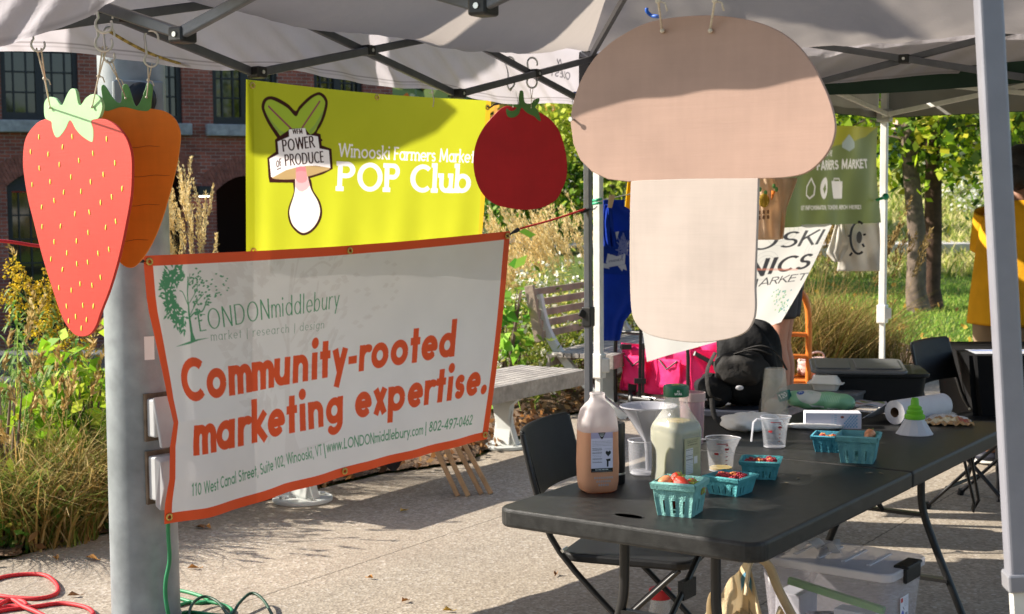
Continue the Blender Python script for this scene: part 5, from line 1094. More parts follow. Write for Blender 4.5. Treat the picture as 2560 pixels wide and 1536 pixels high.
def slab(b, out, z0, z1, m=None, mi=0, scale0=1., inset_top=0):
    n = len(out); vs = [(x*scale0, y*scale0, z0) for x, y in out]+[(x, y, z1) for x, y in out]
    b.add(vs, [tuple(range(n-1, -1, -1)), tuple(range(n, 2*n))]+[(i, (i+1) % n, n+(i+1) % n, n+i) for i in range(n)], m, mi)
table = thing('folding_table', 'long black plastic folding table holding jugs, berries and packets', 'table', (tcx.x, tcx.y, 0))
b = MB(); half = tlen/2
for sgn in (-1, 1):
    hl, hw = (half-.004)/2, twid/2; o_ = [(x*1., y) for x, y in rrect(half-.004, twid, .05) if x*sgn > 0]; o_ = sorted(o_, key=lambda q: math.atan2(q[1]*sgn, q[0]*sgn)); o_ = [(-sgn*hl, -hw*sgn)]+o_+[(-sgn*hl, hw*sgn)]; cx = sgn*(half/2+.001)
    slab(b, [(x+cx, y) for x, y in o_], TZ-.05, TZ, TM)
tp_ = b.build('tabletop', [blktop], table, bevel=.009, bseg=3)
b = MB(); b.lathe([(.03, 0), (.034, .0012), (.034, 0)], 20, TM @ Matrix.Translation((-half+.10, .03, TZ)) @ Matrix.Diagonal((.6, 1.3, 1, 1))); b.build('grip_dimple', blktop, tp_)
for sx_ in (-1, 1):
    lx = sx_*(half-.26)
    b = MB(); b.cyl((lx, -.2, TZ-.06), (lx, .2, TZ-.06), .0125, n=10, m=TM); b.bar((lx, -.235, .22), (lx, .235, .22), .012, .035, (1, 0, 0), TM); b.build('leg_crossbar', blkm, table, smooth=60)
    for sy_ in (-1, 1):
        b = MB(); pts = spline([(lx, sy_*.135, TZ-.05), (lx, sy_*.135, .56), (lx, sy_*.142, .46), (lx, sy_*.185, .34), (lx, sy_*.245, .2), (lx, sy_*.325, .012)], 6); b.tube(pts, .0135, 12, m=TM); lg = b.build('leg', blkm, table, smooth=60)
        b = MB(); b.cyl((lx, sy_*.32, .022), (lx, sy_*.327, 0), .018, .018, 12, m=TM); b.build('foot_cap', blk, lg)
    b = MB(); b.tube([(lx-sx_*.005, 0, .44), (lx-sx_*.30, 0, TZ-.06)], .009, 8, m=TM); b.bar((lx, -.14, .44), (lx, .14, .44), .012, .025, (1, 0, 0), TM); b.build('brace', blkm, table)
    b = MB(); b.box((lx-sx_*.10, 0, .50), (.07, .018, .05), TM); b.build('hinge_lock', blk, table)
b = MB()
for q in (-.20, .30): b.tube([TM @ Vector((half*.55+q*.15+.03, -twid/2+.03, TZ-.05)), TM @ Vector((half*.55+.04+q*.1, -twid/2+.0, TZ-.20)), TM @ Vector((half*.62, -twid/2+.02, TZ-.235))], .011, 6, flat=.4)
b.build('carry_strap', blk, table)
# ---------------- folding chairs (local +x is forward)
def make_chair(label, group):
    t = thing('folding_chair', label, 'folding chair', (0, 0, 0), group)
    b = MB()
    def seat(u, v):
        x = -.205+.41*u; y = (-.2+.4*v)*(1-.10*(1-u)); return (x, y, .445-.018*math.sin(math.pi*u)*math.sin(math.pi*v)-.01*(u > .97))
    o_ = rrect(.42, .41, .06); slab(b, o_, .415, .443); b.build('seat', blk, t, bevel=.008, bseg=2)
    b = MB(); nn = 12
    def bk(u, v, off): y = -.215+.43*u; z = .61+.21*v; x = -.268-.06*v-.035*(1-(2*u-1)**2)+off; return (x, y, z)
    b.grid(lambda u, v: bk(u, v, .008), 14, 6); k = len(b.v); b.grid(lambda u, v: bk(u, v, -.008), 14, 6); b.f[84:] = [f[::-1] for f in b.f[84:]]
    W_ = 15
    for i in range(14): b.f.append((i, k+i, k+i+1, i+1)); b.f.append((6*W_+i, 6*W_+i+1, k+6*W_+i+1, k+6*W_+i))
    for j in range(6): b.f.append((j*W_, (j+1)*W_, k+(j+1)*W_, k+j*W_)); b.f.append((j*W_+14, k+j*W_+14, k+(j+1)*W_+14, (j+1)*W_+14))
    b.mi = [0]*len(b.f); b.build('backrest', blk, t, smooth=50, bevel=.006)
    for s_ in (-1, 1):
        b = MB(); b.tube(spline([(-.325, s_*.215, .81), (-.275, s_*.222, .62), (-.20, s_*.226, .45), (.05, s_*.23, .2), (.235, s_*.235, .012)], 4), .0125, 10, flat=.75); f = b.build('leg', blkm, t, smooth=60); b = MB(); b.cyl((.228, s_*.235, .03), (.238, s_*.235, 0), .017, n=10); b.build('foot_cap', blk, f)
        b = MB(); b.tube([(.17, s_*.19, .415), (-.05, s_*.2, .2), (-.235, s_*.205, .012)], .0115, 10, flat=.75); f = b.build('leg', blkm, t, smooth=60); b = MB(); b.cyl((-.23, s_*.205, .03), (-.238, s_*.205, 0), .017, n=10); b.build('foot_cap', blk, f)
        b = MB(); b.cyl((-.19, s_*.233, .455), (-.19, s_*.19, .455), .006, n=10); b.build('pivot', steel, t)
    b = MB(); b.cyl((.14, -.225, .115), (.14, .225, .115), .009, n=8); b.build('crossbar', blkm, t); b = MB(); b.cyl((-.14, -.2, .115), (-.14, .2, .115), .009, n=8); b.build('crossbar', blkm, t)
    return t
ch = make_chair('black folding chair tucked under the near-left end of the long table', 'black folding chairs'); ch.location = (.41, 4.48, 0); ch.rotation_euler = (0, 0, R(-21))
dup(ch, (2.36, 6.95, 0), R(-40), 'black folding chair in shade beside the far black-covered table', 'black folding chairs')
# ---------------- materials for table goods
clear = mat('clear_plastic', (.95, .95, .97), .06, var=0, trn=1., ior=1.18, spec=.5)
def glassy(name, col, alpha=.16, rough=.08, spec=.8): return mat(name, col, rough, var=0, alpha=alpha, spec=spec)
cupm = glassy('thin_clear_plastic', (.62, .62, .66), .15); cuprim = glassy('thin_clear_plastic_rim', (.75, .75, .80), .42)
frost = mat('frosted_bottle', (.66, .60, .60), .42, var=.04, alpha=.7, trans=.3, spec=.5)
cider = mat('cider', (.74, .40, .24), .35, var=.05, trans=.35, spec=.5)
lemon = mat('lemonade', (.30, .295, .11), .35, var=.04, trans=.30, spec=.4)
capg = mat('green_cap', (.012, .12, .055), .4, var=.05); wplas = mat('white_plastic', (.66, .65, .68), .4, var=.05, trans=.2)
pulp = mat('teal_moulded_pulp', (.10, .36, .38), .9, var=.14, vs=40, bump=.45, bs=260, spec=.15); pulpg = mat('mint_moulded_pulp', (.22, .46, .42), .9, var=.12, vs=40, bump=.45, bs=260, spec=.15)
attrm = mat('printed_label', 'ffffff', .5, var=0, attr='Col', spec=.4); foil = mat('printed_pouch', 'ffffff', .3, var=0, attr='Col', spec=.6)
redm = mat('red_marking', (.42, .01, .015), .5, var=0)
def B_(px, py): return G(px, py, TZ+.0005)
def flat_print(pr, name, T, parent, bend=0.): 
    w, h = pr.w, pr.h; A = np.array(T)
    def fn(u, v):
        V = np.stack([(u-.5)*w, -bend*(1-(2*u-1)**2)*0-.0*u, (.5-v)*h, np.ones_like(u)], 1)
        if bend: a = (u-.5)*w/bend; V[:, 0] = bend*np.sin(a); V[:, 1] = -bend*np.cos(a)+bend
        return (V @ A.T)[:, :3]
    return pr.sheet(name, fn, attrm, parent)
# cider jug
p = B_(1494, 1226); T = xf(p, R(12)); jug = thing('cider_jug', 'open plastic jug half full of orange cider with a white label', 'jug', p)
prof = [(.040, 0), (.049, .006), (.053, .03), (.0545, .08), (.053, .13), (.0525, .175), (.050, .20), (.043, .224), (.031, .240), (.0225, .248), (.019, .256), (.0185, .262), (.0195, .264), (.0195, .270), (.017, .271)]
b = MB(); b.lathe([(.0526, .168)]+prof[5:], 40, T, 3.6, caps=False); b.build('bottle', frost, jug, smooth=50)
b = MB(); b.lathe(prof[:5]+[(.0527, .1678), (.051, .168), (.0001, .168)], 40, T, 3.6); b.build('juice', cider, jug, smooth=50)
pr = Print(.061, .108, 110, 'cfc9dc', ss=4); K = '17151a'
pr.poly([(0, 0), (.061, 0), (.061, .016), (0, .016)], 'a79fbd'); pr.poly([(.020, 0), (.041, 0), (.0335, .016), (.032, .019), (.0305, .016), (.029, .019), (.0275, .016)], K)
for y, l in ((.004, .007), (.0075, .0055), (.011, .0035)): pr.stroke([(.0305-l, y), (.0305+l, y)], .0012, 'd8d8d8')
pr.lines(.004, .024, .057, .036, 4, K, .0011, .7); pr.text('Nutrition Facts', (.004, .044), (.030, .044), .003, K, .12, pix=False); pr.lines(.004, .048, .030, .078, 8, K, .0009, .75)
for y in (.0465, .055, .0715, .081): pr.stroke([(.004, y), (.031, y)], .0011, K)
pr.poly([(.048, .066), (.0405, .057), (.041, .052), (.0445, .050), (.048, .053), (.0515, .050), (.055, .052), (.0555, .057)], K); pr.poly([(.0415, .073), (.0545, .0715), (.054, .078), (.049, .0785), (.0485, .093), (.044, .094), (.044, .079)], K)
pr.lines(.038, .044, .058, .048, 2, K, .0009, .6); pr.poly([(0, .097), (.061, .097), (.061, .108), (0, .108)], K); pr.text('CIDER', (.012, .1025), (.048, .1025), .0032, 'e8e8ea', .1, pix=False); pr.lines(.004, .1055, .057, .1057, 1, 'bbbbbb', .0008)
flat_print(pr, 'label', T @ Matrix.Translation((-.003, -.0562, .115)), jug)
b = MB()
for k in range(3):
    for j in range(9-k*2): b.box((-.022+j*.006+k*.006, -.0535, .045-k*.010), (.0035, .003, .0055), T)
b.build('embossing', frost, jug)
# black flask
p = B_(1536, 1207); b = MB(); fl = thing('flask', 'matt black cylindrical flask right behind the cider jug', 'flask', p); b.lathe([(.029, 0), (.0305, .003), (.0305, .165), (.029, .172), (.026, .172), (.025, .160), (.0001, .158)], 28, xf(p)); b.build('body', mat('matt_black', (.010, .010, .011), .45), fl, smooth=40); b = MB(); b.lathe([(.0308, .026), (.0309, .0265), (.0309, .031), (.0308, .0315)], 28, xf(p), caps=False); b.build('grey_ring', steel, fl, smooth=40)
# glass with funnel
p = B_(1606, 1186); gl = thing('measuring_glass', 'small clear glass with a white funnel standing in it, between the jugs', 'glass', p); b = MB(); b.lathe([(.034, 0), (.038, .004), (.0405, .05), (.042, .100), (.0405, .1), (.038, .012), (.0001, .010)], 30, xf(p)); b.build('glass_body', cupm, gl, smooth=40); b = MB(); b.lathe([(.031, .0005), (.036, .005), (.031, .011)], 30, xf(p)); b.build('glass_base', cuprim, gl, smooth=40); b = MB(); b.tube([p+Vector((.0425*math.cos(a*.2618), .0425*math.sin(a*.2618), .1)) for a in range(24)], .0015, 6, True); b.build('rim', cuprim, gl, smooth=40)
q = p+Vector((.018, 0, .012)); fu = thing('funnel', 'large white plastic funnel standing in the small glass', 'funnel', q); b = MB(); b.lathe([(.0085, .002), (.0105, .055), (.013, .085), (.080, .188), (.0835, .190), (.0835, .186), (.081, .184)], 40, xf(q), caps=False); b.lathe([(.0065, .002), (.0095, .085), (.078, .187)], 40, xf(q), caps=False); b.build('cone', mat('white_funnel_plastic', (.50, .50, .55), .4, var=.04, trans=.35), fu, smooth=40)
b = MB()
for k in range(8): a = k*.785+.2; b.bar(q+Vector((.0145*math.cos(a), .0145*math.sin(a), .087)), q+Vector((.079*math.cos(a), .079*math.sin(a), .187)), .0015, .003)
tag(b.build('rib', wplas, fu), kind='stuff')
# lemonade bottle
p = B_(1690, 1211); T = xf(p, R(38)); lb = thing('lemonade_bottle', 'big clear bottle of pale lemonade with a green screw cap', 'bottle', p)
prof = [(.050, 0), (.058, .006), (.061, .02), (.0585, .05), (.0585, .10), (.061, .135), (.061, .158), (.056, .172), (.044, .192), (.034, .208), (.0285, .224), (.0275, .240), (.030, .254), (.030, .262)]
b = MB(); b.lathe(prof, 48, T, 3.8, caps=False); b.build('bottle', glassy('clear_bottle', (.80, .80, .76), .34, .05, 1.), lb, smooth=40)
b = MB(); b.lathe([(r*.972, z+.0015) for r, z in prof[:8]]+[(.050, .180), (.0001, .180)], 48, T, 3.8); b.build('lemonade', lemon, lb, smooth=50)
b = MB(); b.lathe([(.040, .1803), (.0001, .1806)], 30, T); b.build('liquid_surface', mat('lemonade_surface', (.62, .45, .13), .3, var=.05), lb)
b = MB(); b.lathe([(.0345, .249), (.0355, .250), (.0355, .274), (.034, .2785), (.030, .280), (.0001, .280)], 36, T); cp = b.build('cap', capg, lb, smooth=35)
pr = Print(.03, .022, 60, '0d5c3a', ss=4); pr.text('ALL', (.011, .009), (.019, .009), .005, 'f2f2ee', .13, pix=False); pr.text('NATURAL', (.0045, .017), (.0255, .017), .006, 'f2f2ee', .13, pix=False); flat_print(pr, 'cap_print', xf(p, R(4)) @ Matrix.Translation((0, -.0358, .262)), cp, .0358)
b = MB()
for k in range(5): b.bar(T @ Vector((-.012+.006*k, -.004, .2805)), T @ Vector((-.008+.005*k, .008-.004*(k % 2), .2805)), .0025, .0012)
b.build('cap_mark', mat('cap_yellow', (.55, .42, .05), .6), cp)
pr = Print(.062, .132, 84, 'b4ae88', ss=4); K = '15160f'
pr.stroke([(.012, .014), (.05, .011)], .0012, '5a5a42'); pr.text('Simply Lemonade', (.010, .012), (.052, .008), .006, '55553e', .07, pix=False, slant=.2); pr.text('11% LEMON JUICE', (.012, .022), (.050, .020), .0036, K, .11, pix=False)
pr.poly([(.006, .030), (.033, .028), (.033, .098), (.006, .101)], 'd9d7d2'); pr.text('Nutrition Facts', (.007, .035), (.032, .034), .0036, K, .13, pix=False); pr.lines(.008, .039, .032, .095, 13, K, .001, .75)
for y in (.049, .060): pr.stroke([(.007, y), (.0325, y-.001)], .0015, K)
pr.lines(.037, .030, .055, .046, 6, K, .0009, .6); pr.poly([(.037, .053), (.050, .052), (.050, .072), (.037, .073)], 'd9d7d2'); pr.lines(.036, .078, .052, .088, 4, K, .0009, .6); pr.lines(.007, .104, .034, .109, 3, K, .0009, .6); pr.poly([(.007, .114), (.020, .113), (.020, .121), (.007, .122)], '2b2f3c'); pr.poly([(.036, .108), (.053, .107), (.053, .131), (.036, .131)], 'd9d7d2')
for k in range(8): pr.stroke([(.039, .112+k*.002), (.050, .1115+k*.002)], .0007+.0005*(k % 2), K)
flat_print(pr, 'label', T @ Matrix.Translation((.002, -.0622, .073)), lb)
# blender cup
p = B_(1730, 1108); bc_ = thing('blender_cup', 'tall clear pinkish blender cup behind the lemonade bottle', 'cup', p); b = MB(); b.lathe([(.034, 0), (.037, .004), (.0405, .13), (.042, .165), (.0405, .165), (.038, .13), (.035, .006), (.0001, .005)], 30, xf(p)); b.build('cup_body', mat('pink_smoky_plastic', (.55, .36, .38), .18, var=.06, alpha=.62, spec=.6), bc_, smooth=40); b = MB(); b.lathe([(.0425, .140), (.0435, .141), (.0435, .168), (.041, .168)], 30, xf(p), caps=False); b.box((.045, 0, .143), (.008, .01, .005), xf(p)); b.build('rim', mat('pink_cup_rim', (.55, .40, .38), .3, alpha=.85, var=0), bc_, smooth=40)
# measuring cups
def measure(label, px, py, hdl):
    p = B_(px, py); t = thing('measuring_cup', label, 'measuring cup', p, 'clear measuring cups with red marks'); T = xf(p, hdl)
    b = MB(); pf = [(.0335, 0), (.035, .003), (.0395, .05), (.0445, .098)]
    def f(u, v):
        i = min(2, int(v*3)); q = v*3-i; r = pf[i][0]*(1-q)+pf[i+1][0]*q; z = pf[i][1]*(1-q)+pf[i+1][1]*q; a = u*2*math.pi; sp = max(0, math.cos(a-math.pi))**14*.013*max(0, (z-.06)/.038); return T @ Vector(((r+sp)*math.cos(a), (r+sp)*math.sin(a), z))
    b.grid(f, 40, 9); b.grid(lambda u, v: tuple(Vector(f(u, v)).lerp(p+Vector((0, 0, .05)), .05)), 40, 9); b.build('cup_body', cupm, t, smooth=60)
    b = MB(); b.tube([Vector(f(k/40, 1)) for k in range(40)], .0016, 6, True); b.lathe([(.030, .0005), (.0345, .002), (.0345, .005), (.0001, .006)], 30, T); b.build('cup_rim', cuprim, t, smooth=60)
    b = MB(); b.tube([T @ Vector(q) for q in ((.044, 0, .092), (.062, 0, .094), (.074, 0, .084), (.080, 0, .03), (.081, 0, .022))], .0048, 8, flat=.6); b.build('handle', cuprim, t, smooth=60)
    b = MB(); v = (Vector((0, 0, CH))-p); az = math.atan2(v.y, v.x)
    for z, da, w_, h_ in ((.056, -.32, .3, .006), (.070, .42, .28, .006), (.086, .10, .75, .0022), (.081, .42, .16, .003), (.062, .42, .16, .002), (.048, .42, .16, .002), (.036, .42, .16, .002), (.025, .42, .16, .002)):
        i = 0.0335+(.0445-.0335)*z/.098+.0016; b.grid(lambda u, v_: (p.x+i*math.cos(az+da+(u-.5)*w_), p.y+i*math.sin(az+da+(u-.5)*w_), p.z+z+(v_-.5)*h_), 6, 1)
    tag(b.build('red_marks', redm, t), kind='stuff'); return t
m1 = measure('clear measuring cup with a puddle of lemonade, beside the lemonade bottle', 1802, 1177, R(170)); b = MB(); p = B_(1802, 1177); b.lathe([(.031, .006), (.033, .011), (.0001, .0112)], 24, xf(p)); b.build('liquid', mat('lemonade_surface', (.62, .45, .13), .3), m1)
m2_ = measure('empty clear measuring cup with its handle to the left, before the white bag', 1936, 1118, R(195))
# pulp baskets
def basket(label, px, py, w, h, rz, m, group='pulp berry baskets on the table', taper=.78, slots=3):
    p = B_(px, py); t = thing('berry_basket', label, 'berry basket', p, group); T = xf(p, rz); b = MB()
    # four pleated walls, each with slots near the bottom; floor; rolled rim
    nx, wt, wb = 24, w/2, w/2*taper
    for s_ in range(4):
        Rm = T @ Matrix.Rotation(s_*math.pi/2, 4, 'Z')
        def wl(x, v, off=0.): k = wb+(wt-wb)*v; pl = .0012*math.cos(x*12)*(v < .75); return (x*k, -k+off-pl, h*v)
        zs = [0, .10, .48, .78, 1.0]
        for i in range(nx):
            x0, x1 = -1+2*i/nx, -1+2*(i+1)/nx; xm = (x0+x1)/2; slot = any(abs(xm-c) < .055 for c in ([-.52, 0, .52] if slots == 3 else [-.62, -.2, .2, .62]))
            for j in range(4):
                if j == 1 and slot: continue
                for off in (0, .0022): b.add([wl(x0, zs[j], off), wl(x1, zs[j], off), wl(x1, zs[j+1], off), wl(x0, zs[j+1], off)], [(0, 1, 2, 3)], Rm)
        k = wt+.0015; b.add([(-k, -k, h*.80), (k, -k, h*.80), (k, -k-.003, h*.97), (-k, -k-.003, h*.97), (-k+.004, -k+.004, h*1.01), (k-.004, -k+.004, h*1.01)], [(0, 1, 2, 3), (3, 2, 5, 4)], Rm)
    b.box((0, 0, .003), (wb*1.98, wb*1.98, .003), T); b.build('basket_wall', m, t, solid=.0016); return t, p, T
strb = mat('strawberry_flesh', (.60, .045, .02), .28, var=.25, vs=60, bump=.3, bs=500, spec=.6); straw2 = mat('pale_strawberry', (.70, .27, .12), .3, var=.3, vs=60, bump=.3, bs=500)
rasp = mat('raspberry', (.30, .008, .02), .4, var=.2, vs=100); goldr = mat('golden_raspberry', (.62, .22, .05), .4, var=.2, vs=100); sep = mat('berry_sepal', (.30, .42, .07), .6, var=.3, vs=200)
def strawberry(loc, label, s=1., m=strb, rz=0, tilt=0):
    t = thing('strawberry', label, 'strawberry', loc, 'strawberries in the mint basket'); T = xf(loc, rz) @ Matrix.Rotation(tilt, 4, 'Y') @ Matrix.Scale(s, 4)
    b = MB(); b.lathe([(.0004, -.019), (.006, -.016), (.0115, -.007), (.0145, .003), (.0135, .011), (.008, .015), (.0005, .0155)], 14, T, caps=False); b.build('fruit', m, t, smooth=180)
    b = MB()
    for k in range(7): a = k*.9; b.add([(0, 0, .0155), (.008*math.cos(a-.3), .008*math.sin(a-.3), .0175), (.0165*math.cos(a), .0165*math.sin(a), .0145), (.008*math.cos(a+.3), .008*math.sin(a+.3), .0175)], [(0, 1, 2, 3)], T)
    b.tube([(0, 0, .015), (.002, 0, .022)], .0012, 5, m=T); b.build('calyx', sep, t)
t1, p1_, T1 = basket('mint pulp basket of strawberries in the sunlight nearest the camera', 1700, 1283, .112, .086, R(-25), pulpg)
for i, (x, y, z, s_, m_, lb_) in enumerate(((-.036, -.014, .078, 1.25, straw2, 'pale half-ripe strawberry at the left of the mint basket'), (-.012, .006, .082, 1.3, strb, 'red strawberry on top at the middle back of the mint basket'), (.010, -.018, .079, 1.3, strb, 'glossy red strawberry at the front of the mint basket'), (.026, .012, .072, 1.1, strb, 'red strawberry behind the glossy one in the mint basket'),
                                            (.034, -.030, .068, 1.0, strb, 'small red strawberry by the right front rim of the mint basket'), (.042, .020, .060, 1.0, strb, 'low strawberry with green leaves at the right of the mint basket'), (-.010, -.036, .066, 1., strb, 'strawberry pressed against the front rim of the mint basket'), (-.035, .03, .066, 1.1, strb, 'strawberry at the back left corner of the mint basket'))):
    strawberry(T1 @ Vector((x, y, z)), lb_, s_, m_, random.uniform(0, 6), random.uniform(.8, 2.0))
b = MB()
for k in range(9): b.ball((random.uniform(-.03, .03), random.uniform(-.03, .03), .02+random.uniform(0, .03)), .014, 7, m=T1)
tag(b.build('strawberry_layer', strb, smooth=180), 'hidden lower layer of strawberries inside the mint basket', 'strawberries', kind='stuff')
def raspberries(T, w, h, n, label, z0=.74):
    fr = MB(); fg = MB()
    for i in range(n):
        x, y = random.uniform(-w, w)*.8, random.uniform(-w, w)*.8; z = h*z0+random.uniform(-.004, .009); s_ = random.uniform(.9, 1.15); tgt = fg if random.random() < .28 else fr
        D = T @ Matrix.Translation((x, y, z)) @ Matrix.Rotation(random.uniform(0, 6), 4, 'Z') @ Matrix.Rotation(random.uniform(0, 1.6), 4, 'Y')
        for k in range(4):
            zz = (-.006+.0045*k)*s_; rr = (.0062, .0080, .0076, .0045)[k]*s_
            for q in range(8 if k < 3 else 5): a = q*6.283/(8 if k < 3 else 5)+k*.4; tgt.ball((rr*math.cos(a), rr*math.sin(a), zz), .0031*s_, 5, m=D)
    o = tag(fr.build('raspberries', rasp, smooth=180), label, 'raspberries', kind='stuff')
    if fg.v: fg.build('golden_raspberries', goldr, o, smooth=180)
t2, p2_, T2 = basket('teal pulp half-pint of raspberries right of the strawberry basket', 1826, 1232, .106, .050, R(-38), pulp, slots=4); raspberries(T2, .045, .05, 44, 'loose red and golden raspberries in the basket beside the strawberries')
t3, p3_, T3 = basket('teal pulp half-pint of raspberries behind, nearest the empty measuring cup', 1902, 1192, .108, .052, R(-14), pulp, slots=4); raspberries(T3, .045, .052, 44, 'loose red and golden raspberries in the basket below the empty measuring cup')
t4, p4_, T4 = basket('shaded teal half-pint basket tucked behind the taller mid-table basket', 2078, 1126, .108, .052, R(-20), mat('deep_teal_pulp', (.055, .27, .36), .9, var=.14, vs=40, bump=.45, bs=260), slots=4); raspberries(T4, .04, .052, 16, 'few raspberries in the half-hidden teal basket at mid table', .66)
t5, p5_, T5 = basket('tall teal pulp basket with a single pale strawberry at mid table', 2146, 1152, .118, .082, R(-20), mat('teal_green_pulp', (.14, .36, .37), .9, var=.12, vs=40, bump=.45, bs=260)); strawberry(T5 @ Vector((.03, .015, .076)), 'single pale strawberry in the tall teal basket at mid table', 1.2, straw2, 1, 1.2)
# stacked cups
p = B_(1937, 1040); T = xf(p); st_ = thing('cup_stack', 'upside-down stack of clear plastic cups at the back of the table', 'cup stack', p); prf = [(.0495, 0)]
for k in range(22): z = k*.0042; prf += [(.0505-.0001*k, z+.0006), (.0505-.0001*k, z+.002), (.0478-.0001*k, z+.003), (.0478-.0001*k, z+.0041)]
prf += [(.0465, .096), (.043, .13), (.0375, .172), (.0345, .176), (.033, .172), (.0001, .171)]
b = MB(); b.lathe(prf, 36, T, caps=False); b.build('cups', mat('stacked_cup_plastic', (.70, .67, .60), .10, var=.05, alpha=.24, spec=.9), st_, smooth=30)
b = MB(); b.lathe([(.046, .002), (.044, .10), (.0335, .168)], 30, T, caps=False); b.build('inner_cups', mat('stacked_cup_inner', (.66, .61, .50), .2, var=.05, alpha=.26, spec=.8), st_, smooth=40)
# crumpled / soft goods
def soft(name, label, cat, c, dims, m, rz=0, amp=.12, n=36, e=3., zb=None, freq=9, parent=None, flatb=True):
    """a lumpy closed form: superellipsoid with folds, flattened where it rests"""
    T = xf(c, rz); b = MB(); ph = random.uniform(0, 9)
    def f(u, v):
        a = u*2*math.pi; el = (v-.5)*math.pi; ce, se = math.cos(el), math.sin(el); cx, sx_ = math.cos(a), math.sin(a)
        sg = lambda q, k: math.copysign(abs(q)**k, q); k = 2/e
        w = 1+amp*(.5*math.sin(freq*a+3*se+ph)*abs(ce)+.35*math.sin(freq*.6*cx*3+freq*se+ph*2)+.25*math.sin(freq*1.7*sx_+freq*1.3*se+ph))
        x, y, z = sg(ce, k)*sg(cx, k)*dims[0]*w, sg(ce, k)*sg(sx_, k)*dims[1]*w, sg(se, k)*dims[2]*w
        if flatb: z = max(z, -dims[2]*.98)
        return T @ Vector((x, y, z+dims[2]*.98))
    b.grid(f, n, n//2); o = b.build(name, m, parent, smooth=180)
    if label: tag(o, label, cat)
    return o
cloth_w = mat('white_cloth', (.80, .79, .76), .85, var=.08, vs=8, bump=.3, bs=90, trans=.15); canvas = mat('natural_canvas', (.62, .50, .33), .9, var=.12, vs=10, bump=.35, bs=160, trans=.12)
def sheet(name, label, cat, corners, m, nu=24, nv=12, amp=.01, thick=.004, fr=5, parent=None, seed=0.):
    c = [Vector(q) for q in corners]; b = MB(); n = (c[1]-c[0]).cross(c[3]-c[0]).normalized()
    def f(u, v):
        p = c[0]*(1-u)*(1-v)+c[1]*u*(1-v)+c[2]*u*v+c[3]*(1-u)*v
        return p+n*amp*(math.sin(fr*u*2+seed+3*v)+.6*math.sin(fr*2.3*u-4*v+seed)+.5*math.sin(fr*v*3+seed*2))*min(1, 4*u+.2, 4*(1-u)+.2)
    b.grid(f, nu, nv); o = b.build(name, m, parent, smooth=180, solid=thick)
    if label: tag(o, label, cat)
    return o
q = B_(1885, 1082); soft('cloth_bag', 'slack white cloth bag lying behind the empty measuring cup', 'bag', q+Vector((0, .05, 0)), (.105, .085, .030), cloth_w, R(20), .10, 40, 2.3, freq=5)
q = B_(2040, 1076); soft('napkin', 'rolled white napkin with an orange thread lying before the white carton', 'napkin', q+Vector((.0, .03, 0)), (.095, .028, .009), cloth_w, R(-12), .15, 36, 2.5, freq=11)
# cutlery carton, green packet, foam box, grey box, poster pouch
def carton(name, label, cat, px, py, l, w, h, rz, pr, mb, lift=0.):
    p = B_(px, py)+Vector((0, 0, lift)); t = thing(name, label, cat, p); T = xf(p, rz); b = MB(); b.box((0, 0, h/2), (l, w, h), T); b.build('box', mb, t, bevel=.002)
    if pr: flat_print(pr, 'print', T @ Matrix.Translation((0, -w/2-.0012, h/2)), t)
    return t, T
white_b = mat('white_card', (.70, .69, .75), .6, var=.06)
pr = Print(.19, .054, 110, 'cfccda', ss=4); pr.text('SPOONS', (.108, .052), (.107, .008), .010, '5b9cc0', .11, pix=False) if False else None
for k, chh in enumerate('SPOONS'): pr.text(chh, (.1035, .008+k*.0066), (.1035, .0135+k*.0066), .008, '5e9fc2', .16, pix=False) if False else pr.stroke([(.098, .008+k*.0066), (.106, .008+k*.0066)], .002, '6aa6c6'); 
for i in range(9):
    for j in range(7):
        if (i+j) % 2 == 0 and i*.006+.135 > .150-.004*j: pr.poly([(.132+i*.005, .008+j*.006), (.137+i*.005, .008+j*.006), (.135+i*.005, .013+j*.006), (.130+i*.005, .013+j*.006)], '4d9cc4')
pr.lines(.088, .010, .094, .044, 8, '6aa6c6', .0015); pr.disc(.125, .014, .006, '8a4a3a', .004); pr.poly([(.006, .036), (.011, .036), (.011, .050), (.006, .050)], '7f8fae')
carton('cutlery_carton', 'long white carton with blue checks lying below the green packet', 'carton', 2080, 1068, .19, .07, .054, R(-6), pr, white_b)
p = B_(2060, 1046)+Vector((.0, .06, .022)); gp = thing('wipes_packet', 'mint green plastic packet with a blue round mark and 120 on a dark tab', 'packet', p)
pr = Print(.25, .15, 160, '7fb489', ss=3); pr.disc(.085, .030, .044, 'c3c6bd'); pr.disc(.055, .022, .0135, '2453a0'); pr.stroke([(.049, .027), (.054, .017), (.061, .024)], .002, 'dfe6f2')
for k in range(12): pr.stroke([(.13+k*.006, .020+random.random()*.006), (.124+k*.006, .058)], .0015, 'a9cdb0')
pr.poly([(.085, .075), (.14, .082), (.14, .090), (.10, .088)], 'd6ddd8'); pr.poly([(.15, .086), (.19, .088), (.185, .094), (.152, .093)], 'd6ddd8'); pr.text('PURE', (.08, .024), (.10, .026), .012, '8fb08a', .08, pix=False)
Tg = np.array(xf(p, R(-16)))
def f_g(u, v):
    x = (u-.5)*.25; e = (1-np.abs(2*u-1)**5)**.5; a = np.pi*(.12+1.16*v)-np.pi*.6; r = .036*np.maximum(e, .12)*(1+.05*np.sin(u*23+v*9)); V = np.stack([x, -r*np.cos(a)*1.25, -r*np.sin(a)*.95+.034+.012*(.5-u), np.ones_like(u)], 1); return (V @ Tg.T)[:, :3]
pr.sheet('packet_film', f_g, foil, gp)
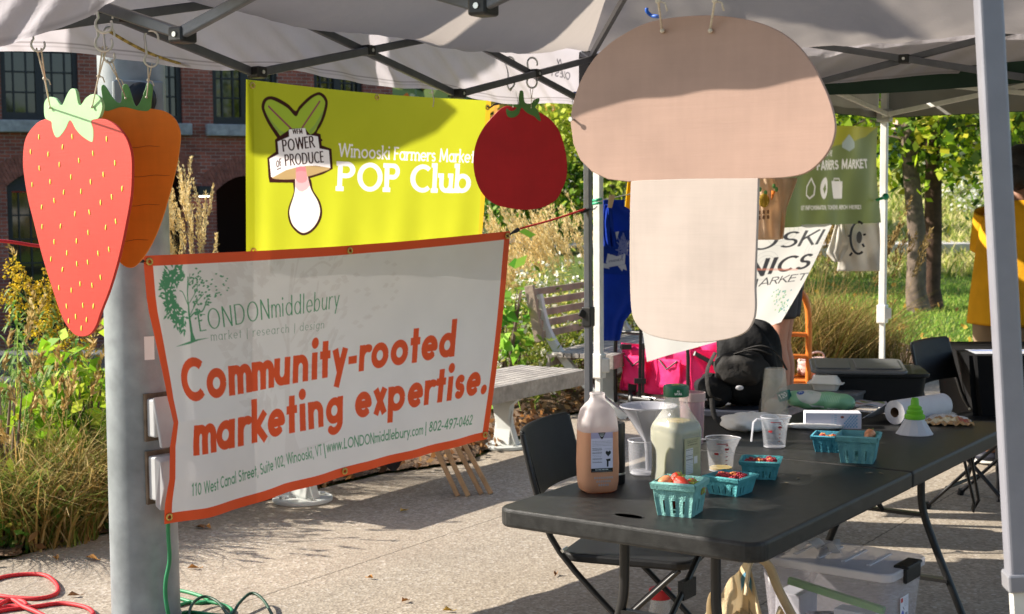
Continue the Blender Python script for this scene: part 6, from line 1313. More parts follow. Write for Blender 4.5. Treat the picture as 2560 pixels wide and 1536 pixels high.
pr = Print(.05, .036, 50, '0d6a62', ss=4); pr.text('120', (.008, .028), (.036, .022), .018, 'e8efe9', .12, pix=False); flat_print(pr, 'count_tab', xf(p, R(-16)) @ Matrix.Translation((-.128, -.03, .052)) @ Matrix.Rotation(R(-18), 4, 'Y'), gp)
grey_p = mat('grey_plastic', (.135, .135, .14), .45, var=.1, vs=12, bump=.1, bs=200); foam = mat('white_fibre_box', (.76, .73, .67), .8, var=.04)
p = B_(2075, 1022); p.y += .10; gb = thing('grey_box', 'low grey plastic box beneath the white takeout box', 'box', p); b = MB(); o_ = rrect(.30, .20, .03); slab(b, o_, 0, .052, xf(p, R(-30)), 0, .94); b.build('box', grey_p, gb); b = MB(); slab(b, rrect(.312, .212, .034), .052, .064, xf(p, R(-30))); b.build('lid', grey_p, gb, bevel=.004)
q = P(2066, 992, 5.40); q.z = TZ+.0655; fb = thing('takeout_box', 'small white fibre takeout box on the grey box', 'box', q); T = xf(q, R(-22))
b = MB(); slab(b, rrect(.105, .10, .014), 0, .026, T, 0, .82); b.build('tray', mat('fibre_shade', (.66, .62, .57), .8), fb); b = MB(); slab(b, rrect(.135, .118, .016), .026, .030, T); n_ = len(b.v); slab(b, rrect(.112, .105, .014), .030, .0305, T); o1 = rrect(.112, .104, .014); o2 = rrect(.082, .072, .012); n = len(o1); b.add([(x, y, .0305) for x, y in o1]+[(x, y, .058) for x, y in o2], [tuple(range(n, 2*n))]+[(i, (i+1) % n, n+(i+1) % n, n+i) for i in range(n)], T); b.build('lid', foam, fb, smooth=30)
p = G(2160, 1012, TZ+.02); pc_ = thing('poster_pouch', 'flat white pouch printed with coloured leaves behind the paper towels', 'pouch', p); pr = Print(.17, .13, 90, 'c9c0c2', ss=3)
for c_, x, y, rx, ry in (('8f5f86', .06, .02, .02, .008), ('b58a4a', .03, .05, .03, .007), ('93a55a', .10, .075, .03, .012), ('7f9f8a', .12, .045, .04, .005), ('c08a5a', .07, .062, .02, .005), ('9aa060', .14, .06, .02, .02), ('b07a50', .05, .095, .03, .006), ('6f8fa0', .1, .12, .05, .004)): pr.disc(x, y, rx, c_, ry)
Tp = np.array(xf(p, R(-10)))
def f_p(u, v): V = np.stack([(u-.5)*.17, (.5-v)*.13, .004+.010*np.sin(np.pi*u)*np.sin(np.pi*v)+.003*np.sin(u*13+v*7), np.ones_like(u)], 1); return (V @ Tp.T)[:, :3]
pr.sheet('pouch_film', f_p, foil, pc_)
# black storage tote with grey lid
p = G(2190, 1022, TZ); tt = thing('storage_tote', 'black storage tote with a loose dark grey lid at the far table end', 'storage tote', p); T = xf(p+Vector((.035, .17, 0)), R(-8))
b = MB(); slab(b, rrect(.36, .28, .03), 0, .115, T, 0, .92); slab(b, rrect(.385, .305, .035), .115, .130, T); b.build('tub', blk, tt, bevel=.004)
b = MB(); slab(b, rrect(.36, .32, .035), 0, .014, xf(p+Vector((-.03, .18, .1335)), R(-10)) @ Matrix.Rotation(R(2.5), 4, 'X')); l_ = b.build('lid', mat('dark_grey_lid', (.115, .115, .12), .42, var=.12, vs=10), tt, bevel=.006)
b = MB(); Tl = xf(p+Vector((-.03, .18, .1335)), R(-10)) @ Matrix.Rotation(R(2.5), 4, 'X'); slab(b, [(x-.095, y) for x, y in rrect(.13, .24, .02)], .014, .019, Tl); slab(b, [(x+.075, y) for x, y in rrect(.17, .24, .02)], .014, .019, Tl); b.build('lid_panel', MATS['dark_grey_lid'], l_, bevel=.003)
# paper towel roll
p = B_(2236, 1062); T = xf(p+Vector((0, 0, .043)), R(38)); pt = thing('paper_towel_roll', 'white paper towel roll lying on its side with a loose sheet', 'paper towel', p); paper = mat('white_paper', (.72, .70, .73), .85, var=.03, vs=30, bump=.15, bs=200, trans=.15)
b = MB(); o1 = arc2(0, 0, .0425, .0425, 0, 360, 36)[:-1]; o2 = arc2(0, 0, .0175, .0175, 0, 360, 36)[:-1]; n = 36
vs = [(0, x, z) for x, z in o1]+[(.28, x, z) for x, z in o1]+[(0, x, z) for x, z in o2]+[(.28, x, z) for x, z in o2]; b.add(vs, [(i, (i+1) % n, n+(i+1) % n, n+i) for i in range(n)]+[(i, 2*n+i, 2*n+(i+1) % n, (i+1) % n) for i in range(n)]+[(n+i, n+(i+1) % n, 3*n+(i+1) % n, 3*n+i) for i in range(n)], T); b.build('roll', paper, pt, smooth=40)
b = MB(); b.add(vs, [(2*n+i, 3*n+i, 3*n+(i+1) % n, 2*n+(i+1) % n) for i in range(n)], T); b.build('core', mat('cardboard', (.22, .13, .075), .9), pt, smooth=60)
a_, c_ = T @ Vector((0, .030, .030)), T @ Vector((.26, .030, .030)); sheet('loose_sheet', None, None, [a_, c_, c_+Vector((-.11, .01, -.045)), a_+Vector((-.085, .02, -.058))], paper, 16, 10, .003, .001, 3, pt)
# silicone funnel upside down
p = B_(2286, 1085); sf = thing('silicone_funnel', 'white and lime green collapsible funnel standing upside down', 'funnel', p); b = MB(); b.lathe([(.062, 0), (.063, .002), (.060, .004), (.031, .052), (.030, .054)], 12, xf(p, .2), caps=False); b.build('cone', wplas, sf, smooth=20); lime = mat('lime_silicone', (.16, .48, .02), .5, var=.06); b = MB(); b.lathe([(.030, .050), (.034, .053), (.034, .064), (.027, .069), (.028, .078), (.023, .083), (.0235, .091), (.014, .098), (.0125, .118), (.010, .122), (.009, .118), (.0001, .117)], 28, xf(p)); b.build('spout', lime, sf, smooth=35)
# food pouch
p = B_(2365, 1058); fp = thing('snack_pouch', 'crinkled white and brown food pouch lying at the far right of the table', 'pouch', p); pr = Print(.17, .13, 100, 'cfcac6', ss=3); pr.poly([(0, .085), (.17, .07), (.17, .13), (0, .13)], 'b08a5e'); pr.poly([(.01, .10), (.11, .09), (.11, .115), (.01, .12)], 'd8c9a6'); pr.text('NATURALLY SMOKED', (.03, .022), (.14, .020), .010, '55504c', .12, pix=False); pr.lines(.03, .03, .15, .06, 5, '6a6460', .0018); pr.poly([(.12, .08), (.15, .075), (.155, .11), (.125, .12)], 'a5543f'); pr.disc(.14, .1, .014, '9e4a38', .008)
Tp = np.array(xf(p, R(-8)))
def f_p2(u, v): V = np.stack([(u-.5)*.17, (.5-v)*.15, .006+.022*np.sin(np.pi*u)**.7*np.sin(np.pi*v)**.7+.003*np.sin(u*31+v*17)+.002*np.sin(u*53-v*29), np.ones_like(u)], 1); return (V @ Tp.T)[:, :3]
pr.sheet('pouch_film', f_p2, foil, fp)
for px, py, rz in ((1964, 1209, .3), (1996, 1197, 1.0), (2175, 1184, .2), (2202, 1184, 2.)):
    p = B_(px, py); b = MB(); T = xf(p, rz); b.add([(-.009, 0, .0005), (0, -.0035, .002), (.010, 0, .0008), (0, .0035, .003)], [(0, 1, 2, 3)], T); b.tube([(-.009, 0, .001), (-.014, .002, .0015)], .0005, 4, m=T); tag(b.build('fallen_leaf', mat('dry_leaflet', (.24, .19, .12), .8, var=.3), solid=.0006), {1964: 'reddish dry leaflet lying on the black table', 1996: 'pale dry leaflet beside the reddish one on the table', 2175: 'tiny dry leaflet right of the tall teal basket on the table, left one', 2202: 'tiny dry leaflet right of the tall teal basket on the table, right one'}[px], 'leaf')
# ---------------- under the table
binm = mat('clear_bin_plastic', (.60, .56, .60), .25, var=.05, alpha=.18, spec=.6); binl = mat('clear_bin_lid', (.74, .71, .74), .22, var=.05, alpha=.52, spec=.7)
def cbin(label, c, rz, l, w, h, z0, stuff):
    t = thing('storage_bin', label, 'storage bin', (c[0], c[1], z0), 'clear storage bins under the table'); T = xf((c[0], c[1], z0), rz); b = MB(); o1, o2 = rrect(l*.90, w*.88, .03), rrect(l, w, .035); n = len(o1)
    b.add([(x, y, .004) for x, y in o1]+[(x, y, h-.03) for x, y in o2], [tuple(range(n-1, -1, -1))]+[(i, (i+1) % n, n+(i+1) % n, n+i) for i in range(n)], T); b.build('tub', binm, t, smooth=40, solid=.003)
    b = MB(); slab(b, rrect(l*1.05, w*1.07, .04), h-.032, h-.006, T); b.build('lid', binl, t, bevel=.006, bseg=3); b = MB()
    for k in range(4): b.bar(T @ Vector((-l*.28+k*l*.19, -w*.30, h-.0035)), T @ Vector((-l*.28+k*l*.19, w*.30, h-.0035)), .012, .005)
    b.build('lid_rib', binl, t, bevel=.002)
    for s_ in (-1, 1): b = MB(); b.box((s_*(l*.525+.004), 0, h-.028), (.012, .11, .042), T); b.box((s_*(l*.505), 0, h-.003), (.045, .11, .009), T); b.build('latch', blk, t, bevel=.004)
    return t, T
bcx = (.965, 4.12); brz = R(-37)
cbin('lower clear storage bin on the ground under the table', (1.0, 4.10), brz, .50, .33, .245, 0, 0)
bt_, Tb = cbin('upper clear storage bin with craft supplies under the table', bcx, brz, .40, .27, .25, .247, 0)
Tb = xf((bcx[0], bcx[1], .247), brz)
pr = Print(.06, .075, 50, 'd9d6dc', ss=4); pr.poly([(.004, .004), (.02, .004), (.02, .016), (.004, .016)], 'b8342a'); pr.lines(.03, .01, .055, .03, 5, '55555c', .0018); pr.disc(.018, .052, .010, '5a68b8', .012); pr.poly([(.036, .05), (.054, .05), (.054, .07), (.036, .07)], '8b8b92'); pr.stroke([(.02, .03), (.03, .04)], .003, '3a3a44')
flat_print(pr, 'label', Tb @ Matrix.Translation((.2005, -.02, .12)) @ Matrix.Rotation(math.pi/2, 4, 'Z'), bt_)
def inbin(name, label, cat, c, d, m, ry=0., bev=.004): b = MB(); b.box((0, 0, 0), d, Tb @ Matrix.Translation(c) @ Matrix.Rotation(ry, 4, 'Y')); tag(b.build(name, m, bevel=bev), label, cat)
inbin('folder', 'green folder lying across inside the upper clear bin', 'folder', (.02, -.085, .145), (.30, .02, .022), mat('green_folder', (.10, .32, .06), .5), R(8))
inbin('card_box', 'white card box inside the upper clear bin', 'box', (.08, -.07, .06), (.12, .06, .10), white_b); inbin('tissue_box', 'pale printed box at the left inside the upper clear bin', 'box', (-.125, -.04, .07), (.08, .12, .12), mat('pale_print', (.5, .5, .56), .6))
inbin('marker_case', 'dark zip case inside the upper clear bin', 'case', (-.02, -.09, .055), (.10, .03, .075), mat('navy_case', (.018, .018, .04), .6), R(-10), .015)
b = MB(); b.ball(Tb @ Vector((.155, -.085, .045)), .034, 14); tag(b.build('yarn_ball', mat('green_yarn', (.04, .38, .22), .8, var=.2, bump=.8, bs=250), smooth=180), 'green ball at the right end inside the upper clear bin', 'ball')
for k, cc in enumerate(('c93a2a', 'd9a52e', '2c7ab0')):
    b = MB(); b.tube([Tb @ Vector((-.06+.07*t, -.107, .05+.03*math.sin(2.2*t)-.007*k)) for t in [i/8 for i in range(9)]], .0025, 5); tag(b.build('cable', mat('cord_'+cc, cc, .6)), {0: 'red', 1: 'yellow', 2: 'blue'}[k]+' cord strand over the dark case in the upper bin', 'cord')
def pbag():
    c = Tb @ Vector((-.10, -.06, .25)); b = MB(); b.grid(lambda u, v: (c.x-.09+.2*u+.02*v, c.y-.05+.12*v, c.z+.004+.045*(1-abs(2*u-1))*(1-v)+.012*math.sin(9*u+5*v)+.008*math.sin(17*u-8*v)), 18, 14); tag(b.build('plastic_bag', mat('thin_film', (.66, .62, .60), .3, alpha=.55, var=.1), smooth=60), 'crumpled clear plastic bag on the upper storage bin', 'bag')
pbag()
p = G(1880, 1700); tb_ = thing('tote_bag', 'crumpled beige canvas tote bag with lettering on the ground under the table', 'tote bag', p)
pr = Print(.34, .30, 120, 'cdb894', ss=3); pr.text('KOLS', (.19, .10), (.33, .115), .03, '55504a', .05, pix=False); pr.poly([(.165, .02), (.2, .02), (.2, .045), (.165, .045)], '5f8fa8')
Pt = P(1866, 1545, 4.0); Lt = P(1780, 1500, 4.05)
def f_t(u, v):
    x = Pt.x+(u-.5)*.23; top = .455-.09*np.abs(u-.42)*2+.05*np.exp(-((u-.55)/.08)**2)-.06*np.exp(-((u-.72)/.09)**2); z = .02+(top-.02)*(1-v)+.0*u; y = Pt.y-.05*v-.02*np.sin(u*9)+.022*np.sin(u*15+v*4)+.014*np.sin(u*29-7*v)+.010*np.sin(v*17+u*6)+.05*(1-v)*np.sin(u*4); return np.stack([x, y, z+.012*np.sin(u*23+v*3)*(1-v)], 1)
pr.sheet('bag_front', f_t, mat('printed_canvas', 'ffffff', .9, var=.1, vs=10, attr='Col', bump=.35, bs=160, trans=.2, spec=.15), tb_)
soft('bag_body', None, None, (Pt.x-.03, Pt.y+.08, 0), (.10, .09, .17), canvas, .2, .22, 44, 2.6, freq=7, parent=tb_); b = MB(); h0 = Vector((Pt.x+.02, Pt.y, .43)); b.tube(spline([h0+Vector((-.02, .02, -.03)), h0+Vector((.0, .04, .06)), h0+Vector((.05, .06, .05)), h0+Vector((.08, .05, -.02)), h0+Vector((.12, .03, -.10))], 6), .020, 8, flat=.3); b.build('handle', canvas, tb_, smooth=180)
p = G(1650, 1612); jr = thing('syrup_jar', 'plastic jar of amber syrup with a red lid on the ground under the table', 'jar', p); b = MB(); b.lathe([(.036, 0), (.040, .005), (.040, .12), (.034, .15), (.030, .165), (.030, .175)], 24, xf(p), caps=False); b.build('jar', glassy('jar_plastic', (.72, .70, .66), .3), jr, smooth=40); b = MB(); b.lathe([(.035, .001), (.0385, .006), (.0385, .095), (.0001, .095)], 24, xf(p)); b.build('syrup', mat('amber_syrup', (.18, .05, .015), .3), jr, smooth=40); b = MB(); b.lathe([(.037, .165), (.038, .166), (.038, .196), (.035, .199), (.0001, .199)], 26, xf(p)); b.build('lid', mat('red_lid', (.50, .015, .02), .4), jr, smooth=40)
b = MB(); p = G(1590, 1585); b.grid(lambda u, v: (p.x-.16+.36*u, p.y-.1+.24*v, .006+.012*math.sin(3*u+2*v)**2), 10, 8); tag(b.build('paper_sheet', paper, solid=.001), 'white sheet of paper on the ground beneath the red-lidded jar', 'paper')
# ================================================================ BENCHES, WAGON, BAGS, PEOPLE, HANGING CLOTHES, CORDS
wood = mat('weathered_wood', (.34, .305, .27), .85, var=.3, vs=7, bump=.5, bs=45, var2=.15, vs2=30); woodd = mat('weathered_wood_dark', (.30, .23, .17), .85, var=.3, vs=7, bump=.5, bs=45); castw = mat('pale_cast_metal', (.55, .57, .55), .5, var=.12, vs=6)
def pedestal(t, p, d):
    """cast bench support: round foot plate with bolts, raking web and arm under the seat"""
    n = Vector((-d.y, d.x, 0)); b = MB(); b.cyl(p, p+Vector((0, 0, .022)), .155, n=28); f = b.build('foot_plate', castw, t, bevel=.006)
    for k in range(4): a = k*1.571+.5; b = MB(); b.cyl(p+Vector((.11*math.cos(a), .11*math.sin(a), .022)), p+Vector((.11*math.cos(a), .11*math.sin(a), .034)), .016, n=6); b.build('bolt', steel, f)
    M_ = Matrix.Translation(p) @ Matrix((n, d, Vector((0, 0, 1)))).transposed().to_4x4(); b = MB()
    web = [(-.10, .02), (.06, .02), (.05, .14), (.075, .26), (.16, .40), (-.20, .40), (-.19, .36), (-.06, .27), (-.045, .18)]; b.prism(web, .05, M_ @ Matrix.Translation((0, -.025, 0))); b.build('support', castw, t, bevel=.005)
    b = MB(); b.prism([(-.045, .02), (.045, .02), (.0, .24)], .12, M_ @ Matrix.Rotation(math.pi/2, 4, 'Z') @ Matrix.Translation((0, -.06, 0))); b.build('gusset', castw, t, bevel=.004)
def bench(label, a, c, feet, back=False):
    a = Vector(a); c = Vector(c); d = (c-a).normalized(); n = Vector((-d.y, d.x, 0)); t = thing('bench', label, 'bench', (a.x, a.y, 0), 'wooden benches with pale metal supports'); Lh = (c-a).length
    for k in range(8): q = n*(-.21+k*.06); b = MB(); b.bar(a+q, c+q, .05, .035, (0, 0, 1)); b.build('slat', wood, t, bevel=.004)
    for s_ in (-1, 1): b = MB(); q = n*(s_*.243+.0); b.bar(a+q-Vector((0, 0, .035)), c+q-Vector((0, 0, .035)), .028, .10, (0, 0, 1)); b.build('edge_board', wood, t, bevel=.004)
    for f in feet: pedestal(t, Vector((f.x, f.y, 0)), d)
    if back:
        up = n*.30
        for s_ in (.06, .94):
            q = a.lerp(c, s_); b = MB(); pts = spline([q+n*-.32+Vector((0, 0, -.435)), q+n*-.12+Vector((0, 0, -.30)), q+n*.12+Vector((0, 0, -.08)), q+n*.29+Vector((0, 0, .16)), q+n*.36+Vector((0, 0, .42))], 6)
            for i in range(len(pts)-1): b.bar(pts[i], pts[i+1], .055, .05, d)
            b.build('curved_leg', castw, t)
        for k in range(5): q = n*(.30+.018*k)+Vector((0, 0, .14+k*.075)); b = MB(); b.bar(a+q, c+q, .02, .05, (0, 0, 1)); b.build('back_slat', woodd, t, bevel=.004)
        for s_ in (0, 1): q = a.lerp(c, s_); b = MB(); b.bar(q+n*.305+Vector((0, 0, .09)), q+n*.385+Vector((0, 0, .49)), .07, .035, d); b.build('back_stile', woodd, t, bevel=.004)
    return t
f1, f2 = G(757, 1252), G(1262, 1118); d = (f2-f1).normalized(); e2 = f2+d*.55; e1 = f1-d*.5
bench('backless wooden bench running behind the white banner', e1+Vector((0, 0, .43)), e2+Vector((0, 0, .43)), [f1, f2])
b1, b2 = P(1452, 935, 9.75), P(1650, 905, 11.2); f3 = P(1522, 1030, 10.2)
bench('wooden bench with a slatted back behind the dark tent pole', Vector((b1.x, b1.y+.2, .44)), Vector((b2.x, b2.y+.2, .44)), [Vector((f3.x, f3.y, 0))], True)
# folded wooden stand with black cloth, its four legs showing below the banner
oak = mat('oak_wood', (.40, .25, .125), .6, var=.2, vs=12, bump=.2, bs=60); ws_ = thing('wooden_stand', 'folding stand with four pale wooden legs below the white banner', 'stand', G(1160, 1240))
for (x0, y0, x1, y1) in ((1145, 1241, 1040, 1020), (1171, 1241, 1065, 1020), (1204, 1236, 1085, 1010), (1228, 1235, 1105, 1010)):
    q = G(x1*0+x0, y1*0+y0); b = MB(); dx = (x1-x0)/3555*q.y; b.bar(q, q+Vector((dx, .10, (y0-y1)/3555*q.y)), .024, .034, (0, -1, 0)); b.build('leg', oak, ws_, bevel=.003)
q = P(1000, 1040, 7.45); b = MB(); b.box(q, (.34, .30, .03)); b.build('frame', oak, ws_, bevel=.004)
b = MB(); q = P(975, 1110, 7.4); b.grid(lambda u, v: (q.x-.14+.30*u, q.y+.06*math.sin(3*u), q.z+.06-(.11+.10*math.sin(math.pi*min(1, u*1.15))**2+.02*math.sin(14*u))*v), 18, 6); b.build('black_cloth', mat('black_cloth', (.012, .012, .014), .8), ws_, solid=.006)
# ---------------- pink wagon
pink = mat('pink_fabric', (.92, .03, .21), .7, var=.15, vs=6, bump=.6, bs=18, trans=.35, tcol=(.95, .04, .24)); pinkm = mat('pink_mesh', (.55, .05, .14), .9, var=.2, vs=40)
wgx = P(1725, 1000, 9.6); wl_ = P(1555, 1000, 10.05); we = (Vector((wgx.x, wgx.y, 0))-Vector((wl_.x, wl_.y, 0))); ww = we.length; wd = we.normalized(); wn = Vector((-wd.y, wd.x, 0))
W0 = Vector((wl_.x, wl_.y, 0)); wag = thing('wagon', 'bright pink folding wagon with a black frame behind the jugs', 'wagon', W0)
zt, zb = P(1640, 862, 9.9).z, P(1640, 982, 9.9).z; LL = .78
def wp(u, v, z): return W0+wd*(u*ww)+wn*(v*LL)+Vector((0, 0, z))
b = MB()
for (u0, v0), (u1, v1) in (((0, 0), (1, 0)), ((1, 0), (1, 1)), ((1, 1), (0, 1)), ((0, 1), (0, 0))):
    b.grid(lambda s, h: wp(u0+(u1-u0)*s, v0+(v1-v0)*s, zb+(zt-zb)*h-.035*math.sin(math.pi*s)*h)+(wn if v0 == v1 else wd)*(.012*math.sin(s*11+h*4)+.008*math.sin(s*23+9*h)), 22, 10)
b.grid(lambda s, h: wp(s, h, zb+.01), 4, 4); b.build('fabric_body', pink, wag, smooth=180, solid=.006)
for c_ in (.24, .74):
    b = MB(); b.grid(lambda s, h: wp(c_-.17+.34*s, 0, zb+.06+.20*h)-wn*(.03+.02*math.sin(math.pi*s)*(1-h)+.006*math.sin(s*15+h*8)), 12, 8); o = b.build('pocket', pink, wag, smooth=180, solid=.005)
    b = MB(); b.tube([wp(c_-.13, 0, zb+.25)-wn*.04, wp(c_, 0, zb+.19)-wn*.055, wp(c_+.13, 0, zb+.25)-wn*.04], .006, 6); b.box(wp(c_-.10, -.06, zt-.02), (.07, .03, .035)); b.build('strap', blackp, o)
fr = .0135
def wt(name, pts): b = MB(); b.tube(spline(pts, 4), fr, 8); return b.build(name, blkm, wag, smooth=60)
for v_ in (-.06, 1.03): wt('frame_hoop', [wp(-.03, v_, .10), wp(-.03, v_, zt-.02), wp(.03, v_, zt+.07), wp(.2, v_, zt+.085), wp(.8, v_, zt+.085), wp(.97, v_, zt+.07), wp(1.03, v_, zt-.02), wp(1.03, v_, .10)])
for s_ in (-.04, 1.04):
    for a_, c_ in ((zt-.03, zb+.0), (zb+.0, zt-.03)): b = MB(); b.bar(wp(s_, .02, a_), wp(s_, .95, c_), .012, .028); b.build('side_strut', blkm, wag)
for y_ in (zb-.03, zb-.075): b = MB(); b.cyl(wp(-.05, -.03, y_), wp(1.05, -.03, y_), .012); b.build('base_bar', steel, wag)
b = MB(); b.bar(wp(.42, -.14, .16), wp(.40, -.10, zt+.20), .022, .022); b.bar(wp(.47, -.14, .20), wp(.45, -.11, zt+.02), .018, .018); b.cyl(wp(.34, -.14, .155), wp(.60, -.14, .155), .02); hd = b.build('pull_handle', blkm, wag)
b = MB(); b.box(wp(.44, -.15, zb+.10), (.08, .04, .035)); b.build('latch', blackp, hd)
for u_, v_ in ((.16, .0), (.92, .0), (.16, .95), (.92, .95)):
    q = wp(u_, v_, .105); b = MB(); ax = (wd*.8+wn*.6).normalized(); x, y, z = frame(ax); b.tube([q+x*(.075*math.cos(a*.349))+y*(.075*math.sin(a*.349)) for a in range(18)], .024, 8, True, flat=1.2); o = b.build('wheel', blackp, wag, smooth=60); b = MB(); b.cyl(q-ax*.02, q+ax*.02, .056, n=18); b.build('rim', mat('wheel_rim_grey', (.45, .43, .44), .5), o)
    b = MB(); b.box(q+Vector((0, 0, .11)), (.06, .06, .05)); b.cyl(q+Vector((0, 0, .1)), q+Vector((0, 0, .2)), .014); b.build('fork', blackp, wag)
# ---------------- dark tote bin and black bag on it
p = P(1820, 1085, 6.3); b = MB(); gt = thing('plastic_bin', 'tall dark grey plastic bin under the black bag, behind the table', 'bin', (p.x, p.y, 0)); zt_ = P(1800, 1040, 6.15).z; T = xf((p.x, p.y+.22, 0), R(-18)); slab(b, rrect(.52, .40, .04), 0, zt_-.03, T, 0, .88); b.build('tub', mat('charcoal_plastic', (.035, .037, .042), .45, var=.1), gt, bevel=.004); b = MB(); slab(b, rrect(.56, .44, .05), zt_-.03, zt_, T); b.build('lid', mat('blue_grey_lid', (.045, .05, .07), .4), gt, bevel=.006)
q = P(1742, 1098, 6.05); b = MB(); b.box(q, (.05, .02, .075)); b.build('sticker', mat('white_sticker', (.7, .7, .7)), gt)
bagm = mat('black_bag_fabric', (.009, .009, .010), .75, var=.3, vs=10, bump=.6, bs=26, spec=.25); bagg = mat('charcoal_bag_fabric', (.032, .030, .029), .8, var=.2, vs=10, bump=.6, bs=30, spec=.25)
c0 = P(1866, 1035, 6.35); bg_ = thing('duffel_bag', 'bulging black duffel bag with straps, on the dark bin', 'bag', (c0.x, c0.y, zt_)); z0 = zt_+.002
soft('bag_body', None, None, (c0.x+.03, c0.y+.14, z0), (.15, .14, .195), bagm, -.2, .10, 44, 2.7, freq=5, parent=bg_)
soft('bag_flap', None, None, (c0.x-.02, c0.y+.02, z0+.11), (.12, .10, .075), bagg, -.3, .12, 40, 2.6, freq=6, parent=bg_, flatb=False); soft('side_pocket', None, None, (c0.x-.14, c0.y+.06, z0), (.08, .08, .075), bagm, .2, .14, 36, 2.4, freq=5, parent=bg_)
for pts in ([(-.15, -.06, .26), (-.19, -.09, .18), (-.18, -.10, .08), (-.13, -.08, .05)], [(-.02, -.04, .27), (.05, -.07, .29), (.12, -.06, .26), (.17, -.05, .18)], [(-.06, -.03, .25), (.02, -.08, .275), (.1, -.07, .25)], [(-.17, -.10, .06), (-.16, -.15, -.02), (-.08, -.16, -.075), (.02, -.15, -.05), (.05, -.13, .06)]):
    b = MB(); b.tube(spline([(c0.x+x, c0.y+y, z0+z) for x, y, z in pts], 6), .012, 6, flat=.35); b.build('strap', bagg, bg_, smooth=60)
b = MB(); b.ball((c0.x-.045, c0.y-.085, z0+.105), .012, 8, (1.6, .6, .9)); b.build('buckle', wplas, bg_)
# ---------------- orange platform cart
orange = mat('orange_paint', (.70, .20, .03), .4, var=.08); p = P(2002, 960, 10.9); ct = thing('platform_cart', 'orange platform cart with upright tube handle behind the black bag', 'cart', (p.x, p.y, 0)); zd = P(2000, 950, 10.9).z
b = MB(); b.box((p.x+.02, p.y+.05, zd-.02), (.72, .5, .04)); 
for k in range(3): b.box((p.x+.02, p.y-.12+.17*k, zd+.008), (.70, .14, .016))
b.build('deck', orange, ct, bevel=.008); zt2 = P(1995, 735, 10.6).z
b = MB(); b.tube(spline([(p.x+.02, p.y-.18, zd), (p.x+.02, p.y-.19, zd+.3), (p.x+.01, p.y-.19, zt2-.12), (p.x-.04, p.y-.19, zt2), (p.x-.14, p.y-.19, zt2+.04), (p.x-.36, p.y-.19, zt2+.04), (p.x-.46, p.y-.19, zt2), (p.x-.50, p.y-.19, zt2-.12), (p.x-.5, p.y-.18, zd)], 6), .024, 10); b.build('handle', orange, ct, smooth=60)
for y_ in (838, 893): z_ = P(1970, y_, 10.7).z; b = MB(); b.cyl((p.x+.01, p.y-.19, z_), (p.x-.5, p.y-.19, z_+.02), .018); b.build('rung', orange, ct)
for x_ in (-.28, .30):
    for y_ in (-.14, .24): b = MB(); q = Vector((p.x+x_, p.y+y_, .07)); x, y, z = frame((0, 1, 0)); b.tube([q+x*(.05*math.cos(a*.45))+y*(.05*math.sin(a*.45)) for a in range(14)], .02, 6, True); o = b.build('caster', blackp, ct); b = MB(); b.bar(q, (q.x, q.y, zd-.03), .05, .03); b.build('bracket', steel, ct)
b = MB(); b.prism([(-.07, 0), (.05, 0), (.05, .14), (.0, .16), (-.03, .1)], .03, xf((p.x+.05, p.y-.26, zd-.09))); b.build('hinge_plate', mat('galvanised_grey', (.4, .41, .44)), ct)
for x_, c_, lb in ((-.22, (.70, .68, .64), 'white tote bag standing on the orange cart deck, left one'), (.12, (.72, .52, .46), 'pale pink bag standing on the orange cart, right of its tube')):
    q = Vector((p.x+x_, p.y+.08, zd+.017)); t = thing('tote_bag', lb, 'bag', q); m_ = mat('bag_cloth_%d' % int(c_[1]*100), c_, .9, var=.1, bump=.4, bs=30); soft('bag_body', None, None, q, (.13, .10, .075), m_, .1, .12, 28, 3.2, freq=5, parent=t); b = MB(); b.tube(spline([q+Vector((-.06, -.09, .12)), q+Vector((-.04, -.1, .19)), q+Vector((.04, -.1, .19)), q+Vector((.06, -.09, .12))], 5), .008, 6); b.build('handle', m_, t)
# ---------------- banners and clothes of the white tent
def qsheet(name, label, cat, pxs, Ds, wm, hm, gw, base, draw, m, amp=.012, fr=7., mask=None):
    C_ = [P(x, y, D_) for (x, y), D_ in zip(pxs, Ds)]; t = thing(name, label, cat, C_[0]); pr = Print(wm, hm, gw, base, quad=pxs); draw(pr)
    n = np.array((C_[1]-C_[0]).cross(C_[3]-C_[0]).normalized())
    def fn(u, v): V = bil(C_, u, v); return V+n*(amp*(np.sin(u*fr+2*v)+.6*np.sin(u*fr*2.3-3*v+1)+.4*np.sin(u*fr*4.1+v*5)))[:, None]
    pr.sheet('printed_cloth', fn, m, t); return t
olive = mat('olive_banner_vinyl', 'ffffff', .45, var=.05, vs=5, attr='Col', trans=.2, spec=.35)
def dr(pr):
    wv = 'cfc9c4'; pr.poly([(1830, 305), (2195, 318), (2170, 345), (2080, 372), (1830, 430)], '85821f', pix=True)
    pr.poly([(2108, 360), (2120, 338), (2136, 360), (2137, 372), (2122, 382), (2108, 372)], '8a9490', pix=True)
    pr.text('TO THE', (2050, 394), (2086, 394), .035, wv, .12); pr.text('FARMERS MARKET', (2033, 430), (2167, 424), .058, wv, .14)
    pr.stroke([(2023, 450), (2031, 470), (2030, 490), (2022, 499), (2014, 490), (2014, 470), (2023, 450)], .010, wv, pix=True, rnd=True); x, y = pr.m(2054, 474); pr.disc(x, y, .064, wv, .066); pr.poly([(2054, 462), (2060, 476), (2054, 488), (2048, 476)], '616a3a', pix=True)
    pr.poly([(2085, 456), (2111, 457), (2112, 499), (2087, 499)], wv, pix=True); pr.stroke([(2091, 457), (2092, 450), (2103, 450), (2105, 457)], .007, wv, pix=True)
    pr.text('GET INFORMATION, TOKENS, MERCH HERE!', (1996, 527), (2147, 524), .026, wv, .13)
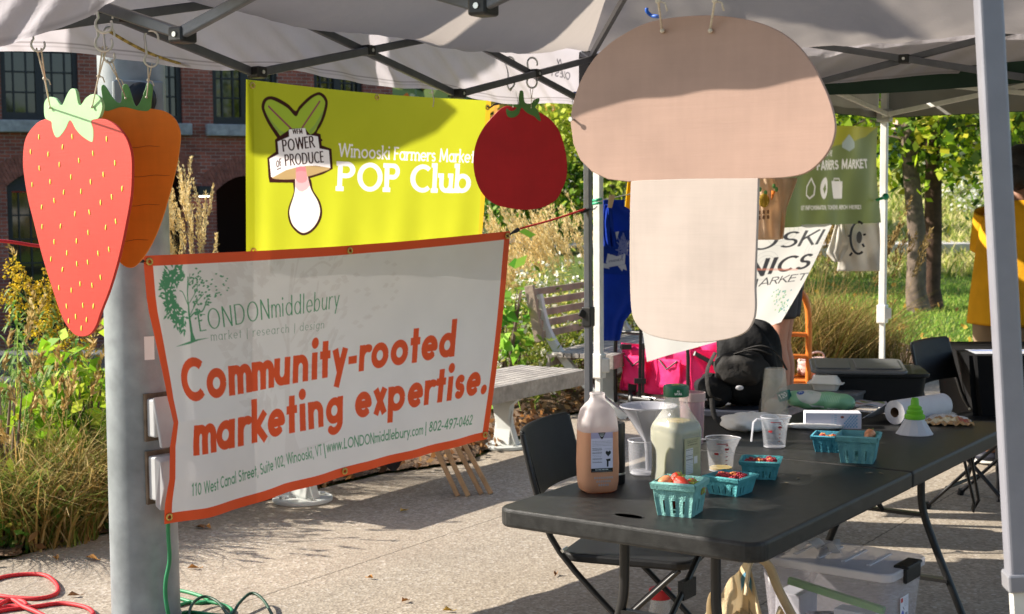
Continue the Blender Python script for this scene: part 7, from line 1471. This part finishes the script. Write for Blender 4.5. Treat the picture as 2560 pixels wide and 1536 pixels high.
qsheet('market_banner', 'olive green banner reading FARMERS MARKET on the white framed tent', 'banner', [(1830, 305), (2196, 318), (2193, 557), (1850, 575)], [7.78, 9.15, 9.15, 7.85], 1.75, .62, 330, '616a3a', dr, olive, .018, 9.)
wvin = mat('white_banner_vinyl', 'ffffff', .5, var=.04, vs=4, attr='Col', trans=.35, spec=.35)
def dr(pr):
    for k in range(7):
        x, y = pr.m(1700+k*55, 640+60*math.sin(k*2.1))
        for r_ in (.06, .10, .14): pr.stroke([(x+r_*math.cos(a*.35), y+r_*math.sin(a*.35)) for a in range(19)], .006, 'd2d0cc', rnd=True)
    K = '3b3a3e'
    pr.text('WINOOSKI', (1640, 690), (2036, 630), .165, K, .10, .075, slant=.12, al=.95); pr.text('ORGANICS', (1640, 770), (2003, 697), .165, K, .13, .10, slant=.12); pr.text('FARMERS MARKET', (1650, 790), (1994, 724), .075, K, .08, slant=.12)
    pr.stroke([(1860, 702), (1985, 700)], .02, 'd88a72', al=.5, pix=True); 
    for k in range(60): x, y = pr.m(1945+random.gauss(0, 8)+random.random()*15, 790-random.random()*45); pr.disc(x, y, .008, random.choice(('6fae8a', '5fa0a8', '9cc48a')))
qsheet('tent_banner', 'slanted white banner with dark italic lettering below the olive banner', 'banner', [(1575, 575), (2078, 560), (1956, 806), (1617, 905)], [7.1, 8.7, 8.25, 7.17], 1.9, 1.05, 420, 'e6e3dd', dr, wvin, .012, 5.)
bl = mat('blue_jersey', (.008, .04, .34), .85, var=.12, vs=8, bump=.35, bs=30, trans=.18, spec=.15); yl = mat('yellow_jersey', (.72, .42, .01), .85, var=.08, trans=.3, spec=.15); wt_ = mat('offwhite_jersey', (.66, .62, .55), .85, var=.06, bump=.3, bs=30, trans=.3, spec=.15); tan = mat('tan_canvas', (.84, .62, .42), .9, var=.08, trans=.4, spec=.1)
def cloth_poly(name, pts, D0, m, parent, thick=.008, dd=0., nz=.010, D1=None):
    """hanging cloth piece: photo outline filled as a fan-free grid between its left and right edges, with folds"""
    ys = [p[1] for p in pts[0]+pts[1]]; b = MB()
    Lx = lambda y: float(np.interp(y, [p[1] for p in pts[0]], [p[0] for p in pts[0]])); Rx = lambda y: float(np.interp(y, [p[1] for p in pts[1]], [p[0] for p in pts[1]]))
    y0, y1 = min(ys), max(ys); D1 = D1 or D0
    def f(u, v):
        y = y0+(y1-y0)*v; x = Lx(y)+(Rx(y)-Lx(y))*u; return P(x, y, D0+(D1-D0)*u+dd+nz*(math.sin(u*8+v*2)+.6*math.sin(u*17-v*5)+.4*math.sin(v*9+u*3)))
    b.grid(f, 18, 22); return b.build(name, m, parent, smooth=180, solid=thick)
ts = thing('t_shirt', 'royal blue t-shirt with a white ribbon print, pegged by the dark tent pole', 't-shirt', P(1540, 510, 6.98))
cloth_poly('shirt_body', ([(1510, 500), (1505, 580), (1503, 700), (1501, 852)], [(1560, 520), (1650, 560), (1655, 700), (1560, 800), (1548, 852)]), 6.98, bl, ts, D1=7.10)
cloth_poly('sleeve', ([(1513, 512), (1506, 560), (1504, 615)], [(1528, 520), (1534, 580), (1539, 618)]), 6.9, bl, ts, dd=-.01, nz=.014)
C_ = [P(1503, 585, 6.90), P(1580, 575, 6.95), P(1585, 690, 6.95), P(1503, 685, 6.90)]; pr = Print(.16, .20, 90, '0e2f8a', quad=[(1503, 585), (1580, 575), (1585, 690), (1503, 685)]); wv = 'b9bccb'
pr.poly([(1518, 633), (1540, 640), (1562, 632), (1560, 660), (1540, 664), (1520, 668), (1514, 655)], wv, pix=True); pr.poly([(1503, 655), (1518, 660), (1522, 672), (1505, 668)], wv, pix=True); pr.poly([(1542, 664), (1562, 660), (1565, 676), (1556, 672), (1553, 678)], wv, pix=True)
for q in ([(1536, 582), (1546, 577), (1540, 600)], [(1546, 605), (1552, 600), (1549, 615)], [(1563, 606), (1572, 602), (1567, 618)], [(1563, 622), (1570, 622), (1566, 636)]): pr.poly(q, wv, pix=True)
for k in range(26): pr.stroke([(1548+random.gauss(8, 9), 607+random.gauss(5, 14)) for _ in range(3)], .0035, '6f78ad', pix=True)
pr.text('FRIENDS', (1521, 656), (1556, 650), .010, '333a6a', .1); pr.text('OF THE MARKET', (1524, 647), (1554, 642), .006, '333a6a', .1) if False else pr.lines(.045, .105, .11, .106, 1, '555a85', .003)
ecol = pr
def f_e(u, v): return bil(C_, u, v)+np.array([0, -1., 0])*(.004+.004*np.sin(u*6+v*2))[:, None]
em_ = mat('shirt_print', 'ffffff', .85, var=.05, attr='Col', spec=.15); pr.sheet('chest_print', lambda u, v: f_e(u, v)+np.array([0, .02, 0]), em_, ts)
ts2 = thing('t_shirt', 'golden yellow t-shirt hanging beside the blue one, behind the mushroom stem', 't-shirt', P(1580, 450, 7.2)); cloth_poly('shirt_body', ([(1572, 440), (1562, 530)], [(1650, 440), (1650, 545)]), 7.2, yl, ts2, D1=7.4)
ts3 = thing('t_shirt', 'off-white t-shirt with a round dial print, by the far white tent pole', 't-shirt', P(2130, 560, 9.0)); cloth_poly('shirt_body', ([(2098, 555), (2100, 620), (2092, 678)], [(2198, 555), (2200, 600), (2198, 662)]), 9.0, wt_, ts3, D1=9.1, nz=.016); cloth_poly('sleeve', ([(2092, 556), (2078, 600), (2066, 632), (2086, 655)], [(2112, 556), (2122, 600), (2119, 625), (2100, 655)]), 8.95, wt_, ts3)
o = P(2146, 598, 8.93); b = MB()
def ringp(rx, ry, a0, a1, r, m, n=28): b = MB(); b.tube([P(2146+rx*math.cos(R(a0+(a1-a0)*i/n)), 595+ry*math.sin(R(a0+(a1-a0)*i/n)), 8.94) for i in range(n+1)], r, 6); return b.build('dial_print', m, ts3)
ringp(20, 40, 60, 300, .008, blackp); b = MB(); b.ball(P(2148, 594, 8.95), .024, 8, (.8, .2, 1.6)); b.build('leaf_print', mat('grey_print', (.12, .12, .12)), ts3)
for a_, c_ in (((2124, 640), (2130, 632)), ((2160, 618), (2156, 610)), ((2120, 590), (2127, 592)), ((2164, 586), (2158, 588))): b = MB(); b.tube([P(*a_, 8.94), P(*c_, 8.94)], .007, 6); b.build('dial_mark', blackp, ts3)
tg = thing('tote_bag', 'tan canvas bag printed with a pumpkin and carrot, hung before the olive banner', 'tote bag', P(1930, 450, 7.75)); cloth_poly('bag_body', ([(1880, 440), (1878, 520), (1878, 600)], [(1935, 440), (1952, 500), (1950, 598)]), 7.75, tan, tg); cloth_poly('bag_side', ([(1928, 445), (1932, 500), (1930, 598)], [(1992, 452), (1966, 520), (1958, 598)]), 7.8, mat('tan_canvas_side', (.78, .57, .39), .9, var=.08, trans=.4), tg, dd=.02)
pk = MB(); pk.ball(P(1910, 502, 7.70), .030, 12, (1, .3, 1.25)); pk.build('pumpkin_print', mat('ochre_print', (.42, .26, .02), .8), tg, smooth=180)
b = MB(); b.tube([P(1934, 478, 7.7), P(1929, 500, 7.7)], [.011, .003], 8); b.build('carrot_print', mat('carrot_orange', (.66, .165, .018)), tg); b = MB()
for x_, y_ in ((1900, 474), (1914, 482), (1935, 466), (1941, 474)): b.ball(P(x_, y_, 7.7), .010, 6, (1, .3, 1.4))
b.build('leaf_print', mat('carrot_green', (.12, .30, .085)), tg); b = MB()
for x_ in (1902, 1910, 1918): b.tube([P(x_, 488, 7.685), P(x_+(x_-1910)*.3, 502, 7.68), P(x_, 516, 7.685)], .0018, 5)
b.build('pumpkin_rib', mat('ochre_print_dark', (.25, .14, .01), .8), tg)
b = MB()
for k, (x_, y_) in enumerate(((1898, 532), (1909, 531), (1920, 530), (1898, 545), (1909, 544), (1920, 543))): q = P(x_, y_, 7.70); b.box(q, (.013, .004, .020)); 
b.build('lettering', mat('brown_print', (.25, .12, .05), .8), tg); b = MB(); b.tube([P(1939+4*math.cos(a*.42), 567+13*math.sin(a*.42), 7.78) for a in range(15)], .003, 5, True); b.build('round_print', blackp, tg)
b = MB(); b.tube(spline([P(1492, 503, 6.8), P(1600, 480, 7.2), P(1750, 440, 7.6), P(1900, 438, 8.0)], 8), .003, 6); tag(b.build('clothes_line', twine, smooth=180), 'thin cord strung under the white tent carrying the clothes', 'cord')
b = MB()
for y_ in (500, 508): b.tube(spline([P(1482, y_+2, 6.78), P(1495, y_, 6.75), P(1503, y_-2+(y_ > 503)*2, 6.8)], 4), .007, 8)
tag(b.build('spring_clamp', mat('green_clip', (.02, .36, .17), .4), smooth=60), 'bright green spring clamp on the white tent pole by the blue t-shirt', 'clamp')
b = MB(); b.bar(P(1526, 488, 6.85), P(1522, 520, 6.85), .02, .012); b.bar(P(1534, 488, 6.85), P(1526, 520, 6.85), .008, .014); tag(b.build('clothes_peg', mat('peg_wood', (.62, .45, .24), .7)), 'wooden clothes peg on the shoulder of the blue t-shirt', 'clothes peg')
b = MB(); b.tube([P(2193, 500, 9.1), P(2205, 496, 9.05), P(2218, 494, 9.1)], .014, 8, flat=.6); b.ball(P(2214, 492, 9.08), .022, 8); tag(b.build('spring_clamp', mat('green_clip', (.02, .36, .17)), smooth=60), 'small green clamp on the far white tent pole', 'clamp')
# ---------------- people
skin = mat('skin', (.30, .15, .095), .55, var=.06, bump=.05, bs=200, spec=.3); skin2 = mat('skin_tan', (.40, .20, .135), .55, var=.06, spec=.3); hairm = mat('dark_hair', (.010, .008, .007), .5, var=.3, vs=60, bump=.6, bs=150)
def body(t, J, E, m):
    """one continuous figure: joints J {name: (x, y, z, radius)} joined by edges E, grown with a Skin modifier"""
    names = list(J); me = bpy.data.meshes.new('body'); off = woff(t)
    me.from_pydata([tuple(Vector(J[k][:3])-off) for k in names], [(names.index(a), names.index(b)) for a, b in E], []); me.materials.append(m)
    o = bpy.data.objects.new('body', me); COL.objects.link(o); o.parent = t; md = o.modifiers.new('skin', 'SKIN')
    for k, v in zip(names, me.skin_vertices[0].data): r = J[k][3]; v.radius = (r if isinstance(r, tuple) else (r, r)); v.use_root = (k == 'hip')
    md.use_smooth_shade = True; s2 = o.modifiers.new('sub', 'SUBSURF'); s2.levels = 2; s2.render_levels = 2; return o
def person(label, c, faz, H, m, arms, lean=0.):
    """standing figure at c, facing azimuth faz"""
    t = thing('person', label, 'person', (c.x, c.y, 0), None); fw = Vector((math.cos(faz), math.sin(faz), 0)); sd = Vector((-fw.y, fw.x, 0)); k = H/1.78
    q = lambda f, s_, z: tuple(Vector((c.x, c.y, 0))+fw*((f+lean*max(0, z-.9))*k)+sd*(s_*k)+Vector((0, 0, z*k)))
    J = {'hip': (*q(0, 0, .95), (.155*k, .115*k)), 'waist': (*q(0, 0, 1.10), (.135*k, .10*k)), 'chest': (*q(0, 0, 1.30), (.165*k, .115*k)), 'neckb': (*q(0, 0, 1.47), .075*k), 'neck': (*q(.02, 0, 1.54), .056*k), 'jaw': (*q(.04, 0, 1.605), .068*k), 'head': (*q(.03, 0, 1.69), .092*k), 'crown': (*q(.02, 0, 1.755), .062*k), 'nose': (*q(.135, 0, 1.655), .013*k)}
    E = [('hip', 'waist'), ('waist', 'chest'), ('chest', 'neckb'), ('neckb', 'neck'), ('neck', 'jaw'), ('jaw', 'head'), ('head', 'crown'), ('head', 'nose')]
    for s_, nm in ((1, 'l'), (-1, 'r')):
        a = arms[nm]
        J[nm+'sh'] = (*q(0, s_*.185, 1.42), .062*k); J[nm+'el'] = (*q(a[0][0], s_*a[0][1], a[0][2]), .043*k); J[nm+'wr'] = (*q(a[1][0], s_*a[1][1], a[1][2]), .029*k); d_ = (Vector(J[nm+'wr'][:3])-Vector(J[nm+'el'][:3])).normalized(); h = Vector(J[nm+'wr'][:3])
        J[nm+'pa'] = (*(h+d_*.075*k), (.040*k, .018*k)); E += [('chest', nm+'sh'), (nm+'sh', nm+'el'), (nm+'el', nm+'wr'), (nm+'wr', nm+'pa')]
        for f_ in range(4):
            o_ = (f_-1.5)*.020; pp = h+d_*.09*k+sd*o_*k; L_ = (.062, .075, .07, .055)[f_]; J[nm+'f%d' % f_] = (*(pp+d_*L_*.5*k), .0088*k); J[nm+'g%d' % f_] = (*(pp+d_*L_*k+fw*.012*k-Vector((0, 0, .012*k))), .0078*k); E += [(nm+'pa', nm+'f%d' % f_), (nm+'f%d' % f_, nm+'g%d' % f_)]
        J[nm+'th'] = (*(h+d_*.055*k+fw*.042*k), .010*k); E += [(nm+'pa', nm+'th')]
        J[nm+'hp'] = (*q(0, s_*.095, .86), .092*k); J[nm+'kn'] = (*q(.02, s_*.105, .49), .058*k); J[nm+'cf'] = (*q(-.02, s_*.108, .34), .056*k); J[nm+'an'] = (*q(-.02, s_*.11, .09), .036*k); J[nm+'to'] = (*q(.14, s_*.125, .035), .034*k)
        E += [('hip', nm+'hp'), (nm+'hp', nm+'kn'), (nm+'kn', nm+'cf'), (nm+'cf', nm+'an'), (nm+'an', nm+'to')]
    body(t, J, E, m)
    for s_ in (1, -1): b = MB(); b.ball(q(.118, s_*.033, 1.70), .011*k, 8); b.build('eye', blackp, t); b = MB(); b.ball(q(.02, s_*.088, 1.675), .026*k, 8, (.5, .35, 1)); b.build('ear', m, t, smooth=180)
    return t, q, k
def loft(name, rings, m, t, solid=.006, wob=.008, n=28, fr=5):
    """clothing shell: rings of (centre, side axis * half width, front axis * half depth)"""
    b = MB(); N = len(rings); vs = []; fs = []
    for j, (c, A, B) in enumerate(rings):
        c, A, B = Vector(c), Vector(A), Vector(B)
        for i in range(n): a = 2*math.pi*i/n; w = 1+wob*10*(math.sin(a*fr+j*.7)*.5+math.sin(a*(fr+4)+j*1.3)*.3)*(j/N); vs.append(c+A*math.cos(a)*w+B*math.sin(a)*w)
    for j in range(N-1):
        for i in range(n): fs.append((j*n+i, j*n+(i+1) % n, (j+1)*n+(i+1) % n, (j+1)*n+i))
    b.add(vs, fs); o = b.build(name, m, t, smooth=180, solid=solid); s_ = o.modifiers.new('sub', 'SUBSURF'); s_.levels = 1; s_.render_levels = 1; return o
mustard = mat('mustard_jersey', (.74, .36, .015), .85, var=.10, vs=7, bump=.4, bs=22, spec=.15, trans=.08); khaki = mat('khaki_cloth', (.24, .165, .095), .85, var=.1); shoe = mat('dark_shoe', (.015, .016, .03), .6); sole = mat('white_sole', (.6, .58, .54), .6)
pc2 = P(2528, 700, 8.0); c = Vector((pc2.x, pc2.y, 0)); t, q, k = person('person in a mustard t-shirt and khaki shorts standing behind the near tent pole', c, R(35), 1.80, skin, {'l': ((.10, .24, 1.14), (.30, .20, 1.05)), 'r': ((.06, .25, 1.13), (.26, .2, 1.0))}, .10)
fw = Vector((math.cos(R(35)), math.sin(R(35)), 0)); sd = Vector((-fw.y, fw.x, 0))
loft('shirt', [(q(0, 0, 1.50), sd*.085*k, fw*.075*k), (q(0, 0, 1.475), sd*.15*k, fw*.10*k), (q(0, 0, 1.42), sd*.215*k, fw*.125*k), (q(0, 0, 1.30), sd*.235*k, fw*.15*k), (q(0, 0, 1.12), sd*.235*k, fw*.155*k), (q(0, 0, .95), sd*.245*k, fw*.165*k), (q(0, 0, .80), sd*.255*k, fw*.175*k)], mustard, t)
for s_, a in ((1, (.10, .24, 1.14)), (-1, (.06, .25, 1.13))):
    p0_, p1_ = Vector(q(0, s_*.19, 1.44)), Vector(q(a[0]*.75, s_*(a[1]+.01), 1.21)); ax = (p1_-p0_).normalized(); x, y, z = frame(ax); loft('sleeve', [(p0_, x*.085*k, y*.085*k), (p0_.lerp(p1_, .5), x*.088*k, y*.088*k), (p1_, x*.09*k, y*.09*k)], mustard, t, n=16)
for s_ in (1, -1): loft('shorts_leg', [(q(0, s_*.10, .92), sd*.125*k, fw*.135*k), (q(0, s_*.105, .75), sd*.115*k, fw*.125*k), (q(.02, s_*.11, .55), sd*.11*k, fw*.115*k)], khaki, t, n=18)
b = MB(); b.ball(q(-.005, 0, 1.70), .112*k, 14, (1, 1, 1.0)); b.ball(q(-.045, 0, 1.64), .088*k, 12, (.9, 1, 1.0)); b.build('hair', hairm, t, smooth=180)
for s_ in (1, -1): b = MB(); b.ball(q(.05, s_*.12, .045), .07*k, 12, (1.75*abs(fw.x)+.4, 1.3, .62)); o = b.build('shoe', shoe, t, smooth=180); b = MB(); b.ball(q(.05, s_*.12, .016), .075*k, 12, (1.7*abs(fw.x)+.4, 1.3, .22)); b.build('sole', sole, o, smooth=180)
pc2 = P(1960, 800, 10.35); c = Vector((pc2.x, pc2.y, 0)); t, q, k = person('person in shorts standing half hidden behind the slanted white banner, bare legs showing', c, R(160), 1.68, skin2, {'l': ((.05, .25, 1.14), (.14, .26, .95)), 'r': ((.04, .25, 1.13), (.12, .27, .93))}); fw = Vector((math.cos(R(160)), math.sin(R(160)), 0)); sd = Vector((-fw.y, fw.x, 0))
loft('shirt', [(q(0, 0, 1.50), sd*.085*k, fw*.075*k), (q(0, 0, 1.42), sd*.205*k, fw*.125*k), (q(0, 0, 1.25), sd*.20*k, fw*.14*k), (q(0, 0, .92), sd*.21*k, fw*.15*k)], mat('grey_jersey', (.16, .16, .17), .85), t)
for s_ in (1, -1): loft('shorts_leg', [(q(0, s_*.10, .94), sd*.12*k, fw*.13*k), (q(.01, s_*.105, .70), sd*.115*k, fw*.12*k)], mat('dark_shorts', (.03, .03, .035), .85), t, n=18)
b = MB(); b.ball(q(-.005, 0, 1.70), .112*k, 14); b.build('hair', hairm, t, smooth=180)
for s_ in (1, -1): b = MB(); b.ball(q(.05, s_*.12, .045), .07*k, 12, (2, 1.2, .62)); b.build('shoe', shoe, t, smooth=180)
# far covered table
t2_ = thing('covered_table', 'table under a black cloth at the right edge, before the person in mustard', 'table', P(2700, 900, 7.1)); q = P(2422, 905, 7.0); x0, y0 = q.x, q.y; b = MB(); o_ = rrect(1.5, .70, .04); T = xf((x0+.80, y0+.36, 0), R(-4)); slab(b, o_, .70, .742, T); b.build('tabletop', blk, t2_)
b = MB(); n = len(o_)
b.add([(x*1.012, y*1.02, .7455) for x, y in o_]+[(x*(.985+.02*math.sin(i*1.7)), y*(1.02+.05*math.sin(i*1.3)), .56+.0*i) for i, (x, y) in enumerate(o_)]+[(x*(.945+.03*math.sin(i*1.7)), y*(1.0+.08*math.sin(i*1.3)), .37+.02*math.sin(i)) for i, (x, y) in enumerate(o_)], [tuple(range(n))]+[(i, n+i, n+(i+1) % n, (i+1) % n) for i in range(n)]+[(n+i, 2*n+i, 2*n+(i+1) % n, n+(i+1) % n) for i in range(n)], T); b.build('cloth', mat('black_tablecloth', (.006, .006, .007), .85, spec=.2), t2_, smooth=40)
for x_ in (-.55, .55):
    for y_ in (-.2, .2): b = MB(); b.tube(spline([(x_, y_*.6, .70), (x_, y_*.65, .4), (x_-.02, y_*1.1, .2), (x_-.04, y_*1.6, 0)], 5), .0135, 10, m=T); b.build('leg', blkm, t2_)
pr = Print(.30, .21, 40, 'c9ccd6'); pr.poly([(.02, .02), (.28, .02), (.28, .08), (.02, .08)], '7f93c4'); pr.lines(.03, .1, .27, .19, 5, '6a6a72', .006); Tp = np.array(T @ Matrix.Translation((-.56, -.18, .748)))
def f_d(u, v): return (np.stack([(u-.5)*.3, (.5-v)*.21, 0*u, np.ones_like(u)], 1) @ Tp.T)[:, :3]
lf = thing('leaflets', 'printed blue and white leaflets on the black cloth table', 'leaflets', T @ Vector((-.56, -.18, .748))); pr.sheet('paper', f_d, attrm, lf)
# ---------------- cords on the ground, leaves on the pavement
def gcord(name, label, pts, r, m, z=None): 
    P3_ = [G(x, y)+Vector((0, 0, r+(z[i] if z else 0))) for i, (x, y) in enumerate(pts)]; b = MB(); b.tube(spline(P3_, 8), r, 8); return tag(b.build(name, m, smooth=180), label, 'cord')
gcord('extension_cord', 'red extension cord looped on the pavement at the lower left', [(-60, 1475), (0, 1450), (60, 1441), (110, 1443), (135, 1458), (146, 1478), (135, 1493), (90, 1502), (20, 1498), (-40, 1490), (-60, 1512), (-10, 1512), (40, 1506), (62, 1512), (62, 1522), (20, 1522), (-30, 1540), (20, 1530), (90, 1522), (150, 1514), (200, 1520), (226, 1530), (230, 1545), (180, 1560), (80, 1560), (-20, 1550)], .0085, redc)
gcord('rope', 'second red cord strand crossing the loops at the lower left', [(-60, 1545), (-10, 1530), (28, 1512), (60, 1530), (95, 1545), (140, 1570)], .0085, redc, [.012]*6)
greenc = mat('green_cord', (.02, .22, .085), .5, var=.1); dgc = mat('dark_green_cord', (.008, .05, .022), .5)
q0 = P(419, 1270, 4.93); b = MB(); b.tube(spline([q0, P(421, 1340, 4.96), P(424, 1400, 5.0), P(415, 1450, 5.0), P(414, 1490, 5.0), P(420, 1530, 5.0), G(430, 1570)], 8), .0075, 8); tag(b.build('extension_cord', greenc, smooth=180), 'green extension cord hanging down the steel pole from the lower outlet box', 'cord')
gcord('extension_cord', 'bright green extension cord coiled on the pavement right of the steel pole', [(432, 1478), (470, 1485), (510, 1498), (520, 1508), (490, 1512), (440, 1500), (435, 1520), (480, 1510), (540, 1512), (580, 1530), (560, 1550), (500, 1552), (440, 1545), (470, 1535), (520, 1540), (600, 1552)], .007, greenc)
gcord('extension_cord', 'dark green cord arching on the pavement at the bottom left', [(470, 1560), (480, 1530), (510, 1515), (545, 1522), (575, 1550), (600, 1530), (630, 1513), (660, 1525), (690, 1560)], .006, dgc, [.0, .02, .03, .02, .01, .03, .04, .03, 0])
lfm = [mat('fallen_leaf_%s' % n_, c_, .8, var=.3, vs=60, trans=.15) for n_, c_ in (('ochre', (.48, .22, .05)), ('brown', (.30, .15, .06)), ('yellow', (.55, .36, .07)))]
LV = [(500, 1322, .075, 1, 'large curled brown leaf on the pavement below the banner corner'), (520, 1322, .05, 0, 'small rusty leaf touching the large curled brown leaf'), (484, 1424, .05, 0, 'ochre leaf on the pavement right of the steel pole'), (1008, 1281, .045, 2, 'yellow leaf in the bench shadow on the pavement'), (925, 1449, .03, 0, 'tiny orange leaf by the pavement joint'), (1012, 1507, .035, 0, 'small orange leaf low in the middle of the pavement'), (1120, 1531, .04, 2, 'pale leaf at the bottom edge left of the chair'), (600, 1260, .06, 0, 'orange leaf just below the banner hem, left one'), (546, 1280, .05, 2, 'pale leaf under the lower hem of the banner'), (610, 1259, .05, 2, 'orange leaf just below the banner hem, right one'), (185, 1493, .05, 1, 'brown leaf beside the red cord'), (230, 1400, .07, 0, 'orange leaf near the bed edge left of the steel pole'), (140, 1400, .05, 0, 'small orange leaf at the bed edge'), (797, 1205, .05, 0, 'orange leaf beside the bench foot plate'), (1390, 1440, .035, 1, 'dry curled leaf beneath the front chair'), (2377, 1020, .06, 2, 'yellow leaf on the pavement by the far chair')]
for px, py, s_, mi_, lb in LV:
    q = G(px, py); b = MB(); a = random.uniform(0, 6.28); T = xf(q+Vector((0, 0, .004)), a); b.add([(-s_*.5, 0, .002), (-s_*.2, s_*.26, .012), (s_*.2, s_*.2, .016), (s_*.5, 0, .004), (s_*.15, -s_*.24, .018), (-s_*.2, -s_*.2, .008), (0, 0, .003)], [(0, 1, 6), (1, 2, 6), (2, 3, 6), (3, 4, 6), (4, 5, 6), (5, 0, 6)], T); b.tube([(-s_*.5, 0, .002), (-s_*.8, .004, .006)], .0012, 4, m=T); tag(b.build('fallen_leaf', lfm[mi_], solid=.0008), lb, 'leaf', 'fallen leaves on the pavement')
# ---------------- added unseen flags, outlines cut to cast shade on the yellow banner and valance
Sx = Vector((SUNV.x, SUNV.y, 0)).normalized(); dP = Vector((-Sx.y, Sx.x, 0)); dP = dP if dP.y > 0 else -dP; o0 = Vector((-2.95, 5.25, float(hgt(-2.95, 5.25)))); pol = []
for px, py, D_ in ((610, 372, 5.32), (680, 382, 5.43), (760, 398, 5.55), (830, 404, 5.66), (900, 392, 5.78), (1000, 358, 5.94), (1080, 320, 6.08), (1138, 272, 6.17), (1120, 215, 5.62), (1150, 170, 5.75), (1172, 120, 5.85)):
    a = P(px, py, D_); k_ = (o0-a).dot(Sx)/SUNV.dot(Sx); h = a+SUNV*k_; pol.append(((h-o0).dot(dP), h.z-o0.z))
pol = pol+[(pol[-1][0]+.02, 4.9), (pol[0][0], 4.9)]
pol2 = []
for px, py, D_ in ((205, 166, 3.98), (300, 168, 4.12), (400, 173, 4.28), (560, 180, 4.50), (740, 190, 4.86), (840, 200, 5.05)):
    a = P(px, py, D_); k_ = (o0-a).dot(Sx)/SUNV.dot(Sx); h = a+SUNV*k_; pol2.append(((h-o0).dot(dP), h.z-o0.z-.015))
pol2 = pol2+[(pol2[-1][0], 4.9), (pol2[0][0], 4.9)]; fpl = thing('added_shade_pole', 'unseen pole added to carry two shade-casting flags, left of the steel pole', 'flag pole', o0); b = MB(); b.cyl(o0, o0+Vector((0, 0, 5.0)), .035, .03, 14); b.build('shaft', galv, fpl, smooth=60)
fg = thing('added_shade_flag', 'flag added to shade the left valance, on the near arm of the unseen pole', 'flag', o0+Vector((0, 0, 4.9))); b = MB(); b.prism(pol2, .004, Matrix.Translation(o0) @ Matrix((dP, Sx, Vector((0, 0, 1)))).transposed().to_4x4()); b.build('cloth', mat('shade_flag_cloth', (.10, .16, .30), .8), fg)
b = MB(); b.cyl(o0+Vector((0, 0, 4.915)), o0-dP*1.6+Vector((0, 0, 4.915)), .012); b.build('arm', galv, fg)
fg = thing('added_shade_flag', 'flag added and cut to shade the yellow banner, on the far arm of the unseen pole', 'flag', o0+Vector((0, 0, 4.9))); b = MB(); b.prism(pol, .004, Matrix.Translation(o0) @ Matrix((dP, Sx, Vector((0, 0, 1)))).transposed().to_4x4()); b.build('cloth', mat('shade_flag_cloth', (.10, .16, .30), .8), fg)
b = MB(); b.cyl(o0+Vector((0, 0, 4.915)), o0+dP*1.6+Vector((0, 0, 4.915)), .012); b.build('arm', galv, fg)
